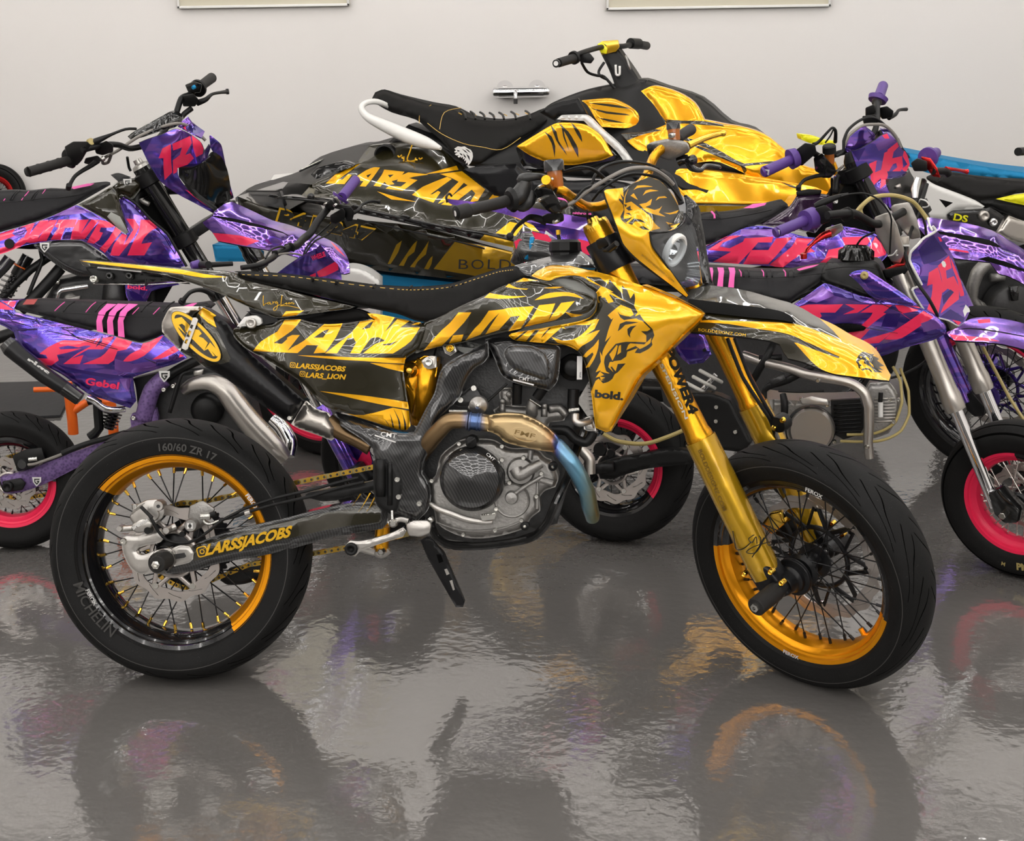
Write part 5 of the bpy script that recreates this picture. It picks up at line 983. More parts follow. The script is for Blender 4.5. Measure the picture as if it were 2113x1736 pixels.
# carbon tank protector with badge
mb = MB(); q_ = [(960,165,.12),(1120,150,.13),(1180,180,.14),(1370,200,.15),(1400,220,.15),(1380,400,.15),(1330,460,.15),(1250,440,.155),(1140,415,.155),(1060,370,.15),(1030,300,.14),(1000,230,.13)]
nq = panel(mb, B, q_, 'carbon', .15, cF, edge=(.02,14), th=.03); panel(mb, B, [(1085,210),(1140,195),(1240,205),(1310,240),(1335,300),(1340,390),(1310,405),(1250,385),(1150,350),(1100,310),(1070,250)], 'carbon', .162, cF, edge=(.010,10), th=.01)
text(mb, B, 'CMT', (1158,398), (1218,405), 20, 'white_print', nq, bold=.008, xf=cF, lift=.004); mb.add([B.at(*X(cF,x,y),.1545) for x,y in ((1127,392),(1245,422),(1243,430),(1126,400))], [[3,2,1,0]], 'white_print'); mb.build('carbon_engine_guard', root)
# ---------- shared helpers for the other bikes ----------
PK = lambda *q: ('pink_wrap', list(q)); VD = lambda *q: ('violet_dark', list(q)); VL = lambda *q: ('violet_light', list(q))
def part(root, name, F, xf, items):
    """items: ('p', outline, mat, n, opts) panel | ('t', pts, r, mat) tube | ('d', centre, prof, mat) round | ('h', pts, n0, n1, mat) block"""
    mb = MB(); nf = None
    for it in items:
        k = it[0]
        if k == 'p': nf = panel(mb, F, it[1], it[2], it[3], xf, **(it[4] if len(it) > 4 else {}))
        elif k == 't': tp(mb, F, it[1], it[2], it[3], k=it[4] if len(it) > 4 else 3, xf=xf, seg=it[5] if len(it) > 5 else 12)
        elif k == 'd': drum(mb, F, it[1], it[2], it[3], xf, it[4] if len(it) > 4 else 28)
        elif k == 'h': mb.hull([F.at(*X(xf, *p), q) for p in it[1] for q in (it[2], it[3])], it[4], .004)
        elif k == 'x': text(mb, F, it[1], it[2], it[3], it[4], it[5], nf if it[6] is None else it[6], up=it[7] if len(it) > 7 else None, bold=.03, xf=xf)
    o = mb.build(name, root); return o
def fork_tubes(root, F, fa, rk, off, L, hw, prof, mats, name='fork_leg', foot='anodised_black'):
    c, s = math.cos(R(rk)), math.sin(R(rk))
    for sd in (1, -1):
        mb = MB(); o = F.p(fa[0] - off*c, -sd*hw, fa[2] - off*s); ax = F.v(-s, 0, c)
        for (lst, m) in zip(prof, mats): mb.lathe([(r, t*L) for r, t in lst], o, ax, m, 28)
        fp_ = MB(); fp_.hull([F.p(fa[0]+x, -sd*hw+y, fa[2]+z) for x, z in ((-.035,.05),(-.01,.06),(.03,.02),(.028,-.02),(0,-.03),(-.03,-.01)) for y in (-.022,.022)], foot, .005)
        l = mb.build(name, root); fp_.build('fork_foot', l)
# ---------- left rear bike : violet and pink ----------
W2 = bike_frame(-2.135, 4.442, 17.291, 4.234); S2m = steer_mat((1.485,0,.303), .058, R(26.3), 57.1)
B2 = Frame(W2); S2 = Frame(W2 @ S2m, S2m)
r2 = empty('motorcycle', W2, 'violet and pink motocross bike at the left with a dark smoked headlight and carbon panels', 'motorcycle', None)
wheel(r2, B2, (0,0,.312), .312, .08, .2325, .065, 'tyre_street', 'rim_black', nsp=24, disc=None)
wheel(r2, S2, (1.485,0,.303), .303, .06, .2325, .05, 'tyre_street', 'pink_rim', nsp=24)
fork_tubes(r2, S2, (1.485,0,.303), 26.3, .03, 1, .105, [[(.0,.02),(.022,.02),(.022,.42)],[(.031,.40),(.033,.41),(.033,.47),(.029,.48),(.029,.62),(.031,.66),(.031,.90),(0,.90)],[(.0,.93),(.014,.93),(.015,.915),(.028,.91),(.0315,.90)]], ['chrome','plastic_gloss','aluminium'])
for t_ in (.63, .86):
    u = V((-math.sin(R(26.3)),0,math.cos(R(26.3)))); p = V((math.cos(R(26.3)),0,math.sin(R(26.3)))); o = V((1.485,0,.303)) - p*.03 + u*t_; mb = MB()
    for s_ in (1,-1): mb.lathe([(.03,-.025),(.042,-.02),(.043,.02),(.03,.025)], S2.L @ (o+V((0,s_*.105,0))), S2.L.to_3x3() @ u, 'plastic_black', 28)
    mb.hull([S2.L @ (o+p*a+V((0,b,0))+u*c) for a,b in ((-.045,.03),(-.045,-.03),(.0,.1),(.0,-.1),(.02,.08),(.02,-.08)) for c in (-.018,.018)], 'plastic_black', .004); mb.build('triple_clamp', r2)
o_ = part(r2, 'seat', B2, cM, [('p', [(-500,150,.06),(-200,125,.08),(0,118,.09),(150,112,.09),(300,120,.09),(500,98,.09),(700,100,.08),(900,45,.06),(1050,25,.04),(1092,32,.05),(1095,55,.07),(1000,110,.09),(870,185,.11),(740,260,.13),(500,370,.14),(250,455,.14),(50,510,.14),(0,525,.14),(-300,560,.13),(-500,520,.12)], 'seat_grey', .1, dict(edge=(.03,16), solid=True))])
part(o_, 'seat_stripe', B2, cM, [('t', [(95,120,.06),(85,155,.085),(35,212,.105)], 5, 'pink_vinyl'),('t', [(285,120,.06),(260,150,.085),(212,208,.105)], 5, 'pink_vinyl'),('t', [(450,105,.06),(425,140,.085),(390,190,.1)], 5, 'pink_vinyl'),
 ('t',[(0,232,.122),(200,218,.121),(400,192,.117),(600,182,.112),(800,150,.1),(940,100,.085)],3,'plastic_black'),('p',[(700,78,.06),(870,42,.05),(935,42,.05),(900,62,.065),(730,98,.08)],'pink_vinyl',.06,dict(th=.002,sm=False))]
 + [('t',[(x,115,.06),(x-40,150,.09),(x-75,205,.108)],6,'seat_grey') for x in (170,195,375,400,560,580)])
SD2 = [(-500,640,.13),(0,530,.14),(250,458,.145),(500,373,.145),(740,262,.14),(775,262),(900,320),(1030,390),(1130,460),(1245,550),(1275,525),(1230,380),(1180,200),(1240,168),(1350,250),(1500,410),(1650,540),(1710,640),(1840,862,.18),(1700,880),(1400,850),(1120,818),(1030,740),(940,680),(860,630),(790,602),(600,600),(320,640),(200,670),(0,745),(-500,860)]
gx2 = [PK((-300,620),(0,540),(150,490),(120,540),(150,560),(40,600),(-100,640),(-300,660)),PK((-300,740),(0,680),(150,640),(225,575),(290,600),(200,670),(0,745),(-300,800)),PK((190,482),(300,440),(345,435),(290,550),(400,410),(480,405),(470,450),(390,560),(370,622),(300,632),(215,612),(270,520),(250,470)),PK((490,408),(570,402),(460,612),(365,618)),PK((580,402),(765,398),(735,475),(645,482),(600,600),(500,600),(575,482),(545,470)),PK((775,402),(880,400),(800,540),(905,400),(985,402),(840,592),(700,598),(720,500)),PK((990,402),(1085,425),(1140,462),(1085,480),(1000,478),(985,520),(1020,530),(985,600),(930,640),(860,625),(935,500)),PK((1150,465),(1210,510),(1040,730),(985,690),(1075,590)),PK((1210,540),(1262,555),(1220,660),(1320,500),(1250,390),(1330,395),(1380,470),(1330,570),(1180,760),(1090,755),(1130,640)),PK((1395,400),(1500,405),(1560,480),(1500,510),(1430,580),(1400,640),(1505,625),(1430,755),(1262,755),(1330,600),(1370,530)),
 VD((1180,200),(1300,240),(1400,360),(1240,330)),VL((480,370),(740,262),(900,330),(700,350)),VD((1400,770),(1600,740),(1760,860),(1500,850)),VL((1120,760),(1300,790),(1380,840),(1200,820))]
o_ = part(r2, 'side_panel', B2, cM, [('p', SD2, 'violet_chrome', .16, dict(edge=(.012,12), gfx=gx2, ctrl=[(1300,600,.175),(1500,500,.175)]))])
part(o_, 'panel_trim', B2, cM, [('t',[(1225,160,.165),(1350,245,.165),(1500,405,.165),(1655,535,.168),(1720,640,.17),(1850,865,.18)],13,'plastic_black',3)])
part(o_, 'panel_hole', B2, cM, [('d',(92,640),[(0,.165),(42,.165),(48,.16)],'plastic_black')]); part(o_, 'bolt', B2, cM, [('d',(1203,175),[(0,.18),(10,.18),(18,.175),(20,.16)],'plastic_gloss')])
part(r2, 'tank_shroud_insert', B2, cM, [('p',[(775,250),(930,175),(1080,85),(1115,75),(1170,150),(1230,370),(1280,530),(1250,545),(1050,400),(900,318)],'black_wrap',.155,dict(edge=(.01,10),gfx=[('translucent_tank',[(1060,370),(1100,325),(1190,370),(1275,530),(1245,540),(1150,465)])])),('p',[(1110,80),(1180,25),(1320,-10),(1430,30),(1380,110),(1300,190),(1200,150),(1180,190)],'black_wrap',.11,dict(edge=(.02,12),th=.1))])
part(r2, 'fuel_tank', B2, cM, [('p',[(1245,130),(1290,95),(1400,40),(1450,50),(1380,120),(1330,190),(1290,200)],'translucent_tank',.09,dict(edge=(.02,10),th=.12)),('p',[(1100,-40,.03),(1180,-60,.02),(1300,-20,.04),(1180,30,.06)],'plastic_black',.03,dict(th=.06,edge=(.006,8)))])
o_ = part(r2, 'carbon_airbox_panel', B2, cM, [('p',[(320,645),(600,598),(800,605),(860,630),(960,700),(1120,820),(1000,830),(900,960),(800,965),(640,900),(480,790),(380,700)],'carbon_fine',.15,dict(edge=(.012,12),th=.01))])
def gshield(par, F, xf, x, y, s, n, name='shield_badge'):
    mb = MB(); t_ = lambda o: (lambda u, v: F.at(*X(xf, x+u*s, y+v*s), n+o))
    mb.plate(t_(0), [(-1,-.9),(1,-.9),(1,.1),(.1,1.1),(-.1,1.1),(-.8,.2)], [], F.v(0,.001,0), 'white_print'); mb.plate(t_(.0012), [(-.55,-.55),(.65,-.55),(.6,-.3),(-.3,-.3),(-.3,.1),(.05,.45),(.25,.15),(0,.15),(.05,-.1),(.6,-.1),(.55,.2),(.05,.8),(-.5,.2)], [], F.v(0,.001,0), 'black_print'); mb.build(name, par)
gshield(o_, B2, cM, 440, 672, 48, .158); gshield(r2, B2, cM, 1262, 35, 42, .1085)
part(r2, 'engine_block', B2, cM, [('p',[(560,1000),(900,940),(1250,1000),(1450,1100),(1400,1300),(900,1500),(500,1400),(420,1250)],'dark_cast',.06,dict(th=.12,edge=(.02,14))),('t',[(1130,1000,.06),(1130,1060,.06),(1135,1240,.06)],[80,105,125],'dark_cast',2,24),('d',(568,1022),[(0,.09),(12,.09),(24,.088),(26,.07)],'steel_bolt',12),('d',(560,1140),[(0,.09),(30,.09),(34,.07)],'dark_cast',16),('d',(700,1200),[(0,.09),(60,.09),(70,.06)],'cast_aluminium'),('h',[(620,1180),(800,1150),(780,1230),(620,1240)],.07,.11,'cast_aluminium')])
part(r2, 'kick_lever', B2, cM, [('t',[(870,1060,.13),(700,1085,.13),(610,1100,.13),(580,1130,.13),(565,1200,.12)],[20,22,22,20,16],'chrome',4)])
part(r2, 'shock_absorber', B2, cM, [('t',[(280,760,.03),(60,1150,.03)],60,'plastic_gloss',1,20),('t',[(225,890,.03),(185,965,.03)],84,'plastic_black',1,24),('t',[(210,860,.03),(205,870,.03)],90,'orange_paint',1,24)] + [('t',[(130-i*26+q*70,980+i*46+q*28,.03+.06*(1-q*q)) for q in (-1.2,-.5,0,.5,1.2)],12,'plastic_gloss',3,8) for i in range(5)])
part(r2, 'exhaust_pipe', B2, cM, [('t',[(600,880,.08),(480,1020,.09),(330,1180,.1),(200,1300,.1)],58,'plastic_black',4,20),('t',[(400,700,.08),(420,800,.08),(340,1000,.1),(280,1150,.1)],20,'plastic_black',4,10),('t',[(100,780,.1),(40,860,.1),(-60,960,.1)],60,'carbon_fine',3,20)])
part(r2, 'frame', B2, cM, [('t',[(700,650,.05),(300,900,.07),(-100,1300,.08)],40,'plastic_black',3),('t',[(1900,100,.02),(1500,120,.03),(1350,200,.06),(1500,700,.06),(1500,1300,.06)],46,'plastic_black',4),('p',[(1330,220),(1480,180),(1600,330),(1720,560),(1800,900),(1600,1250),(1450,1200),(1400,800)],'dark_void',.06,dict(th=.12)),('t',[(1400,190,.1),(1410,215,.1),(1480,250,.1)],24,'cast_aluminium'),('t',[(-100,620,.03),(500,640,.03),(1000,500,.03),(1450,150,.03)],50,'plastic_black',3)])
o_ = part(r2, 'lower_cowl', B2, cM, [('p',[(1225,925),(1350,920),(1700,990),(1780,1045),(1600,1080),(1500,1110),(1440,1230),(1390,1250),(1280,1215),(1250,1150)],'violet_chrome',.12,dict(edge=(.01,10),gfx=[VD((1250,1090),(1400,1150),(1440,1230),(1280,1215)),VL((1260,1000),(1400,1040),(1380,1140),(1260,1080))])),('x','bold.',(1262,1080),(1460,1102),40,'pink_print',None)])
part(o_, 'cowl_mount', B2, cM, [('d',(1285,965),[(18,.13),(18,.135),(34,.135),(36,.12)],'plastic_gloss')])
part(r2, 'swingarm', B2, cM, [('t',[(-700,1900,.08),(-100,1600,.09),(500,1400,.09)],60,'plastic_black',1)])
# mask
mk2 = [(75,290,.13),(150,258,.12),(290,210,.09),(400,165,.06),(470,175,.05),(560,220,.02),(640,280,.0),(668,330,-.01),(665,385,-.01),(720,300,-.05),(735,330,-.06),(715,390,-.05),(700,430,-.03),(640,475,.01),(560,510,.04),(430,520,.08),(440,600,.085),(500,690,.08),(580,780,.07),(680,850,.055),(765,915,.045),(755,935,.045),(600,850,.07),(430,760,.1),(280,650,.125),(215,560,.13),(150,450,.135)]
gm2 = [PK((255,430),(290,340),(368,300),(370,450),(380,560),(310,632),(300,520),(300,430)),PK((380,300),(545,225),(560,290),(500,400),(545,385),(580,430),(520,490),(430,520),(420,560),(390,575),(385,450),(450,400),(470,330),(390,360)),PK((560,220),(640,280),(668,340),(660,390),(600,420),(575,350)),VD((75,290),(200,240),(120,380)),VD((210,520),(280,600),(260,640)),PK((500,718),(600,770),(740,895),(640,830),(560,770))]
o_ = part(r2, 'headlight_mask', S2, cN, [('p', mk2, 'violet_chrome', .0, dict(edge=(.0,2), thv=(-.004,.003,0), gfx=gm2, ctrl=[(330,500,.11)], back='plastic_black', grid=4))])
part(o_, 'smoked_headlight', S2, cN, [('p',[(470,545,.075),(560,530,.05),(650,480,.01),(705,420,-.03),(740,400,-.05),(800,450,-.08),(850,560,-.09),(880,720,-.085),(885,820,-.075),(760,862,-.02),(680,835,.03),(600,760,.06),(500,640,.08)],'plastic_gloss',.0,dict(th=.02,grid=5)),('p',[(440,520,.085),(560,515,.05),(650,478,.01),(700,440,-.02),(715,400,-.04),(730,380,-.05),(790,420,-.085),(830,480,-.1),(870,650,-.1),(925,800,-.09),(885,828,-.075),(850,560,-.09),(800,450,-.08),(705,425,-.03),(650,490,.01),(560,540,.05),(480,550,.072),(500,640,.08),(600,765,.065),(780,900,.04),(765,915,.045),(580,780,.07),(440,600,.085)],'plastic_black',.0,dict(th=.01,sm=False))])
part(o_, 'mask_side', S2, cN, [('p',[(720,225,-.08),(800,290,-.1),(825,330,-.11),(850,450,-.11),(880,600,-.105),(935,800,-.095),(920,810,-.095),(870,640,-.1),(830,480,-.1),(790,420,-.085),(735,340,-.07),(725,270,-.075)],'violet_chrome',-.1,dict(th=.006,gfx=[PK((860,560),(880,600),(935,800),(905,770))]))])
part(r2, 'display_pad', S2, cN, [('p',[(-30,230,.08),(20,190,.07),(180,100,.02),(300,35,-.02),(350,25,-.05),(400,50,-.06),(430,90,-.06),(400,150,-.03),(250,190,.04),(100,240,.08),(0,260,.09)],'plastic_gloss',.0,dict(th=.03,edge=(.01,8))),('p',[(430,140,-.05),(470,90,-.07),(515,55,-.09),(560,110,-.1),(668,190,-.1),(640,250,-.06),(560,210,-.03)],'violet_chrome',-.05,dict(th=.006,gfx=[PK((480,150),(540,110),(600,190),(640,250),(560,210))]))])
# fender
o_ = part(r2, 'front_fender', S2, cN, [('p',[(770,920,.06),(860,850,-.01),(930,830,-.04),(1010,865,-.05),(1150,930,-.055),(1300,1000,-.06),(1450,1040,-.06),(1560,1080,-.06),(1700,1130,-.06),(1850,1195,-.055),(1940,1260,-.05),(2000,1370,-.03),(2010,1480,-.0),(1960,1492,.03),(1850,1470,.05),(1700,1400,.06),(1500,1330,.07),(1300,1280,.08),(1050,1240,.085),(800,1190,.09),(740,1100,.09),(690,1060,.09),(660,1020,.09),(750,960,.08)],'fender_chrome',.0,dict(edge=(.0,2),thv=(0,.001,-.004),grid=6,back='plastic_black',ctrl=[(1100,980,0),(1500,1110,0),(1850,1250,0),(1000,1130,.08),(1400,1220,.07)],gfx=[PK((740,1115),(1000,1140),(1180,1190),(1060,1235),(800,1190)),('dark_void',[(720,955),(900,975),(1180,1040),(1400,1110),(1530,1200),(1400,1120),(1150,1060),(880,1000)]),PK((1830,1190),(1900,1250),(1975,1340),(1890,1270)),VL((1700,1400),(1850,1330),(1990,1480),(1850,1470))]))])
hb2 = part(r2, 'handlebar', S2, cU, [('t',[(470,500,.3),(600,470,.22),(680,470,.17),(760,490,.1),(900,440,.0),(980,330,-.10),(1010,290,-.13),(1040,205,-.17),(1090,180,-.21),(1130,140,-.25)],17,'plastic_black',5)])
part(hb2, 'grip', S2, cU, [('t',[(165,625,.43),(395,560,.29)],[29,28],'grip_rubber',1,24),('t',[(150,628,.435),(166,624,.43)],[24,31],'grip_rubber',1,20),('t',[(385,550,.29),(400,546,.28)],[50,60],'plastic_black',1,24)] + [('t',[(165+q*58,625-q*16.5,.43-q*.035),(167+q*58,624.5-q*16.5,.43-q*.035)],31,'grip_rubber',1,20) for q in range(1,4)])
part(hb2, 'throttle_housing', S2, cU, [('h',[(370,480),(420,450),(500,450),(520,470),(470,560),(440,590),(390,560)],.24,.29,'plastic_black'),('t',[(500,470,.26),(560,445,.24),(640,410,.2),(720,380,.15),(780,378,.11)],[20,18,9,8,8],'plastic_black',3),('t',[(512,455,.26),(524,450,.26)],20,'hose_gold',1)])
part(hb2, 'master_cylinder', S2, cU, [('h',[(540,480),(610,445),(650,470),(650,510),(590,530),(550,520)],.19,.24,'plastic_black'),('h',[(490,545),(560,530),(590,560),(530,590),(480,575)],.21,.24,'dark_cast'),('d',(580,555),[(0,.26),(10,.26),(16,.25)],'steel_bolt',12)])
part(hb2, 'brake_lever', S2, cU, [('t',[(560,560,.23),(520,590,.26),(470,620,.3),(430,650,.33),(405,690,.36),(398,710,.37)],[18,14,12,11,11,14],'plastic_black',4),('t',[(396,700,.37),(392,722,.37)],16,'plastic_black',1)])
part(hb2, 'grip', S2, cU, [('t',[(1140,140,-.26),(1215,85,-.38)],[27,29],'grip_rubber',1,24),('t',[(1132,148,-.25),(1140,142,-.26)],50,'plastic_black',1,24)])
part(hb2, 'switch_block', S2, cU, [('h',[(1060,125),(1110,105),(1160,120),(1150,170),(1080,170)],-.21,-.25,'plastic_gloss'),('h',[(1040,190),(1110,175),(1140,210),(1120,250),(1050,250)],-.17,-.22,'plastic_black'),('d',(1105,143),[(0,-.19),(10,-.19),(12,-.2)],'blue_foam',12)])
part(hb2, 'clutch_lever', S2, cU, [('t',[(1130,230,-.2),(1180,210,-.22),(1215,180,-.26),(1260,170,-.31),(1300,165,-.37)],[18,14,9,9,12],'plastic_black',4),('t',[(1298,165,-.37),(1312,163,-.375)],16,'plastic_black',1)])
cables(S2, r2, cU, [([(640,520,.2),(620,570,.18),(590,575,.18),(600,545,.2),(680,500,.15),(800,420,.08),(950,360,.0),(1050,350,-.06),(1130,400,-.1),(1180,445,-.11)],9,'cable_grey'),([(730,540,.1),(740,600,.1),(750,620,.1)],8,'plastic_black'),([(1100,260,-.18),(1060,290,-.15),(1030,325,-.12)],16,'plastic_black')])
# ---------- small left bike with the striped seat ----------
W1 = bike_frame(-1.49, 4.0, 2, 6); S1m = steer_mat((1.10,0,.215), .03, R(25), 40)
B1 = Frame(W1); S1 = Frame(W1 @ S1m, S1m)
r1 = empty('pit_bike', W1, 'small violet pit bike at the left edge with pink striped black seat and black silencer', 'motorcycle')
wheel(r1, B1, (0,0,.208), .208, .055, .140, .045, 'tyre_street', 'rim_black', 'pink_rim', (175,362), 28, nip='anodised_black', disc=(.05,.078,6,1), discn=.045, hubr=.028, sprocket=(.07,-.045,40), spr=.0013)
wheel(r1, S1, (1.10,0,.215), .215, .045, .140, .035, 'tyre_street', 'rim_black', nsp=28, nip='anodised_black', hubr=.028, spr=.0013)
fork_tubes(r1, S1, (1.10,0,.215), 25, .02, 1, .08, [[(0,.02),(.024,.02),(.026,.25),(.02,.26)],[(.018,.25),(.018,.60),(0,.60)]], ['violet_chrome','chrome'])
st = part(r1, 'seat', B1, cL, [('p',[(150,175,.05),(200,125,.05),(290,95,.04),(500,92,.04),(700,105,.05),(1000,120,.06),(1300,140,.07),(1550,155,.08),(1750,165,.08),(2000,170,.08),(2150,150,.07),(2250,130,.06),(2310,170,.06),(2200,260,.08),(2100,330,.1),(1800,480,.12),(1560,562,.13),(1500,560,.13),(1280,500,.12),(1050,430,.12),(800,370,.11),(500,290,.1),(300,240,.09),(170,205,.07)],'seat_grey',.08,dict(edge=(.025,14),solid=True))])
part(st, 'seat_stripe', B1, cL, [('p',[(x+110,142,.06),(x+215,148,.06),(x+100,232,.105),(x+55,330,.118),(x+70,y1,.122),(x,y0,.122),(x-5,330,.118),(x+20,235,.105)],'pink_vinyl',.1,dict(th=.003,sm=False,nf=TPS([(*X(cL,x+110,142),.075),(*X(cL,x+215,148),.075),(*X(cL,x+60,235),.108),(*X(cL,x+30,330),.124),(*X(cL,x+35,450),.128),(*X(cL,x+110,190),.095)]))) for x,y0,y1 in ((1055,442,458),(1172,470,485),(1288,498,512))])
part(st, 'seat_rib', B1, cL, [('t',[(x+110,125,.06),(x+60,165,.085),(x,222+(x-600)*.04,.105)],5,'pink_vinyl') for x in (595,935)]+[('t',[(x+70,185,.085),(x,258,.11)],5,'pink_vinyl') for x in (1443,1670)]+[('t',[(x+120,120,.06),(x+50,165,.09),(x,230,.108)],9,'seat_grey') for x in (690,1040,1540,1780)]+[('t',[(300,225,.092),(600,238,.104),(1000,258,.112),(1400,285,.12),(1800,280,.122),(2000,270,.118)],3,'plastic_black')]+[('p',[(290,95,.055),(410,92,.055),(370,150,.085),(245,152,.08)],'red_dark',.07,dict(th=.002,sm=False)),('p',[(1950,190,.09),(2090,140,.07),(2150,135,.065),(2060,200,.09)],'pink_vinyl',.07,dict(th=.002))])
pl1 = [(-300,60,.03),(0,110,.05),(150,200,.07),(170,235,.09),(480,310,.12),(830,398,.13),(1250,500,.14),(1560,575,.14),(1770,480,.13),(1900,590,.13),(2040,735,.13),(1900,800,.135),(1700,860,.14),(1450,945,.145),(1460,1060,.14),(1485,1200,.135),(1420,1282,.13),(1150,1190,.135),(960,1125,.135),(700,930,.14),(500,820,.14),(350,720,.135),(240,640,.13),(180,540,.12),(150,450,.11),(0,370,.09),(-300,300,.06)]
g1 = [VD((0,370),(150,450),(240,640),(430,740),(330,640),(260,560),(200,440),(420,425),(200,400),(0,320)),PK((430,690),(520,620),(640,560),(700,540),(900,545),(1060,515),(1000,600),(920,600),(860,620),(740,600),(640,620),(660,640),(890,630),(720,680),(620,700),(640,760),(560,815),(490,810),(380,735),(520,740),(500,700)),PK((1080,520),(1240,500),(1200,560),(1120,640),(960,640),(780,740),(910,700),(870,800),(690,800),(850,680),(980,610)),PK((1270,505),(1450,545),(1380,640),(1280,660),(1240,760),(1180,800),(900,800),(1100,720),(1180,640)),PK((1560,570),(1780,490),(1690,600),(1570,710),(1430,770),(1340,770),(1420,690),(1530,640)),PK((1800,660),(1900,600),(1950,650),(1900,680),(1760,740),(1660,750),(1740,700)),PK((1960,690),(2010,710),(1950,730)),
 VD((620,800),(760,840),(1100,900),(1440,940),(1200,960),(900,900),(700,850)),VD((1120,480),(1040,620),(1110,560),(1100,690)),VD((970,1125),(1100,1060),(1200,1160),(1460,1230),(1420,1282),(1150,1190)),VL((1300,960),(1440,955),(1400,1100),(1350,1060)),VL((1250,740),(1450,800),(1700,760),(1700,850),(1450,900),(1250,860)),PK((-200,150),(0,120),(150,210),(0,200))]
sp1 = part(r1, 'side_panel', B1, cL, [('p', pl1, 'violet_chrome', .13, dict(edge=(.01,10), gfx=g1)), ('x','Gebel',(925,1020),(1290,1075),78,'pink_print',None,(.2,-1))])
part(sp1, 'panel_seam', B1, cL, [('t',[(0,290,.095),(400,410,.122),(720,480,.138),(1100,570,.142),(1400,670,.142),(1700,790,.142)],4,'plastic_black'),('t',[(0,235,.08),(300,300,.115),(480,345,.122)],4,'plastic_black'),('t',[(180,432,.122),(500,415,.125),(830,398,.133)],4,'plastic_black'),('t',[(730,430,.138),(850,520,.142),(1280,640,.145)],4,'plastic_black')])
mf1 = part(r1, 'muffler', B1, cL, [('t',[(120,620,.16),(210,700,.165),(500,930,.17),(880,1180,.17)],[105,98,92,72],'anodised_black',1,28),('t',[(60,560,.16),(120,620,.16)],[80,105],'carbon_fine',1,28),('t',[(700,1060,.172),(870,1180,.172)],[82,78],'plastic_gloss',1,28)]+[('d',c,[(0,.185),(14,.185),(18,.18)],'steel_bolt',12) for c in ((183,682),(210,765),(805,1165))]+[('x','rjgs',(285,775),(520,930),70,'white_print',.188),('x','exhaust systems',(245,790),(530,975),26,'white_print',.187)])
part(mf1, 'link_pipe', B1, cL, [('t',[(940,1165,.15),(1020,1200,.14),(1130,1280,.13),(1230,1300,.12),(1360,1290,.1)],[30,34,36,36,34],'chrome',4,18)])
fr1 = part(r1, 'frame', B1, cL, [('t',[(1790,960,.10),(1660,1080,.105),(1600,1250,.105),(1570,1400,.1)],[95,92,95,100],'forged_purple',4,20),('p',[(1440,1340),(1700,1280),(1720,1420),(1650,1560),(1440,1540),(1420,1400)],'forged_purple',.11,dict(edge=(.008,8),th=.02)),('t',[(1800,950,.09),(2000,830,.08),(2300,700,.06)],55,'plastic_black'),('p',[(1450,960),(1700,900),(1600,1100),(1500,1250),(1480,1060)],'plastic_black',.08,dict(th=.05)),('t',[(2080,880,.11),(1980,920,.12),(1920,1100,.12),(1850,1330,.12)],[14,20,24,22],'plastic_black',4)]+[('d',c,[(0,.12),(12,.12),(14,.125),(26,.122),(28,.1)],'steel_bolt',16) for c in ((1783,1080),(1887,1040),(1455,1390))])
gshield(fr1, B1, cL, 1790, 930, 60, .135)
part(r1, 'shock_absorber', B1, cL, [('t',[(1250,1300,.0),(1180,1500,.0)],60,'plastic_gloss',1,20)] + [('t',[(1220-i*14+q*90,1340+i*34+q*16,.0+.04*(1-q*q)) for q in (-1.1,-.5,0,.5,1.1)],13,'plastic_gloss',3,8) for i in range(5)]+[('t',[(960,1200,.03),(1060,1210,.03),(1080,1500,.03),(980,1600,.03)],52,'plastic_black',2,10)])
part(r1, 'swingarm', B1, cV, [('p',[(0,1180),(130,1150),(400,1050),(640,960),(700,930),(740,900),(820,920),(700,1030),(540,1080),(300,1200),(180,1250),(80,1275),(20,1270)],'forged_purple',.075,dict(edge=(.008,10),th=.03)),('h',[(10,1205),(120,1185),(150,1215),(130,1255),(30,1270)],.075,.09,'plastic_black'),('d',(42,1238),[(0,.1),(14,.1),(16,.105),(30,.105),(32,.09)],'plastic_black',16)])
gshield(r1, B1, cV, 210, 1205, 26, .084)
part(r1, 'brake_caliper', B1, cV, [('h',[(70,1060),(150,1020),(240,1010),(260,1080),(190,1130),(100,1150)],.06,.095,'plastic_black'),('d',(125,1110),[(0,.105),(24,.105),(30,.1),(30,.08)],'dark_cast'),('t',[(165,1080,.1),(215,1075,.1)],12,'steel_bolt',1),('t',[(160,1110,.1),(200,1105,.1),(330,1060,.095),(480,1000,.09),(640,950,.08),(760,915,.08)],9,'cable_grey',4),('t',[(355,1045,.1),(480,995,.095),(620,955,.09),(720,925,.08)],16,'plastic_black',3)])
mb = MB(); a = [(.068*math.cos(R(t)),.208+.068*math.sin(R(t))) for t in (200,160,120,90,80)]; chain(mb, B1, a+[(.35,.30)], -.045); a = [(.068*math.cos(R(t)),.208+.068*math.sin(R(t))) for t in (200,240,275)]; chain(mb, B1, a+[(.35,.19)], -.045); mb.build('chain', r1)
part(r1, 'expansion_chamber', B1, cV, [('t',[(1060,680,.08),(1110,650,.1),(1200,640,.11),(1290,680,.12),(1350,760,.12),(1420,850,.12),(1500,940,.12),(1580,1020,.12),(1630,1070,.11)],[34,40,48,60,66,68,70,62,50],'brushed_steel',5,28),('t',[(1560,850,.02),(1620,900,.03),(1660,980,.04),(1650,1060,.06)],[36,44,46,40],'chrome',4,24),('t',[(1455,940,.13),(1500,925,.135),(1540,890,.13)],8,'steel_bolt',3)])
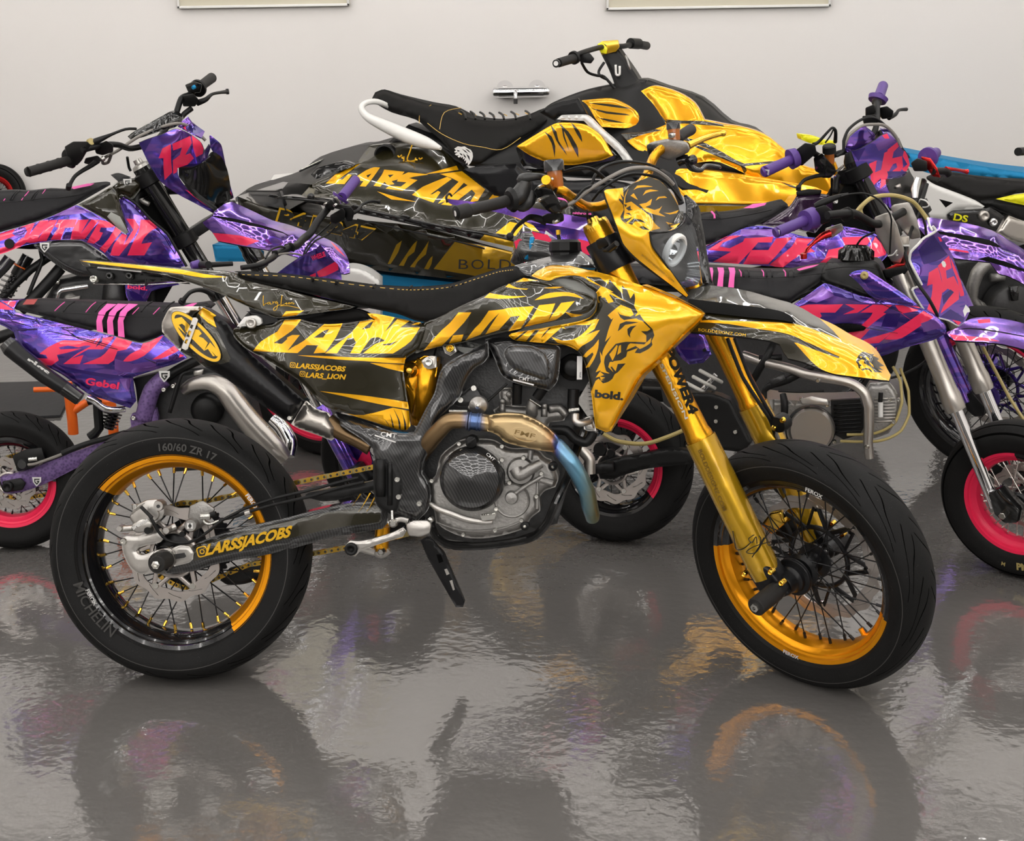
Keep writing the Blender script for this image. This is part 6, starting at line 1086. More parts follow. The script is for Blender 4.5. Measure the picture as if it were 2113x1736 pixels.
part(r1, 'engine_block', B1, cV, [('p',[(860,640),(1080,560),(1300,560),(1420,700),(1480,900),(1300,1130),(1000,1150),(880,900)],'dark_cast',.05,dict(th=.12,edge=(.02,14))),('d',(1180,800),[(0,.09),(60,.09),(90,.08),(95,.05)],'plastic_black'),('h',[(1110,570),(1170,560),(1160,600),(1110,605)],.05,.08,'aluminium')])
cw = part(r1, 'number_plate', S1, cS, [('p',[(60,880,.09),(180,790,.09),(320,700,.08),(440,640,.06),(480,600,.04),(530,650,.02),(600,740,.0),(660,800,-.02),(690,880,-.03),(700,1000,-.02),(500,1080,.03),(100,1050,.09)],'violet_chrome',.0,dict(edge=(.0,3),thv=(-.003,.002,-.002),gfx=[PK((450,870),(630,770),(660,800),(665,850),(540,910),(470,920)),PK((380,905),(440,880),(440,930),(400,940)),VD((200,800),(330,720),(300,850))])),('x','WHEELIE',(405,760),(540,712),48,'pink_print',None)])
h1 = part(r1, 'handlebar', S1, cS, [('t',[(-300,830,.33),(-120,800,.28),(0,740,.2),(60,690,.14),(180,630,.08),(250,610,.02),(320,540,-.06),(390,480,-.10),(450,380,-.14),(540,270,-.20),(620,180,-.25),(690,130,-.28)],[26,28,30,32,36,38,38,38,36,34,30,26],'plastic_black',5,20),('h',[(120,600),(200,575),(240,620),(230,680),(140,640)],.03,.08,'plastic_black'),('h',[(0,660),(60,650),(70,720),(10,740)],.12,.16,'plastic_black')])
part(h1, 'grip', S1, cS, [('t',[(700,130,-.28),(835,-40,-.40)],[50,48],'purple_rubber',1,24),('t',[(676,150,-.275),(692,128,-.28)],[84,96],'purple_rubber',1,28),('t',[(660,160,-.265),(675,148,-.27)],44,'steel_bolt',1,20)])
part(h1, 'clutch_perch', S1, cS, [('h',[(580,310),(700,240),(735,270),(730,350),(640,400),(585,380)],-.22,-.25,'plastic_black'),('h',[(710,230),(790,225),(825,280),(800,370),(740,370)],-.23,-.27,'plastic_black'),('h',[(520,200),(590,150),(640,200),(620,260),(540,250)],-.20,-.24,'plastic_black'),('d',(525,205),[(0,-.19),(14,-.19),(16,-.2)],'steel_bolt',12),('d',(620,215),[(0,-.19),(14,-.19),(16,-.2)],'steel_bolt',12),('h',[(620,130),(650,120),(690,200),(670,210)],-.23,-.24,'brushed_steel')])
part(h1, 'clutch_lever', S1, cS, [('t',[(800,290,-.25),(860,260,-.27),(900,205,-.31),(980,170,-.35),(1060,175,-.39)],[22,18,14,14,16],'plastic_black',4),('t',[(1055,175,-.39),(1075,178,-.395)],22,'plastic_black',1)])
part(h1, 'grip', S1, cA, [('t',[(700,75,.29),(790,75,.33)],[20,22],'plastic_black',1,16),('t',[(690,80,.33),(735,70,.31)],[22,26],'purple_rubber',1,16),('t',[(720,80,.30),(930,68,.22)],[17,14],'plastic_black',2,12)])
cables(S1, r1, cS, [([(580,400,-.22),(500,470,-.18),(400,560,-.12),(340,640,-.06),(320,700,-.04)],9,'plastic_black'),([(630,430,-.22),(560,500,-.2),(440,560,-.12),(370,640,-.08),(340,690,-.06)],9,'plastic_black'),([(-140,780,.25),(0,720,.18),(120,690,.13),(230,690,.08),(330,715,.03)],10,'cable_grey'),([(-60,740,.24),(0,650,.2),(100,620,.14),(160,650,.08)],10,'plastic_black')])
part(r1, 'front_fender', S1, cF, [('p',[(145,745),(210,760),(300,770),(330,880),(260,960),(190,840)],'violet_chrome',.05,dict(gfx=[PK((230,880),(290,770),(330,800),(320,890))]))])
part(r1, 'brake_lever', S1, cK, [('t',[(1050,80,.2),(900,0,.22),(760,-10,.25),(640,30,.28),(560,110,.3),(500,190,.31)],[50,46,40,38,40,50],'plastic_black',4),('t',[(500,180,.31),(480,210,.31)],66,'plastic_black',1)])
part(r1, 'rear_fender', B1, cL, [('p',[(-400,70,.02),(0,105,.03),(100,110,.03),(210,105,.03),(165,170,.05),(150,200,.06),(0,170,.05),(-400,130,.04)],'violet_chrome',.05,dict(solid=True,gfx=[PK((0,115),(180,115),(150,180),(0,160))]))])
# ---------- orange stand and floor mat at the left ----------
FO = Frame(MX.Translation((-1.2, 4.55, 0)) @ MX.Rotation(R(4), 4, 'Z'))
ro = empty('work_stand', FO.W, 'orange painted tubular stand behind the small violet bike at the left', 'stand')
part(ro, 'leg', FO, cL, [('t',[(730,1000,.0),(760,1180,.0),(790,1420,.0),(800,1560,0)],56,'orange_paint',1,16)]); part(ro, 'leg', FO, cL, [('t',[(1200,1200,.0),(1230,1350,0),(1240,1600,0)],56,'orange_paint',1,16)])
part(ro, 'cross_brace', FO, cL, [('t',[(770,1330,0),(1000,1180,0),(1230,1220,0)],46,'orange_paint',1,16),('t',[(370,1080,.0),(640,1075,.0)],30,'orange_paint',1,12)])
def flr(x, y, z=0):
    d = CAMM.to_3x3() @ V(((x-1056.5)/FPX, -(y-868)/FPX, -1)); o = CAMM.translation; return o + d*((z-o.z)/d.z)
mb = MB(); a = [flr(-200,800), flr(-200,880), flr(125,862), flr(160,790)]; mb.hull([p+V((0,0,z)) for p in a for z in (.0,.012)], 'mat_rubber', .002)
o = mb.build('floor_mat'); o['label'] = 'dark ribbed rubber mat on the floor at the left edge'; o['category'] = 'mat'
# small wheel hung on the back wall, far left
FW = Frame(MX.Translation((-2.35, WY-.06, 0)))
c_ = FW.raw(-6, 398, 0); k_ = FW.m(-6, 398, 0)
rw = empty('wheel', FW.W, 'small dark tyred wheel with a red rim hanging on the wall at the left edge', 'wheel')
wheel(rw, FW, (c_.x,0,c_.z), 60*k_, .03, 38*k_, .018, 'tyre_slick', 'rim_black', 'red_anodised', (0,360), 20, nip='anodised_black', hubr=.016, name='wheel', spr=.001)
mb = MB(); mb.cyl((c_.x, .06, c_.z), (c_.x, -.03, c_.z), .008, 'steel_bolt'); mb.build('wall_hook', rw)
# ---------- right rear bike : violet and pink with the clear headlight ----------
W3 = bike_frame(.12, 4.42, 4, 7); S3m = steer_mat((1.485,0,.303), .058, R(26.3), 50)
B3 = Frame(W3); S3 = Frame(W3 @ S3m, S3m)
r3 = empty('motorcycle', W3, 'violet and pink motocross bike at the right with purple grips and a clear headlight', 'motorcycle')
wheel(r3, B3, (0,0,.312), .312, .08, .2325, .065, 'tyre_street', 'rim_black', nsp=24)
wheel(r3, S3, (1.485,0,.303), .303, .06, .2325, .05, 'tyre_street', 'rim_black', 'pink_rim', (10,150), 36, nip='anodised_black', disc=(.12,.15,8,-1), discn=.048, carrier='violet_dark', hubr=.045, hub='violet_dark')
fork_tubes(r3, S3, (1.485,0,.303), 26.3, .03, 1, .105, [[(0,.02),(.033,.03),(.035,.06),(.035,.36),(.03,.38)],[(.028,.37),(.028,.60),(.031,.66),(.031,.90),(0,.90)],[(0,.93),(.014,.93),(.028,.91),(.0315,.90)]], ['violet_chrome','plastic_gloss','plastic_black'])
u = V((-math.sin(R(26.3)),0,math.cos(R(26.3)))); p = V((math.cos(R(26.3)),0,math.sin(R(26.3))))
for t_ in (.64, .86):
    o = V((1.485,0,.303)) - p*.03 + u*t_; mb = MB()
    for s_ in (1,-1): mb.lathe([(.03,-.025),(.042,-.02),(.043,.02),(.03,.025)], S3.L @ (o+V((0,s_*.105,0))), S3.L.to_3x3() @ u, 'plastic_black', 28)
    mb.hull([S3.L @ (o+p*a+V((0,b,0))+u*c) for a,b in ((-.045,.03),(-.045,-.03),(.0,.1),(.0,-.1),(.02,.08),(.02,-.08)) for c in (-.018,.018)], 'plastic_black', .004); mb.build('triple_clamp', r3)
cX_, cY_ = cX, cY
part(r3, 'rear_fender', B3, cX, [('p',[(408,712,.02),(470,718,.03),(600,735,.05),(740,745,.06),(900,775,.08),(1040,800,.1),(1060,900,.12),(980,880,.11),(850,850,.09),(700,790,.07),(560,755,.05),(430,735,.03)],'fender_chrome',.05,dict(solid=True)),('t',[(412,728,.03),(408,705,.03),(420,690,.0),(430,700,-.02)],5,'plastic_black')])
part(r3, 'side_panel', B3, cX, [('p',[(760,810,.13),(900,830,.14),(1050,860,.14),(1060,960,.14),(1000,960,.14),(900,920,.14),(820,870,.13)],'violet_chrome',.14,dict(gfx=[PK((960,880),(1040,900),(1050,960),(980,940)),('white_print',[(825,845),(900,900),(880,905),(820,860)])]))])
st = part(r3, 'seat', B3, cY, [('p',[(-720,690,.05),(-500,700,.07),(-300,780,.1),(0,815,.11),(60,805,.10),(200,800,.09),(330,775,.07),(430,745,.05),(500,728,.05),(535,755,.06),(540,775,.08),(460,830,.11),(350,880,.14),(200,950,.15),(40,1002,.15),(-200,1020,.15),(-500,900,.13),(-700,780,.08)],'seat_grey',.1,dict(edge=(.03,14),solid=True))])
part(st, 'seat_stripe', B3, cY, [('t',[(82,802,.095),(98,820,.12),(100,842,.128)],6,'pink_vinyl'),('t',[(110,800,.095),(128,822,.12),(130,842,.128)],7,'seat_grey'),('p',[(272,780,.085),(330,755,.07),(410,748,.065),(400,762,.075),(330,780,.09)],'pink_vinyl',.08,dict(th=.002,sm=False)),('t',[(10,846,.13),(120,846,.131),(300,820,.125),(440,790,.105)],3,'plastic_black')])
part(st, 'seat_label', B3, cE, [('p',[(845,612),(985,625),(988,655),(845,650)],'plastic_gloss',.128,dict(th=.002,sm=False)),('x','nithrone',(858,645),(975,650),16,'pink_vinyl',.1285)])
part(st, 'seat_stripe', B3, cE, [('t',[(735,545,.11),(770,548,.11),(810,560,.12),(830,600,.125)],7,'pink_vinyl')])
sd3 = [(-100,1050,.14),(40,1008,.15),(150,960,.15),(260,905,.15),(360,885,.14),(480,905,.14),(640,950,.14),(760,960,.14),(800,880,.13),(940,900,.12),(1070,940,.12),(1120,1010,.13),(1135,1060,.14),(1060,1140,.15),(900,1120,.16),(820,1110,.16),(600,1135,.15),(400,1125,.15),(200,1110,.15),(70,1105,.15),(-100,1090,.14)]
g3 = [PK((40,1010),(170,950),(260,945),(150,985),(130,1010),(190,1020),(270,980),(280,960),(450,950),(440,985),(360,985),(330,1020),(240,1115),(90,1100),(200,1040),(60,1030)),PK((320,1030),(420,1030),(470,960),(560,955),(480,1050),(420,1115),(270,1115)),PK((590,958),(690,965),(650,1000),(700,1040),(610,1060),(500,1140),(425,1120),(560,1010)),PK((780,1030),(870,1010),(1000,985),(960,1050),(800,1120),(690,1130),(760,1080)),PK((860,955),(980,950),(1040,960),(1010,1000),(880,1005)),PK((1060,950),(1130,1030),(1120,1060),(1050,1080),(1010,1040)),PK((-100,1060),(30,1030),(20,1100),(-100,1090)),VD((40,1010),(200,940),(120,990),(60,1030)),VL((260,905),(480,905),(440,945),(250,940)),VL((620,1090),(760,1080),(700,1130),(600,1130))]
sp3 = part(r3, 'side_panel', B3, cY, [('p',sd3,'violet_chrome',.15,dict(edge=(.012,10),gfx=g3,th=.006))])
part(r3, 'tank_cover', B3, cY, [('p',[(370,880,.13),(460,830,.11),(545,770,.08),(590,705,.06),(690,690,.05),(780,700,.05),(830,760,.07),(760,860,.12),(700,930,.14),(560,900,.145),(450,890,.14)],'purple_black_wrap',.1,dict(edge=(.02,12),th=.1))])
part(r3, 'fuel_cap', B3, cY, [('h',[(585,680),(660,665),(740,670),(735,695),(660,705),(590,705)],-.04,.05,'plastic_black')])
part(r3, 'frame', B3, cY, [('p',[(700,900),(830,720),(900,600),(1000,720),(1150,900),(1180,1080),(1000,1400),(900,1300),(800,1100)],'dark_void',.07,dict(th=.14)),('t',[(-300,1100,.08),(200,1200,.09),(700,1150,.08),(1000,900,.06)],30,'plastic_black'),('t',[(820,690,.08),(830,600,.07),(900,560,.06)],20,'plastic_black')])
part(r3, 'engine_block', B3, cG, [('p',[(340,250),(700,150),(1150,200),(1200,420),(1050,560),(700,640),(400,560)],'dark_cast',-.02,dict(th=.1,edge=(.02,14)))])
mf3 = part(r3, 'muffler', B3, cE, [('t',[(500,850,.16),(560,870,.16),(700,900,.165),(800,940,.165)],[100,118,115,100],'carbon_fine',2,28),('p',[(490,820),(520,800),(570,820),(600,860),(680,950),(560,955),(520,920)],'pink_wrap',.205,dict(gfx=[('black_wrap',[(520,850),(570,860),(610,900),(600,915),(540,880)])])),('p',[(600,755),(700,775),(760,850),(700,870),(640,830)],'pink_wrap',.205,{}),('t',[(605,790,.21),(590,860,.212),(565,930,.21)],14,'blue_foam',1,8),('t',[(600,830,.215),(602,836,.215)],10,'steel_bolt',1,10)])
mk3 = [(915,440,.135),(960,430,.12),(1050,380,.08),(1090,350,.05),(1130,330,.02),(1180,370,.0),(1210,420,-.03),(1250,450,-.06),(1265,520,-.07),(1230,590,-.04),(1130,605,.04),(1128,640,.07),(1145,690,.07),(1150,730,.065),(1160,790,.06),(1080,720,.1),(1010,660,.125),(960,560,.135)]
cAC=(1440,260,2.2478); gm3 = [PK(*cv(cAC,cY,[(795,175),(830,160),(822,215),(850,203),(865,125),(895,110),(882,180),(905,178),(885,215),(872,270),(845,292),(850,242),(797,292),(803,250)])),PK(*cv(cAC,cY,[(880,110),(925,75),(932,95),(908,120),(902,150),(947,140),(952,190),(920,240),(885,250),(895,215),(925,192),(920,172),(884,185),(880,150)])),PK(*cv(cAC,cY,[(958,108),(985,170),(990,195),(962,215),(945,200),(972,178),(950,140)])),PK((1100,345),(1130,335),(1145,365),(1115,365)),VD((920,440),(1000,420),(960,500)),VL((1060,400),(1150,360),(1180,380),(1080,440)),VD((1130,560),(1250,560),(1230,600),(1140,605))]
m3 = part(r3, 'headlight_mask', S3, cY, [('p',mk3,'violet_chrome',.0,dict(gfx=gm3,thv=(-.004,.003,0),back='plastic_black',grid=4,ctrl=[(1050,560,.09)]))])
part(m3, 'headlight_lens', S3, cY, [('p',[(1135,640,.07),(1140,610,.05),(1230,590,-.02),(1260,555,-.07),(1290,600,-.09),(1280,700,-.08),(1260,780,-.05),(1180,800,.03),(1150,740,.06)],'plastic_gloss',-.02,dict(thv=(-.02,0,0),nf=None)),('t',[(1190,640,.02),(1195,660,.02)],20,'brushed_steel',1,16)])
part(m3, 'display_cover', S3, cY, [('p',[(865,380,.1),(920,320,.07),(1000,290,.03),(1050,330,-.01),(1060,350,-.01),(1000,390,.04),(920,435,.09),(880,420,.1)],'violet_chrome',.05,dict(thv=(0,0,-.01),edge=(.005,6)))])
part(m3, 'mask_side', S3, cY, [('p',[(1090,300,-.05),(1150,320,-.08),(1200,380,-.1),(1230,440,-.1),(1200,400,-.06),(1120,340,-.02)],'violet_chrome',-.05,dict(thv=(-.004,0,0),gfx=[PK((1105,345),(1140,345),(1140,365),(1110,362))]))])
part(r3, 'front_fender', S3, cAA, [('p',[(150,760,.06),(250,745,.0),(400,765,-.04),(600,800,-.05),(760,845,-.06),(900,920,-.06),(1040,1010,-.06),(1400,1250,-.04),(1400,1500,.06),(1040,1290,.08),(900,1220,.085),(830,1200,.085),(760,1110,.09),(620,1095,.09),(470,1075,.1),(430,1050,.1),(300,960,.1),(180,830,.09)],'fender_chrome',.0,dict(grid=6,thv=(0,.001,-.004),back='plastic_black',ctrl=[(500,820,0),(800,900,0),(1000,1050,0),(500,960,.08),(800,1060,.075)],gfx=[PK((400,992),(580,1020),(590,1035),(420,1010)),('dark_void',[(330,855),(560,890),(760,930),(850,985),(830,990),(700,960),(500,915),(350,880)]),('dark_void',[(660,1085),(740,1065),(900,1110),(1045,1170),(1045,1190),(900,1150),(760,1110)]),VL((760,1115),(900,1160),(1045,1200),(1045,1280),(840,1200)),VL((800,860),(1000,1000),(1100,1090),(900,1000))]))])
h3 = part(r3, 'handlebar', S3, cY, [('t',[(560,480,.27),(660,440,.22),(750,480,.17),(850,450,.1),(950,420,.02),(1050,330,-.07),(1070,260,-.12),(1070,200,-.17),(1070,150,-.22)],18,'plastic_black',5,16)])
part(h3, 'grip', S3, cY, [('t',[(400,562,.43),(560,490,.29)],[34,30],'purple_rubber',1,24),('t',[(388,568,.435),(400,562,.43)],[30,34],'purple_rubber',1,24),('t',[(550,490,.29),(590,475,.27)],[62,56],'purple_rubber',1,28),('p',[(398,548),(426,552),(424,584),(400,580)],'white_print',.432,dict(th=.001,sm=False,gfx=[('purple_rubber',[(408,558),(416,558),(416,572),(408,572)])]))])
part(h3, 'throttle_housing', S3, cY, [('h',[(575,440),(640,390),(700,400),(710,450),(660,480),(620,530),(590,500)],.23,.28,'plastic_black'),('t',[(690,400,.24),(720,385,.22),(780,320,.2),(805,300,.18),(822,320,.17),(820,385,.15)],[12,10,8,8,10,12],'plastic_black',4),('t',[(760,390,.2),(790,350,.19),(812,305,.18)],5,'plastic_black',3)])
mb = MB(); o = S3.at(*X(cY,785,455),.2); upv = S3.v(0,0,1); mb.lathe([(0,-.03),(.015,-.03),(.0155,.004),(0,.004)], o, upv, 'amber_fluid', 20); mb.lathe([(0,.028),(.018,.028),(.021,.024),(.021,.004),(0,.004)], o, upv, 'plastic_black', 20); mb.build('brake_reservoir', h3)
part(h3, 'master_cylinder', S3, cY, [('h',[(690,480),(740,450),(780,520),(820,540),(820,580),(760,590),(700,560)],.18,.23,'plastic_gloss'),('h',[(730,570),(800,520),(830,560),(790,600),(740,600)],.17,.21,'plastic_black'),('t',[(830,560,.18),(870,525,.17)],9,'steel_bolt',1)])
part(h3, 'brake_lever', S3, cY, [('t',[(760,580,.22),(700,590,.26),(640,610,.32),(610,640,.36),(600,660,.37)],[14,12,11,10,13],'plastic_black',4),('t',[(602,650,.37),(600,672,.37)],16,'plastic_black',1)])
part(h3, 'grip', S3, cY, [('t',[(1080,120,-.26),(1105,50,-.38)],[32,30],'purple_rubber',1,24),('t',[(1070,140,-.25),(1078,118,-.26)],[54,60],'purple_rubber',1,24),('t',[(1068,150,-.24),(1070,140,-.25)],30,'brushed_steel',1,20)])
part(h3, 'clutch_perch', S3, cY, [('h',[(1085,180),(1130,170),(1170,200),(1160,240),(1100,250),(1080,220)],-.2,-.26,'plastic_black'),('h',[(1000,180),(1050,160),(1070,220),(1030,260),(1000,230)],-.15,-.2,'plastic_black'),('h',[(980,230),(1060,220),(1080,270),(990,280)],-.1,-.16,'plastic_black')])
part(h3, 'clutch_lever', S3, cY, [('t',[(1140,240,-.22),(1180,220,-.26),(1200,195,-.3),(1245,190,-.36)],[16,12,9,11],'plastic_black',4)])
part(r3, 'wiring', S3, cY, [('t',[(880,560,.08),(900,540,.09),(930,540,.09)],20,'plastic_black'),('h',[(830,560),(920,540),(940,640),(850,640)],.07,.14,'plastic_black'),('d',(820,600),[(0,.15),(12,.15),(14,.13)],'violet_chrome'),('d',(828,630),[(0,.15),(12,.15),(14,.13)],'violet_chrome')])
cables(S3, r3, cY, [([(830,470,.15),(870,440,.13),(870,380,.12),(900,310,.08),(980,250,.0),(1060,245,-.04),(1150,320,-.08),(1200,400,-.09),(1260,480,-.1)],9,'plastic_black'),([(870,420,.12),(900,350,.1),(980,290,.03),(1060,280,.0),(1120,290,-.03),(1180,350,-.06),(1210,420,-.07)],10,'cable_grey'),([(800,600,.12),(800,660,.12),(790,720,.12)],8,'plastic_black'),([(830,640,.11),(835,700,.1),(840,760,.1)],9,'plastic_black')])
# ---------- small right bike : pit bike with silver bar clamps ----------
W4 = bike_frame(.30, 3.98, -17.5, 5); S4m = steer_mat((1.14,0,.228), .03, R(25), 28)
B4 = Frame(W4); S4 = Frame(W4 @ S4m, S4m)
r4 = empty('pit_bike', W4, 'small violet pit bike at the right with curved number plate and bright pink front rim', 'motorcycle')
wheel(r4, B4, (0,0,.232), .232, .058, .152, .045, 'tyre_street', 'rim_black', 'pink_rim', (325,85), 32, nip='anodised_black', disc=(.075,.105,6,1), discn=.05, hubr=.03, spr=.0013)
wheel(r4, S4, (1.14,0,.228), .228, .052, .152, .040, 'tyre_slick', 'rim_black', 'pink_rim', (95,300), 32, spoke='brushed_steel', nip='steel_bolt', disc=(.07,.095,6,-1), discn=.03, hubr=.03, spr=.0013)
c_, s_ = math.cos(R(25)), math.sin(R(25))
for sd in (1,-1):
    mb = MB(); o = S4.p(1.14-.03*c_, -sd*.085, .228-.03*s_); ax = S4.v(-s_,0,c_)
    mb.lathe([(.0,.02),(.0165,.02),(.0165,.36)], o, ax, 'chrome', 24); mb.lathe([(.018,.30),(.026,.302),(.028,.31),(.028,.345),(.025,.36),(.0235,.42),(.0235,.70),(0,.70)], o, ax, 'brushed_steel', 28)
    l = mb.build('fork_leg', r4); mb = MB(); mb.hull([S4.p(1.14+x, -sd*.085+y, .228+z) for x, z in ((-.05,.05),(-.02,.07),(.04,.02),(.035,-.02),(0,-.03),(-.03,-.01)) for y in (-.022,.022)], 'plastic_gloss', .006); mb.cyl(S4.p(1.14,-sd*.085,.228), S4.p(1.14,-sd*.125,.228), .010, 'steel_bolt', 6); mb.build('fork_foot', l)
st = part(r4, 'seat', B4, cQ, [('p',[(-700,230,.07),(-300,240,.08),(0,245,.08),(200,250,.08),(350,262,.08),(520,275,.08),(750,285,.08),(960,285,.08),(1080,260,.07),(1200,235,.06),(1300,213,.05),(1390,218,.05),(1425,245,.06),(1420,290,.08),(1300,400,.12),(1180,480,.14),(1040,575,.15),(980,600,.15),(800,580,.15),(400,500,.15),(0,450,.14),(-500,400,.12),(-700,300,.1)],'seat_grey',.1,dict(edge=(.03,14),solid=True))])
part(st, 'seat_stripe', B4, cQ, [('p',[(x,250,.08),(x+60,252,.08),(x+68,290,.10),(x+60,350,.12),(x+55,450,.13),(x-2,445,.13),(x+10,350,.12),(x+14,300,.1)],'pink_vinyl',.12,dict(th=.003,sm=False,nf=TPS([(*X(cQ,x,250),.09),(*X(cQ,x+60,252),.09),(*X(cQ,x+68,290),.115),(*X(cQ,x+30,350),.128),(*X(cQ,x+5,450),.14),(*X(cQ,x+60,450),.14)]))) for x in (180,288,398)])
part(st, 'seat_rib', B4, cQ, [('t',[(x,275,.085),(x+18,300,.11),(x+20,340,.12)],6,'pink_vinyl') for x in (505,728,945)]+[('t',[(x,278,.085),(x+10,300,.11),(x+12,345,.12)],9,'seat_grey') for x in (540,590,765,820,980,1035)]+[('t',[(200,340,.12),(500,352,.124),(800,355,.126),(1100,335,.118),(1400,300,.09)],3,'plastic_black'),('p',[(1075,268,.075),(1180,238,.06),(1300,218,.055),(1240,245,.075),(1100,282,.09)],'pink_vinyl',.07,dict(th=.002))])
tk = part(r4, 'fuel_tank', B4, cR, [('p',[(-280,1050,.1),(-230,940,.09),(-180,870,.07),(0,880,.06),(100,870,.06),(330,860,.06),(390,890,.07),(430,960,.08),(480,1080,.09),(560,1170,.1),(600,1300,.1),(310,1300,.13),(0,1180,.13),(-200,1120,.12)],'plastic_black',.1,dict(edge=(.02,14),th=.14)),('t',[(-200,960,.1),(0,930,.105),(250,930,.105),(400,960,.1)],5,'plastic_black')])
mb = MB(); o = B4.at(*X(cR,140,870),.0); mb.lathe([(0,.045),(.030,.045),(.036,.040),(.040,.020),(.046,.006),(.040,0),(.03,-.01)], o, B4.v(0,0,1), 'plastic_gloss', 10)
for i in range(10): mb.hull([o+B4.v(.038*math.cos(i*.628+a),.038*math.sin(i*.628+a),z) for a in (-.12,.12) for z in (.012,.038)]+[o+B4.v(.049*math.cos(i*.628),.049*math.sin(i*.628),z) for z in (.004,.03)], 'plastic_gloss', .001)
mb.build('fuel_cap', tk)
sd4 = [(930,640,.15),(1000,590,.15),(1200,490,.145),(1400,405,.135),(1440,400,.135),(1600,470,.14),(1800,560,.145),(2000,640,.15),(2250,740,.155),(2500,850,.16),(2590,930,.155),(2580,980,.15),(2400,1080,.145),(2200,1170,.14),(2000,1230,.14),(1800,1200,.14),(1500,1000,.145),(1300,870,.15),(1130,760,.15)]
# front part traced in the plate crop
f4 = [(-760,1480,.15),(-640,1400,.15),(-380,1230,.145),(-230,1120,.14),(-180,1115,.14),(0,1180,.145),(310,1280,.15),(660,1300,.15),(830,1370,.15),(1000,1450,.155),(1130,1560,.15),(1155,1630,.15),(1140,1680,.15),(1000,1750,.14),(700,1830,.14),(420,1930,.13),(200,1960,.13),(0,1800,.14),(-200,1700,.145),(-500,1560,.15)]
g4 = [PK((-740,1480),(-600,1410),(-400,1350),(-200,1350),(0,1345),(-90,1440),(-260,1440),(-240,1480),(-330,1560),(-480,1550),(-420,1470)),PK((20,1345),(300,1350),(160,1440),(0,1460),(130,1400)),PK((330,1350),(550,1355),(450,1440),(480,1450),(330,1560),(250,1630),(160,1620),(300,1490),(330,1440),(190,1440)),PK((580,1355),(870,1370),(830,1420),(660,1450),(770,1530),(640,1440)),PK((900,1420),(1010,1490),(700,1700),(600,1740),(460,1740),(560,1650),(700,1560)),PK((-30,1680),(300,1620),(250,1680),(190,1740),(90,1700)),PK((210,1750),(560,1650),(400,1780),(260,1790)),
 VD((-180,1115),(0,1180),(310,1290),(200,1330),(-100,1250)),VD((600,1340),(900,1400),(800,1500),(880,1420)),VD((300,1820),(600,1750),(1000,1600),(1140,1680),(700,1830),(420,1930)),VL((870,1560),(1040,1500),(1130,1600),(900,1660)),VD((480,1450),(640,1450),(600,1600),(420,1600)),VL((-460,1290),(-230,1140),(-100,1250),(-300,1330))]
sh4 = part(r4, 'radiator_shroud', B4, cR, [('p',f4,'violet_chrome',.15,dict(edge=(.01,10),gfx=g4)),('x','bold.',(280,1905),(395,1885),62,'pink_print',None)])
part(sh4, 'shroud_vent', B4, cR, [('p',[(-200,1600),(-100,1570),(50,1560),(200,1580),(260,1610),(230,1640),(60,1660),(-80,1650)],'dark_void',.157,dict(edge=(.004,5))),('t',[(250,1605,.157),(420,1640,.157),(610,1670,.157)],3,'plastic_black'),('t',[(310,1270,.155),(450,1350,.157),(660,1440,.157)],4,'plastic_black')])
part(sh4, 'shroud_brace', B4, cR, [('p',[(68,1020),(100,985),(200,960),(280,970),(420,1060),(560,1150),(760,1290),(850,1370),(640,1350),(420,1300),(300,1250),(180,1120)],'violet_chrome',.165,dict(edge=(.006,8),th=.006)),('d',(235,1025),[(0,.172),(14,.172),(16,.175),(30,.175),(34,.172),(44,.172),(46,.16)],'hose_gold',24)])
part(r4, 'side_panel', B4, cC, [('p',[(1650,560+100),(1900,640),(2000,700),(2060,880),(1980,960),(1850,975),(1760,900),(1700,790)],'violet_chrome',.13,dict(edge=(.01,8),gfx=[VD((1760,830),(2050,850),(1980,960),(1850,975))]))])
part(r4, 'side_panel_hole', B4, cC, [('d',(1990,840),[(0,.136),(16,.136),(18,.133)],'plastic_gloss')])
# number plate
pn = [(740,840,.10),(755,770,.10),(830,680,.09),(1040,520,.04),(1050,530,.03),(1130,640,.0),(1200,760,-.03),(1290,990,-.05),(1340,1180,-.06),(1420,1420,-.07),(1362,1540,-.03),(1290,1588,.0),(1180,1530,.03),(1070,1500,.06),(960,1450,.09),(900,1400,.10),(770,1190,.115),(790,1160,.11),(880,1130,.09),(860,1080,.10),(790,950,.10)]
g5 = [PK((1060,915),(1185,800),(1215,940),(1150,970),(1160,1060),(1240,1030),(1300,1160),(1295,1290),(1090,1450),(1120,1370),(1230,1210),(1170,1170),(1110,1220),(1100,1050)),PK((960,990),(1060,930),(1100,1080),(1110,1200),(1060,1480),(940,1400),(990,1250),(1000,1120),(940,1140)),PK((1200,820),(1260,950),(1350,1180),(1350,1250),(1310,1260),(1280,1080),(1230,960)),PK((1060,590),(1090,600),(1110,640),(1085,645)),PK((1150,1440),(1200,1470),(1320,1550),(1290,1580),(1200,1500)),VD((840,740),(1000,560),(1100,700),(1170,790),(1050,860),(900,900)),VD((1110,1250),(1200,1180),(1240,1210),(1120,1350)),VD((1080,1490),(1200,1400),(1362,1500),(1340,1545)),('white_print',[(1098,880),(1115,858),(1140,870),(1152,905),(1140,935),(1115,925)]),('white_print',[(1370,1350),(1418,1400),(1422,1430),(1385,1440),(1360,1490),(1340,1420)])]
np_ = part(r4, 'number_plate', S4, cR, [('p',pn,'violet_chrome',.0,dict(gfx=g5,thv=(-.004,.002,0),back='white_plastic',grid=4))])
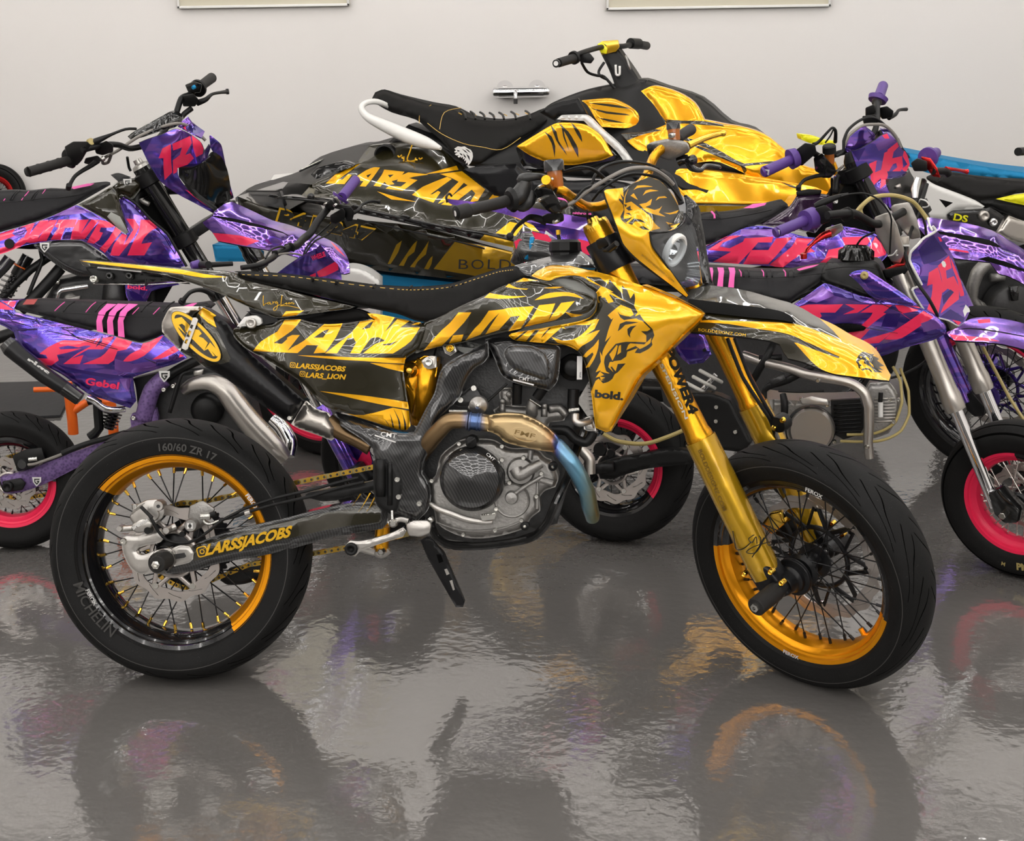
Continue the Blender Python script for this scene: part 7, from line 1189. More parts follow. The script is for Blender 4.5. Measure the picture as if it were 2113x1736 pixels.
part(np_, 'plate_edge', S4, cR, [('t',[(1000,470,.05),(1035,525,.045),(900,610,.07),(830,685,.092),(755,765,.105),(742,850,.105),(790,955,.105),(880,1130,.094)],15,'white_plastic',4,8),('t',[(850,1150,.10),(775,1190,.118),(870,1360,.108),(900,1405,.104)],12,'white_plastic',3,8),('t',[(1060,1500,.062),(1180,1530,.032),(1295,1592,.002),(1362,1545,-.03)],9,'white_plastic',3,8),('t',[(945,380,.0),(970,470,.02),(1000,520,.03)],12,'white_plastic',3,8)])
# clamps and bars
cl = part(r4, 'bar_clamp', S4, cR, [('h',[(350,370),(480,320),(530,320),(605,460),(690,760),(640,890),(540,870),(500,800),(430,590),(360,540)],.03,.075,'aluminium'),('h',[(530,260),(560,230),(730,200),(770,260),(830,400),(870,600),(760,620),(700,560),(600,440),(560,350)],-.075,-.03,'aluminium')])
part(cl, 'clamp_plate', S4, cR, [('h',[(560,590),(740,580),(740,760),(700,900),(560,900),(530,700)],-.02,.05,'brushed_steel')])
part(r4, 'triple_clamp', S4, cR, [('h',[(450,960),(560,940),(700,910),(730,960),(680,1020),(560,1060),(480,1050)],-.10,.10,'plastic_black'),('h',[(470,950),(600,890),(690,890),(700,910),(560,945),(480,965)],-.06,.09,'red_anodised')])
part(r4, 'steering_tube', S4, cR, [('t',[(600,900,.0),(650,1100,.0),(760,1300,.0)],50,'brushed_steel',1,20),('t',[(660,1050,.085),(820,1380,.085)],30,'brushed_steel',1,20)])
h4 = part(r4, 'handlebar', S4, cR, [('t',[(-180,350,.28),(0,330,.22),(120,330,.18),(220,380,.14),(330,440,.1),(440,440,.06),(560,370,.02),(670,310,-.03),(760,260,-.07),(830,130,-.12),(870,20,-.16),(890,-20,-.19)],46,'plastic_black',5,18)])
part(h4, 'grip', S4, cY, [('t',[(470,925,.40),(650,850,.27)],[33,32],'purple_rubber',1,24),('t',[(640,855,.28),(690,838,.25)],[62,66],'purple_rubber',1,28),('t',[(458,930,.405),(470,925,.40)],[28,33],'purple_rubber',1,24),('p',[(465,908),(488,912),(486,942),(464,942)],'white_print',.405,dict(th=.001,sm=False,gfx=[('purple_rubber',[(472,915),(480,915),(480,930),(472,930)])]))]+[('t',[(500+q*33,912.5-q*13.7,.378-q*.024),(502+q*33,912-q*13.7,.378-q*.024)],35,'purple_rubber',1,20) for q in range(5)])
part(h4, 'throttle_housing', S4, cY, [('h',[(700,780),(760,760),(800,790),(790,860),(740,880),(710,850)],.21,.26,'plastic_black'),('t',[(700,770,.24),(740,750,.23),(830,715,.2),(900,700,.18)],[18,22,16,12],'plastic_black',3),('t',[(815,735,.2),(825,732,.2)],20,'white_print',1)])
part(h4, 'master_cylinder', S4, cY, [('h',[(845,790),(900,770),(935,800),(930,840),(880,870),(855,850)],.15,.20,'plastic_black'),('h',[(760,900),(860,870),(870,910),(800,960),(760,940)],.18,.21,'aluminium'),('t',[(930,830,.15),(975,825,.14),(970,790,.13),(980,770,.12)],12,'hose_gold',3)])
part(h4, 'brake_lever', S4, cY, [('t',[(790,930,.22),(740,950,.24),(690,990,.27),(650,1030,.3),(635,1065,.32)],[24,20,11,10,14],'red_anodised',4),('t',[(632,1050,.32),(632,1080,.32)],20,'red_anodised',1)])
part(h4, 'grip', S4, cY, [('t',[(1370,480,-.24),(1420,450,-.36)],[32,32],'purple_rubber',1,24),('t',[(1370,480,-.24),(1378,476,-.25)],[60,62],'purple_rubber',1,24)])
part(h4, 'clutch_perch', S4, cY, [('h',[(1270,510),(1310,480),(1370,500),(1370,560),(1290,560)],-.18,-.22,'plastic_black'),('h',[(1330,470),(1390,480),(1430,540),(1450,600),(1400,590),(1350,520)],-.20,-.24,'red_anodised'),('t',[(1400,560,-.2),(1480,560,-.24),(1500,580,-.25)],22,'plastic_black')])
part(h4, 'clutch_lever', S4, cY, [('t',[(1480,545,-.24),(1540,550,-.28),(1590,560,-.33),(1610,562,-.34)],[14,10,12,16],'red_anodised',3)])
part(h4, 'kill_switch', S4, cAA, [('t',[(180,420,-.1),(150,520,-.09),(150,590,-.08)],[26,34,24],'chrome',3,16)])
cables(S4, r4, cR, [([(-20,140,.2),(100,110,.19),(260,110,.17),(400,180,.14),(520,330,.1),(540,420,.09),(520,780,.09)],10,'plastic_black'),([(150,310,.15),(200,250,.14),(330,150,.1),(550,125,.05),(750,180,0),(850,270,-.03),(940,390,-.04)],24,'hose_gold'),([(940,0,-.15),(880,200,-.1),(840,330,-.07),(760,520,-.02),(710,680,.04),(700,800,.08),(760,980,.1),(860,1150,.12),(960,1290,.12),(1050,1460,.11),(1050,1490,.1)],20,'plastic_black'),([(880,330,-.08),(920,470,-.08),(930,580,-.08)],14,'plastic_black'),([(350,540,.1),(220,600,.1),(150,690,.08),(140,760,.03)],12,'plastic_black')])
part(r4, 'cable_tie', S4, cR, [('t',[(860,170,-.1),(930,190,-.1),(960,240,-.1),(900,260,-.1),(830,230,-.1),(860,175,-.1)],9,'white_plastic',3,6),('t',[(500,805,.09),(560,790,.09),(600,740,.09),(590,800,.08),(680,760,.06)],8,'white_plastic',3,6),('t',[(670,690,.06),(740,690,.06)],12,'white_plastic',1,6)])
part(r4, 'front_fender', S4, cR, [('p',[(1155,1660,.07),(1250,1620,.05),(1300,1590,.03),(1420,1510,-.02),(1560,1490,-.04),(1750,1500,-.05),(2024,1560,-.05),(2500,1700,-.04),(2500,2000,.06),(2024,1850,.07),(1700,1780,.075),(1400,1760,.08),(1250,1750,.085),(1180,1700,.08)],'fender_chrome',.0,dict(grid=6,thv=(0,.001,-.004),back='plastic_black',gfx=[PK((1180,1680),(1350,1700),(1600,1720),(1750,1760),(1250,1750)),('dark_void',[(1180,1655),(1400,1610),(1700,1640),(2024,1700),(2024,1712),(1700,1655),(1400,1622)]),PK((1500,1520),(1640,1510),(1650,1550),(1520,1560))]))])
# engine and lower parts
e4 = part(r4, 'engine_block', B4, cZ, [('p',[(400,420),(470,430),(620,440),(820,440),(1000,430),(1060,330),(1180,320),(1240,400),(1250,520),(1180,640),(1100,670),(900,700),(830,720),(700,760),(560,740),(480,660),(460,560),(420,520)],'cast_aluminium',.09,dict(edge=(.02,10),th=.14)),('p',[(820,440),(1000,430),(1050,560),(1000,650),(900,680),(830,640)],'plastic_black',.10,dict(th=.02))]+[('t',[(840,470+q*24,.105),(920,462+q*24,.108),(1010,458+q*24,.105)],6,'plastic_black',2,6) for q in range(8)]+[('t',[(1090,430+q*20,.1),(1220,425+q*20,.1)],5,'aluminium',2,6) for q in range(8)])
part(e4, 'clutch_cover', B4, cZ, [('d',(700,625),[(0,.15),(124,.15),(130,.146),(138,.14),(140,.12)],'brushed_steel',48),('d',(690,630),[(140,.135),(150,.13),(152,.1)],'plastic_black',48),('h',[(630,430),(700,410),(800,430),(810,470),(700,460),(640,460)],.11,.15,'aluminium')])
part(e4, 'oil_cap', B4, cZ, [('t',[(445,430,.12),(447,500,.12)],26,'cast_aluminium',1,16),('t',[(525,400,.11),(535,450,.12),(535,520,.12)],[20,24,22],'plastic_black',2,14),('t',[(1130,390,.12),(1125,470,.12)],14,'plastic_black',1,12),('t',[(1128,450,.125),(1128,540,.125)],16,'white_plastic',1,12)])
for c in ((1185,430),(1210,568),(800,465),(640,425),(845,690),(1240,430)): bolt(e4, B4, c, .125, 12, cZ)
part(r4, 'exhaust_pipe', B4, cZ, [('t',[(280,160,.02),(400,200,.05),(560,240,.1),(700,285,.14),(850,310,.15),(960,340,.15),(1030,400,.15),(1055,480,.15),(1055,600,.14),(1050,700,.13),(1060,790,.12)],[30,30,30,30,31,31,32,32,31,30,30],'brushed_steel',5,20),('d',(740,318),[(0,.19),(10,.19),(14,.185)],'steel_bolt',12),('d',(1043,730),[(0,.17),(10,.17),(16,.165)],'steel_bolt',12)])
part(r4, 'frame', B4, cZ, [('t',[(480,60,.05),(420,180,.06),(330,330,.07)],24,'plastic_black',1),('t',[(720,220,.1),(560,310,.1),(440,350,.1),(410,380,.1),(410,430,.1)],[24,24,22,18,18],'plastic_black',4),('t',[(380,180,.05),(520,170,.05)],22,'plastic_black',1),('t',[(540,292,.102),(450,330,.102)],26,'dark_cast',1),('p',[(-60,390),(100,400),(200,440),(260,560),(330,700),(280,760),(120,740),(60,600),(-40,560)],'plastic_black',.08,dict(th=.05,edge=(.006,8)))])
for c in ((118,475),(116,562),(235,628)): bolt(r4, B4, c, .09, 14, cZ)
part(r4, 'shock_absorber', B4, cZ, [('t',[(110,280,.02),(-60,480,.02)],16,'chrome',1,14)]+[('t',[(80-i*42+q*60,290+i*38+q*32,.02+.035*(1-q*q)) for q in (-1.1,-.5,0,.5,1.1)],12,'white_spring',3,10) for i in range(5)])
part(r4, 'swingarm', B4, cF, [('p',[(1600,880),(1690,850),(1850,820),(2000,790),(2120,800),(2200,860),(2100,880),(1900,900),(1750,940),(1700,960),(1620,960)],'plastic_black',.10,dict(edge=(.008,8),th=.03)),('t',[(1590,905,.11),(1700,890,.11)],30,'plastic_black',1,16)])
part(r4, 'brake_caliper', B4, cF, [('h',[(1590,760),(1640,750),(1660,800),(1650,830),(1600,830)],.07,.1,'plastic_black'),('d',(1617,795),[(0,.11),(36,.11),(40,.1)],'plastic_black'),('d',(1680,815),[(0,.1),(20,.1),(24,.09)],'plastic_black')])
cables(B4, r4, cG, [([(130,670,.1),(190,700,.1),(300,710,.1),(400,680,.1),(470,650,.09)],9,'hose_gold')])
cables(B4, r4, cZ, [([(1205,230,.05),(1250,320,.07),(1260,450,.09),(1220,570,.1),(1100,640,.11),(920,650,.11)],9,'hose_gold'),([(1250,240,.05),(1300,380,.07),(1305,520,.08),(1250,630,.1),(1110,690,.11),(880,690,.11)],9,'hose_gold'),([(1480,80,.05),(1400,200,.05),(1260,280,.05),(1190,300,.05)],8,'plastic_black'),([(500,380,.1),(640,385,.12),(780,378,.12)],8,'plastic_black')])
cables(S4, r4, cZ, [([(1760,110,-.07),(1850,280,-.07),(1930,430,-.07),(2014,560,-.07)],10,'hose_gold')])
mb = MB(); 
for i in range(9): pass
chain(mb, B4, [raw2(B4,390,600,-.03,cG), raw2(B4,520,585,-.03,cG)], -.03, mat='dark_cast', mat2='dark_cast'); mb.build('chain', r4)
mb = MB(); arctext(mb, S4, 'PMT', (1.14,0,.228), .187, R(283), .020, .053, 'hose_gold', -1, .05); arctext(mb, S4, 'M', (1.14,0,.228), .187, R(263), .012, .053, 'hose_gold', -1, .02); mb.build('tyre_lettering', r4)
# ---------- white and yellow bike at the far right ----------
W5 = MX.Translation((2.35, 5.25, 0)) @ MX.Rotation(R(3), 4, 'Z'); B5 = Frame(W5)
r5 = empty('motorcycle', W5, 'white and yellow motocross bike with a black seat, partly in view at the right edge', 'motorcycle')
wheel(r5, B5, (.25,0,.31), .31, .07, .23, .05, 'tyre_street', 'rim_black', nsp=24)
wheel(r5, B5, (-1.2,0,.31), .31, .06, .23, .05, 'tyre_street', 'rim_black', nsp=24)
part(r5, 'seat', B5, cAA, [('p',[(330,440,.07),(400,380,.06),(520,390,.06),(700,420,.07),(1040,455,.09),(1500,480,.09),(1500,620,.14),(1040,545,.14),(850,590,.14),(800,595,.14),(650,600,.14),(480,540,.12),(330,460,.09)],'seat_fabric',.1,dict(edge=(.03,12),solid=True))])
part(r5, 'tank_shroud', B5, cAA, [('p',[(180,440),(240,440),(320,480),(480,540),(640,605),(718,655),(690,670),(500,685),(460,700),(420,740),(430,765),(300,760),(160,740),(150,600)],'white_plastic',.14,dict(edge=(.012,10),gfx=[('dark_void',[(345,595),(460,625),(400,665)]),('yellow_plastic',[(195,460),(240,475),(235,490)])]))])
part(r5, 'side_panel', B5, cAA, [('p',[(640,605),(800,600),(1040,630),(1500,700),(1500,850),(1040,780),(900,720),(760,660),(700,650)],'plastic_black',.12,dict(edge=(.01,10),th=.05)),('p',[(810,595),(1040,550),(1500,560),(1500,720),(1040,645)],'yellow_plastic',.145,dict(edge=(.01,10)))])
part(r5, 'cover_plate', B5, cAA, [('p',[(415,722),(470,690),(700,675),(760,660),(880,735),(810,860),(740,840),(600,800),(425,772)],'plastic_gloss',.15,dict(edge=(.006,8),th=.02)),('x','DS',(460,765),(575,785),56,'yellow_plastic',None,(.25,-1)),('d',(718,735),[(0,.165),(16,.165),(20,.168),(38,.168),(44,.16),(46,.15)],'brushed_steel'),('d',(788,785),[(0,.16),(10,.16),(12,.168),(30,.168),(34,.155)],'chrome')])
part(r5, 'engine_block', B5, cR, [('p',[(1200,830),(1450,800),(1700,760),(2300,600),(2400,1500),(1700,1620),(1400,1500),(1250,1100)],'dark_cast',.08,dict(edge=(.02,14),th=.2)),('t',[(1720,880,.16),(1600,900,.16),(1500,1000,.16),(1450,1150,.16),(1450,1280,.16),(1540,1400,.16)],[60,70,75,70,56,40],'cast_aluminium',4,16),('d',(1920,1400),[(0,.18),(230,.18),(262,.17),(280,.15),(282,.1)],'dark_cast',48),('d',(1510,1440),[(0,.16),(90,.16),(130,.15),(135,.1)],'cast_aluminium',36),('p',[(1720,540),(1850,350),(2300,500),(2300,720),(1900,640)],'brushed_steel',.12,dict(edge=(.01,10),th=.05)),('t',[(1920,1300,.2),(1910,1140,.2)],[40,60],'plastic_gloss',1,14),('t',[(1650,1050,.12),(1800,1040,.12)],50,'cast_aluminium',2,16)])
part(r5, 'front_fender', B5, cY, [('p',[(613,340),(700,350),(760,375),(820,380),(820,400),(700,400),(620,370)],'yellow_plastic',.03,dict(th=.06,edge=(.005,5)))])
part(r5, 'frame', B5, cAA, [('t',[(700,640,.05),(1040,780,.06),(1300,900,.06)],16,'plastic_black'),('t',[(100,700,.03),(-400,1500,.03)],40,'plastic_black',1),('t',[(-520,300,0),(-300,900,0),(-250,1500,0)],26,'gold_anodised',1)])
part(r5, 'grip', B5, cAA, [('t',[(990,210,.3),(1060,205,.25)],34,'plastic_black',1,20),('t',[(1060,205,.25),(1300,220,.1),(1350,500,.0)],16,'plastic_black',3,12)])
# ---------- personal watercraft on its stand ----------
WJ = MX.Translation((.1, 5.85, .33)) @ MX.Rotation(R(-12), 4, 'Z'); J = Frame(WJ)
rj = empty('personal_watercraft', WJ, 'gold and black jet watercraft with black seat and claw mark graphics near the wall', 'watercraft')
CH = 'gold_chrome'; GC = lambda *q: (CH, list(q)); BW = lambda *q: ('black_wrap', list(q))
# hull: upper deck side, rail, lower side (near side traced, mirrored across)
part(rj, 'hull', J, None, [('p',[(490,405,.45),(560,430,.5),(700,450,.52),(880,470,.54),(1060,520,.56),(1300,560,.54),(1500,560,.46),(1680,520,.3),(1790,470,.1),(1800,500,.1),(1700,560,.25),(1500,600,.35),(1300,600,.4),(1060,588,.44),(860,568,.42),(700,545,.38),(560,500,.36),(500,450,.4)],'black_wrap',.5,dict(solid=True,edge=(.02,10),sm=True,back='black_wrap',gfx=[('gold_dull',[(940,497),(1062,520),(1300,565),(1300,640),(1062,585),(895,555)]),('gold_dull',[(800,545),(818,505),(829,497),(822,520),(806,545)]),('gold_dull',[(823,548),(852,505),(861,497),(855,520),(842,530),(833,549)]),('gold_dull',[(846,551),(870,520),(885,497),(879,525),(862,540),(856,552)]),('gold_dull',[(875,555),(886,535),(893,528),(890,545),(884,556)])]))])
part(rj, 'hull_lettering', J, cS, [('x','P41 247',(40,362),(1000,572),140,'gold_text',lambda P: np.full(len(P),.545),(.3,-1))])
part(rj, 'hull_lettering', J, cS, [('x','P41 247',(62,364),(988,566),118,'black_print',lambda P: np.full(len(P),.548),(.3,-1))])
mb = MB(); 
for ch, x0, x1 in (('B',946,966),('O',972,998),('L',1006,1022),('D',1030,1054)): text(mb, J, ch, (x0,555-(1054-x0)*.0), (x1,556+(x1-x0)*.0), 21, 'black_print', .535, bold=0)
mb.build('hull_lettering', rj)
part(rj, 'side_rail', J, cS, [('p',[(60,130,.58),(300,165,.58),(800,280,.58),(1200,360,.58),(1600,450,.58),(2113,565,.58),(2400,630,.58),(2400,560,.58),(2113,480,.58),(1800,430,.58),(1300,325,.58),(900,240,.58),(500,165,.58),(200,120,.58)],'plastic_gloss',.58,dict(edge=(.006,6),th=.06,gfx=[('gold_dull',[(2020,600),(2113,500),(2400,560),(2400,640)])])),('t',[(60,135,.57),(500,175,.58),(900,250,.59),(1300,335,.60),(1800,440,.61),(2113,490,.61),(2400,560,.61)],12,'plastic_gloss',3,8),('t',[(850,350,.57),(1300,450,.58),(1800,560,.59),(2113,640,.59)],8,'plastic_black',3,8)]+[('h',[(x,y),(x+30,y-28),(x+100,y-10),(x+110,y+8),(x+70,y+20)],.585,.615,'plastic_gloss') for x,y in ((-40,120),(780,225),(1270,325),(1760,440))])
# stern deck blocks
part(rj, 'stern_platform', J, cW, [('p',[(20,470,.3),(160,380,.0),(340,365,-.1),(520,370,.1),(560,385,.3),(610,400,.4),(640,440,.5),(500,500,.55),(380,565,.56),(300,540,.52),(100,500,.4),(20,500,.35)],'plastic_black',.4,dict(th=.2,edge=(.01,10))),('p',[(95,425,.3),(330,428,.42),(375,560,.5),(300,545,.5),(60,505,.4)],'anodised_black',.5,dict(th=.03,edge=(.01,10))),('t',[(100,423,.32),(330,425,.46),(375,565,.56)],5,'plastic_black',1),('p',[(270,345,-.2),(290,310,-.25),(420,300,-.3),(500,310,-.3),(400,350,-.2)],'white_plastic',-.2,dict(th=.02)),('p',[(560,370,.4),(720,420,.5),(850,440,.52),(850,480,.52),(620,470,.55),(480,460,.55)],'black_wrap',.5,dict(th=.04,edge=(.01,8))),('d',(545,465),[(0,.56),(22,.56),(26,.55)],'plastic_gloss')])
part(rj, 'stern_deck', J, cW, [('p',[(270,350,.1),(480,280,.0),(620,180,-.1),(860,105,-.1),(960,95,-.05),(1120,50,.0),(1200,60,.1),(1000,200,.3),(860,240,.4),(600,370,.45),(480,370,.4)],'plastic_black',.2,dict(th=.15,edge=(.02,12))),('p',[(550,310,.42),(600,260,.4),(780,215,.38),(850,235,.38),(850,250,.4),(700,300,.43),(590,340,.45)],'plastic_gloss',.42,dict(th=.03,edge=(.008,6))),('t',[(470,285,.1),(640,210,.0),(860,115,-.1)],6,'plastic_black'),('t',[(480,275,.05),(660,190,-.05),(840,115,-.15)],5,'steel_bolt')])
# side deck (LARS LION field)
dk = [(960,105,.2),(1200,80,.22),(1300,80,.22),(1500,130,.25),(1640,270,.3),(1760,320,.32),(2050,290,.36),(2250,300,.4),(2400,420,.45),(2400,800,.575),(2113,790,.575),(1800,745,.575),(1500,690,.575),(1000,570,.57),(780,510,.56),(560,400,.5),(560,370,.49),(640,340,.45),(850,240,.38)]
cAB = (640,280,2.6174); gd = [('gold_wrap',cv(cAB,cW,q)) for q in ([(205,150),(270,152),(150,238),(175,237),(205,208),(225,212),(185,262),(85,258),(140,205)],[(345,170),(378,172),(340,225),(300,275),(268,273),(288,246),(262,242),(240,264),(192,262),(240,228),(300,188)],[(400,183),(510,195),(478,236),(440,246),(455,262),(418,268),(402,250),(378,276),(343,271),(385,215)],[(530,198),(600,205),(640,210),(560,222),(535,230),(580,240),(500,298),(408,286),(428,271),(490,275),(520,252),(468,247),(490,215)],[(622,207),(790,162),(802,185),(700,200)],[(740,222),(765,234),(648,318),(662,316),(690,298),(704,306),(665,362),(550,320),(610,275)],
 [(700,207),(820,192),(945,290),(905,352),(862,362),(892,312),(872,292),(760,378),(708,372),(800,300),(850,268),(830,255),(742,350),(690,367),(762,288),(802,250),(762,228)],[(1040,315),(1000,340),(958,352),(985,318)],[(840,195),(1095,152),(1120,165),(1070,185),(1080,215),(960,200),(900,195),(972,238),(900,228)],[(1020,255),(1100,245),(1060,267)],[(360,300),(480,335),(572,357),(440,345)])]+[('black_wrap',cv(cAB,cW,q)) for q in ([(303,215),(332,205),(312,227)],[(420,212),(452,210),(430,227)])]+[('gold_wrap',q) for q in ([(1850,720),(1950,640),(2050,660),(1990,740)],[(2000,600),(2300,640),(2400,760),(2100,700)])]
dn = part(rj, 'deck_side', J, cW, [('p',dk,'black_wrap',.4,dict(edge=(.012,12),th=.05,gfx=gd,ctrl=[(1300,450,.5),(1300,250,.33),(1900,480,.5)]))])
part(dn, 'deck_hatch', J, cW, [('d',(1085,170),[(0,.24),(30,.24),(50,.25),(66,.275),(78,.27),(80,.24)],'plastic_black',36),('t',[(1050,200,.28),(1085,215,.28),(1120,200,.28)],10,'plastic_gloss')])
mb = MB(); script(mb, J, .31, cW, [[(1160,175),(1170,185),(1180,180),(1190,170)],[(1195,180),(1190,190),(1205,195)],[(1205,180),(1200,220),(1160,255),(1140,245),(1170,225),(1240,215)],[(1262,100),(1245,150),(1228,200),(1250,215),(1290,205)],[(1290,190),(1285,200),(1300,205)],[(1310,190),(1320,200),(1335,190)],[(1225,215),(1300,225),(1350,245)]], .0028, 'gold_text'); mb.build('deck_script', dn)
# main body: centre hump dark, then seat, gold panels
part(rj, 'body_hump', J, cX, [('p',[(160,480,.1),(250,400,.1),(380,440,.15),(560,400,.15),(700,380,.12),(800,345,.1),(850,310,.1),(960,265,.1),(1060,240,.08),(1180,220,.08),(1240,210,.08),(1330,240,.0),(1480,290,-.05),(1600,390,-.05),(1700,420,.0),(1800,500,.1),(1900,560,.15),(1850,700,.4),(1500,700,.5),(1200,640,.45),(900,620,.38),(740,590,.36),(480,570,.33),(380,500,.28),(220,470,.2)],'plastic_black',.3,dict(edge=(.03,14),th=.12,ctrl=[(1000,500,.33),(1400,500,.35)]))])
sj = part(rj, 'seat', J, cX, [('p',[(97,290,.08),(110,265,.06),(150,253,.05),(210,275,.07),(330,312,.12),(420,330,.13),(500,370,.14),(600,385,.14),(680,380,.14),(760,355,.13),(800,338,.12),(845,365,.15),(850,390,.17),(770,440,.24),(690,480,.28),(600,540,.33),(560,570,.35),(510,575,.36),(440,530,.35),(390,470,.3),(330,420,.22),(280,380,.18),(180,350,.12),(110,310,.09)],'seat_fabric',.2,dict(edge=(.05,14),solid=True,fs=.4))])
part(sj, 'seat_stitching', J, cX, [('t',[(330,395,.24),(390,440,.30),(480,480,.345),(560,495,.352),(640,505,.34),(720,455,.31)],1.3,'thread_gold',4,6),('t',[(380,420,.27),(400,350,.17),(470,330,.12)],1.3,'thread_gold',4,6),('t',[(295,395,.21),(300,350,.14),(345,318,.1)],1.3,'thread_gold',4,6)]+[('t',[(x,352+abs(x-600)*-.06,.10),(x+15,362+abs(x-600)*-.06,.16),(x+20,378,.2)],5,'plastic_black',2,6) for x in (470,510,550,590,630,680,740)]+[('t',[(x,360-abs(x-600)*.06,.13),(x+12,366-abs(x-600)*.06,.17)],2,'gold_text',1,6) for x in (460,520,560,600,650,700,740)])
def lionhead(mb, F, xf, ox, oy, s, n, mat):
    for q in ([(0,10),(15,0),(30,2),(45,0),(60,10),(72,15),(80,28),(82,45),(78,60),(70,75),(60,85),(58,70),(50,78),(52,60),(44,66),(46,50),(38,58),(38,45),(30,52),(28,44),(20,50),(14,44),(22,38),(10,40),(2,36),(8,30),(14,30),(10,26),(2,28),(0,22),(8,18)],):
        mb.plate(lambda u, v: F.at(*X(xf, ox+u*s, oy+v*s), n), q, [[(12,15),(26,20),(14,24)],[(32,10),(50,20),(62,34),(46,24)],[(52,32),(66,44),(70,66),(60,50)],[(38,30),(50,44),(52,54),(42,44)],[(22,28),(34,34),(36,42),(26,36)],[(46,8),(62,16),(74,30),(60,22)]], F.v(0,.001,0), mat)
mb = MB(); lionhead(mb, J, cX, 442, 492, .95, .37, 'white_print'); mb.build('seat_badge', sj)
part(rj, 'grab_rail', J, cX, [('t',[(190,335,.05),(120,305,.12),(70,310,.15),(52,335,.18),(80,370,.2),(160,410,.24),(260,455,.27),(330,480,.3),(385,500,.33)],[10,12,12,14,18,26,30,24,8],'white_plastic',4,16)])
part(rj, 'body_trim', J, cX, [('p',[(872,378),(890,362),(980,360),(1010,370),(1060,420),(1130,480),(1200,560),(1240,590),(1290,640),(1230,620),(1170,575),(1120,510),(1040,440),(985,385),(900,382)],'white_plastic',.40,dict(edge=(.01,8),th=.03)),('p',[(800,350),(870,310),(960,290),(1000,360),(880,365),(860,385)],'plastic_black',.36,dict(edge=(.01,8),th=.03)),('p',[(860,400),(905,378),(985,385),(1060,450),(1140,530),(1110,575),(980,590),(730,585),(700,500)],'plastic_gloss',.38,dict(edge=(.01,8),th=.03))])
g6 = [BW((890,395),(900,420),(905,450),(915,480),(925,515),(910,480),(898,450)),BW((820,430),(850,450),(865,490),(862,540),(850,480)),BW((845,400),(870,430),(880,470),(900,500),(915,530),(895,505),(868,465)),BW((880,395),(920,430),(945,470),(960,500),(962,540),(935,490),(915,450)),BW((930,390),(960,420),(975,450),(978,475),(955,440))]
part(rj, 'gold_side_panel', J, cX, [('p',[(703,492),(800,432),(860,398),(905,392),(960,396),(1000,405),(1060,450),(1108,530),(1060,550),(1000,560),(940,570),(880,568),(830,558),(760,530)],CH,.42,dict(edge=(.015,10),gfx=g6,th=.02))])
g7 = [BW((1000,310),(1060,312),(1130,320),(1190,335),(1130,330),(1060,320)),BW((1010,330),(1080,345),(1160,355),(1180,362),(1080,355)),BW((1040,370),(1110,382),(1160,395),(1090,388))]
part(rj, 'gold_top_panel', J, cX, [('p',[(975,300,.25),(1080,290,.2),(1130,300,.2),(1200,340,.22),(1250,410,.25),(1150,415,.3),(1060,410,.33),(1030,370,.3),(1000,320,.26)],CH,.28,dict(edge=(.01,8),gfx=g7,th=.03,nf=None))])
ho = part(rj, 'gold_hood', J, cX, [('p',[(1225,260,.3),(1265,240,.29),(1300,240,.28),(1380,265,.28),(1450,310,.28),(1490,380,.3),(1590,400,.3),(1640,408,.3),(1740,440,.3),(1830,510,.3),(1900,570,.3),(2010,600,.3),(2060,690,.3),(1900,700,.3),(1830,670,.33),(1740,645,.34),(1560,560,.35),(1460,560,.38),(1330,580,.4),(1200,500,.38),(1140,440,.35),(1250,430,.3),(1330,400,.33),(1280,320,.31)],CH,.3,dict(edge=(.015,12),th=.04,ctrl=[(1500,480,.35),(1700,560,.34)],gfx=[BW(*cv((1180,160,2.0759),cX,[(500,285),(560,298),(738,368),(750,400),(738,412),(724,380),(560,312)])),BW(*cv((1180,160,2.0759),cX,[(300,90),(330,105),(405,190),(375,195),(312,125)])),BW(*cv((1180,160,2.0759),cX,[(400,180),(520,188),(640,200),(655,210),(520,200),(420,192)])),BW(*cv((1180,160,2.0759),cX,[(720,370),(900,355),(920,362),(740,380)])),BW(*cv((1180,160,2.0759),cX,[(490,405),(560,460),(620,530),(600,530),(545,465)])),BW((1140,440),(1250,410),(1310,425),(1240,440),(1160,470)),BW((1330,385),(1480,385),(1600,405),(1480,395),(1330,400)),BW((1410,455),(1500,480),(1640,560),(1660,600),(1640,570),(1500,500),(1400,465)),BW((1260,500),(1330,470),(1400,480),(1300,490)),BW((1450,560),(1560,590),(1600,640),(1560,620),(1450,575))]))])
mb = MB(); script(mb, J, .26, cX, [[(1628,460),(1650,490),(1690,525),(1712,500),(1735,490)],[(1705,470),(1710,490),(1720,478)],[(1725,475),(1735,488)],[(1745,470),(1760,480)],[(1700,535),(1712,510)]], .0016, 'brown_print'); mb.build('hood_script', ho)
part(rj, 'hood_scoop', J, cX, [('p',[(1290,240,.05),(1340,245,.0),(1480,285,-.1),(1550,350,-.12),(1595,405,-.1),(1540,400,-.02),(1500,385,.02),(1450,320,.0),(1390,275,.03)],'plastic_black',.0,dict(th=.03,edge=(.01,8))),('p',[(1590,385,-.1),(1700,420,-.1),(1680,425,-.05),(1600,402,-.05)],'plastic_black',-.1,dict(th=.02))])
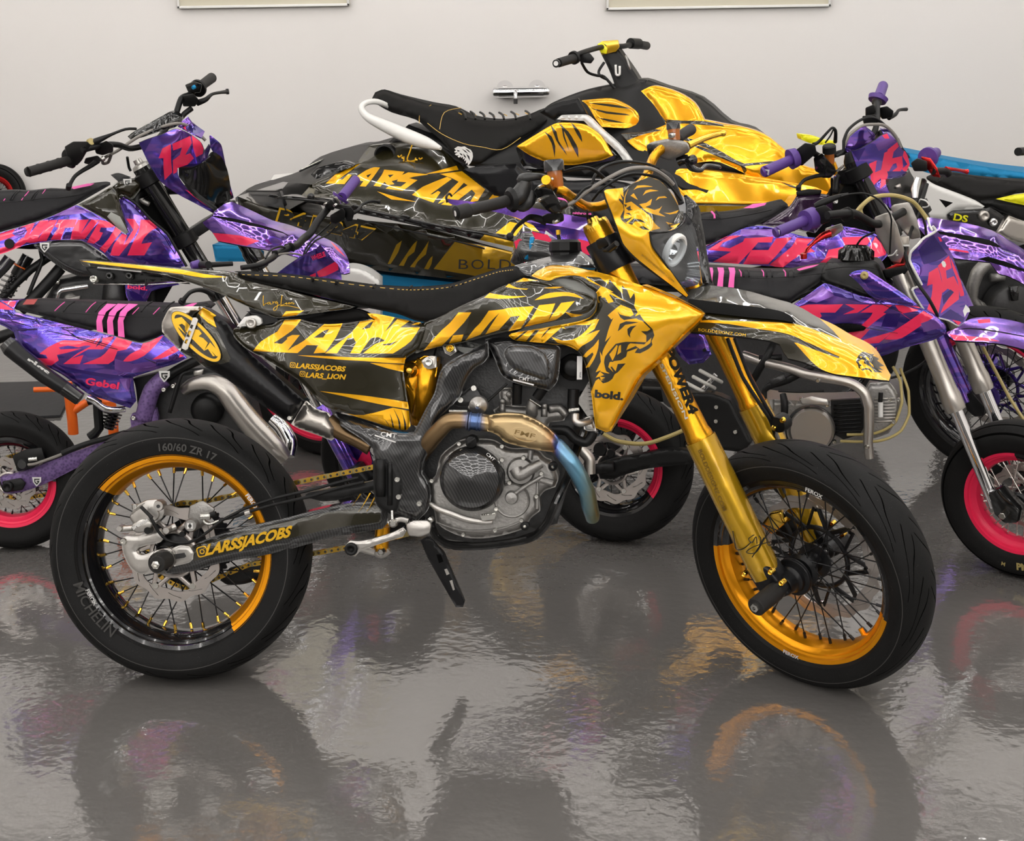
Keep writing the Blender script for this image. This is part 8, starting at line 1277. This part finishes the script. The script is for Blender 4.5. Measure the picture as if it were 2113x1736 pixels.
part(rj, 'gold_bow_side', J, cX, [('p',[(1330,590,.44),(1400,585,.44),(1560,600,.42),(1700,620,.38),(1830,640,.34),(2010,680,.3),(2100,760,.3),(1900,760,.4),(1700,745,.46),(1500,740,.5),(1440,735,.52),(1400,700,.5),(1350,650,.47)],CH,.45,dict(edge=(.012,10),th=.04,gfx=[BW((1440,730),(1700,735),(1900,745),(1700,750),(1480,745)),BW((1810,640),(1870,660),(1900,675),(1850,662))])),('p',[(1440,740,.52),(1700,745,.48),(1950,750,.42),(1950,800,.42),(1500,800,.5),(1450,770,.52)],'gold_dull',.5,dict(th=.04))])
part(rj, 'deck_panel', J, cX, [('p',[(480,590),(560,575),(700,565),(740,600),(860,640),(1100,640),(1250,680),(1250,800),(900,790),(700,760)],'anodised_black',.48,dict(edge=(.02,10),th=.05))])
cn = part(rj, 'steering_column', J, cX, [('p',[(1050,90,.03),(1130,85,.03),(1190,170,.05),(1215,210,.06),(1250,215,.08),(1240,235,.1),(1150,260,.12),(1120,250,.1),(1090,170,.06),(1060,110,.04)],'plastic_black',.06,dict(th=.1,edge=(.02,8))),('t',[(1118,150,.075),(1120,190,.08),(1135,190,.08),(1135,155,.075)],5,'white_plastic',3),('t',[(1160,110,.06),(1180,170,.07)],5,'cast_aluminium')])
hj = part(rj, 'handlebar', J, cX, [('t',[(930,120,.32),(975,100,.25),(1040,80,.1),(1090,72,.0),(1150,72,-.1),(1190,62,-.2)],11,'plastic_black',4,16)])
part(hj, 'bar_clamp', J, cX, [('h',[(1040,65),(1060,50),(1130,45),(1135,75),(1120,95),(1060,110),(1050,90)],-.05,.04,'gold_dull'),('h',[(1042,62),(1060,55),(1085,80),(1080,105),(1055,100)],.03,.06,'yellow_plastic')])
part(hj, 'grip', J, cX, [('t',[(878,142,.42),(945,122,.32)],19,'grip_rubber',1,20),('t',[(940,122,.32),(948,118,.31)],28,'plastic_black',1,20),('t',[(868,145,.435),(876,143,.42)],17,'plastic_gloss',1,20),('d',(868,144),[(10,.44),(10,.441),(0,.441)],'white_print',16)])
part(hj, 'grip', J, cX, [('t',[(1200,62,-.22),(1248,70,-.38)],17,'grip_rubber',1,20),('t',[(1180,60,-.18),(1215,62,-.24)],22,'plastic_black',1,20)])
part(hj, 'throttle_lever', J, cX, [('h',[(960,110),(1010,100),(1030,125),(1015,145),(970,140)],.2,.26,'plastic_black'),('t',[(975,140,.22),(1000,180,.18),(1040,195,.12),(1070,200,.1),(1115,250,.1)],6,'plastic_black',4,8),('t',[(1070,140,.06),(1048,175,.08),(1052,195,.1),(1080,210,.1)],6,'plastic_black',4,8)])
# padded blue stand that carries the watercraft
FJ = Frame(MX.Translation((.1, 5.85, 0)) @ MX.Rotation(R(-12), 4, 'Z'))
rs = empty('transport_stand', FJ.W, 'blue padded carrying stand under the gold and black watercraft', 'stand')
for nm, it in (('blue_padding',[('p',[(438,505),(500,510),(530,525),(530,540),(445,540)],'blue_foam',.36,dict(th=.08,edge=(.01,6)))]),('blue_padding',[('p',[(700,556),(860,575),(1060,594),(1250,606),(1250,680),(700,660)],'blue_foam',.34,dict(th=.10))])):
    part(rs, nm, FJ, None, it)
for x in (-1.0, .9):
    mb = MB(); mb.box((x, 0, .20), (.06,.7,.40), 'plastic_black', bev=.004); mb.build('cross_frame', rs)
mb = MB(); mb.box((-.05,-.3,.06), (2.0,.05,.05), 'plastic_black', bev=.004); mb.box((-.05,.3,.06), (2.0,.05,.05), 'plastic_black', bev=.004); mb.build('side_beam', rs)
# second blue padded edge far right
F6 = Frame(MX.Translation((2.6, 6.1, 0)))
r6 = empty('padded_bench', F6.W, 'blue padded long cushion edge behind the white and yellow bike at the right', 'bench')
part(r6, 'cushion', F6, cAA, [('p',[(90,220),(160,228),(300,250),(600,310),(1040,380),(1500,430),(1500,520),(1040,455),(700,425),(330,400),(100,330)],'blue_foam',.0,dict(th=.4,edge=(.03,12)))])
mb = MB(); 
for x in (-.55, .6):
    for y in (.05,.35): mb.box((x, y, .38), (.05,.05,.76), 'plastic_black', bev=.003)
mb.build('bench_frame', r6)
# white curved fairing showing behind the main bike's seat
F7 = Frame(MX.Translation((-.85, 5.2, 0))); r7 = empty('fender_cover', F7.W, 'pale cream curved cover just above the black seat of the gold bike, below the watercraft', 'cover')
part(r7, 'cover_shell', F7, None, [('p',[(700,556),(722,552),(745,556),(765,565),(785,580),(785,700),(700,700)],'white_plastic',.0,dict(th=.1,edge=(.02,10)))])
mb = MB(); mb.box((.04,.06,.28),(.10,.10,.56),'plastic_black',bev=.004); mb.build('cover_base', r7)
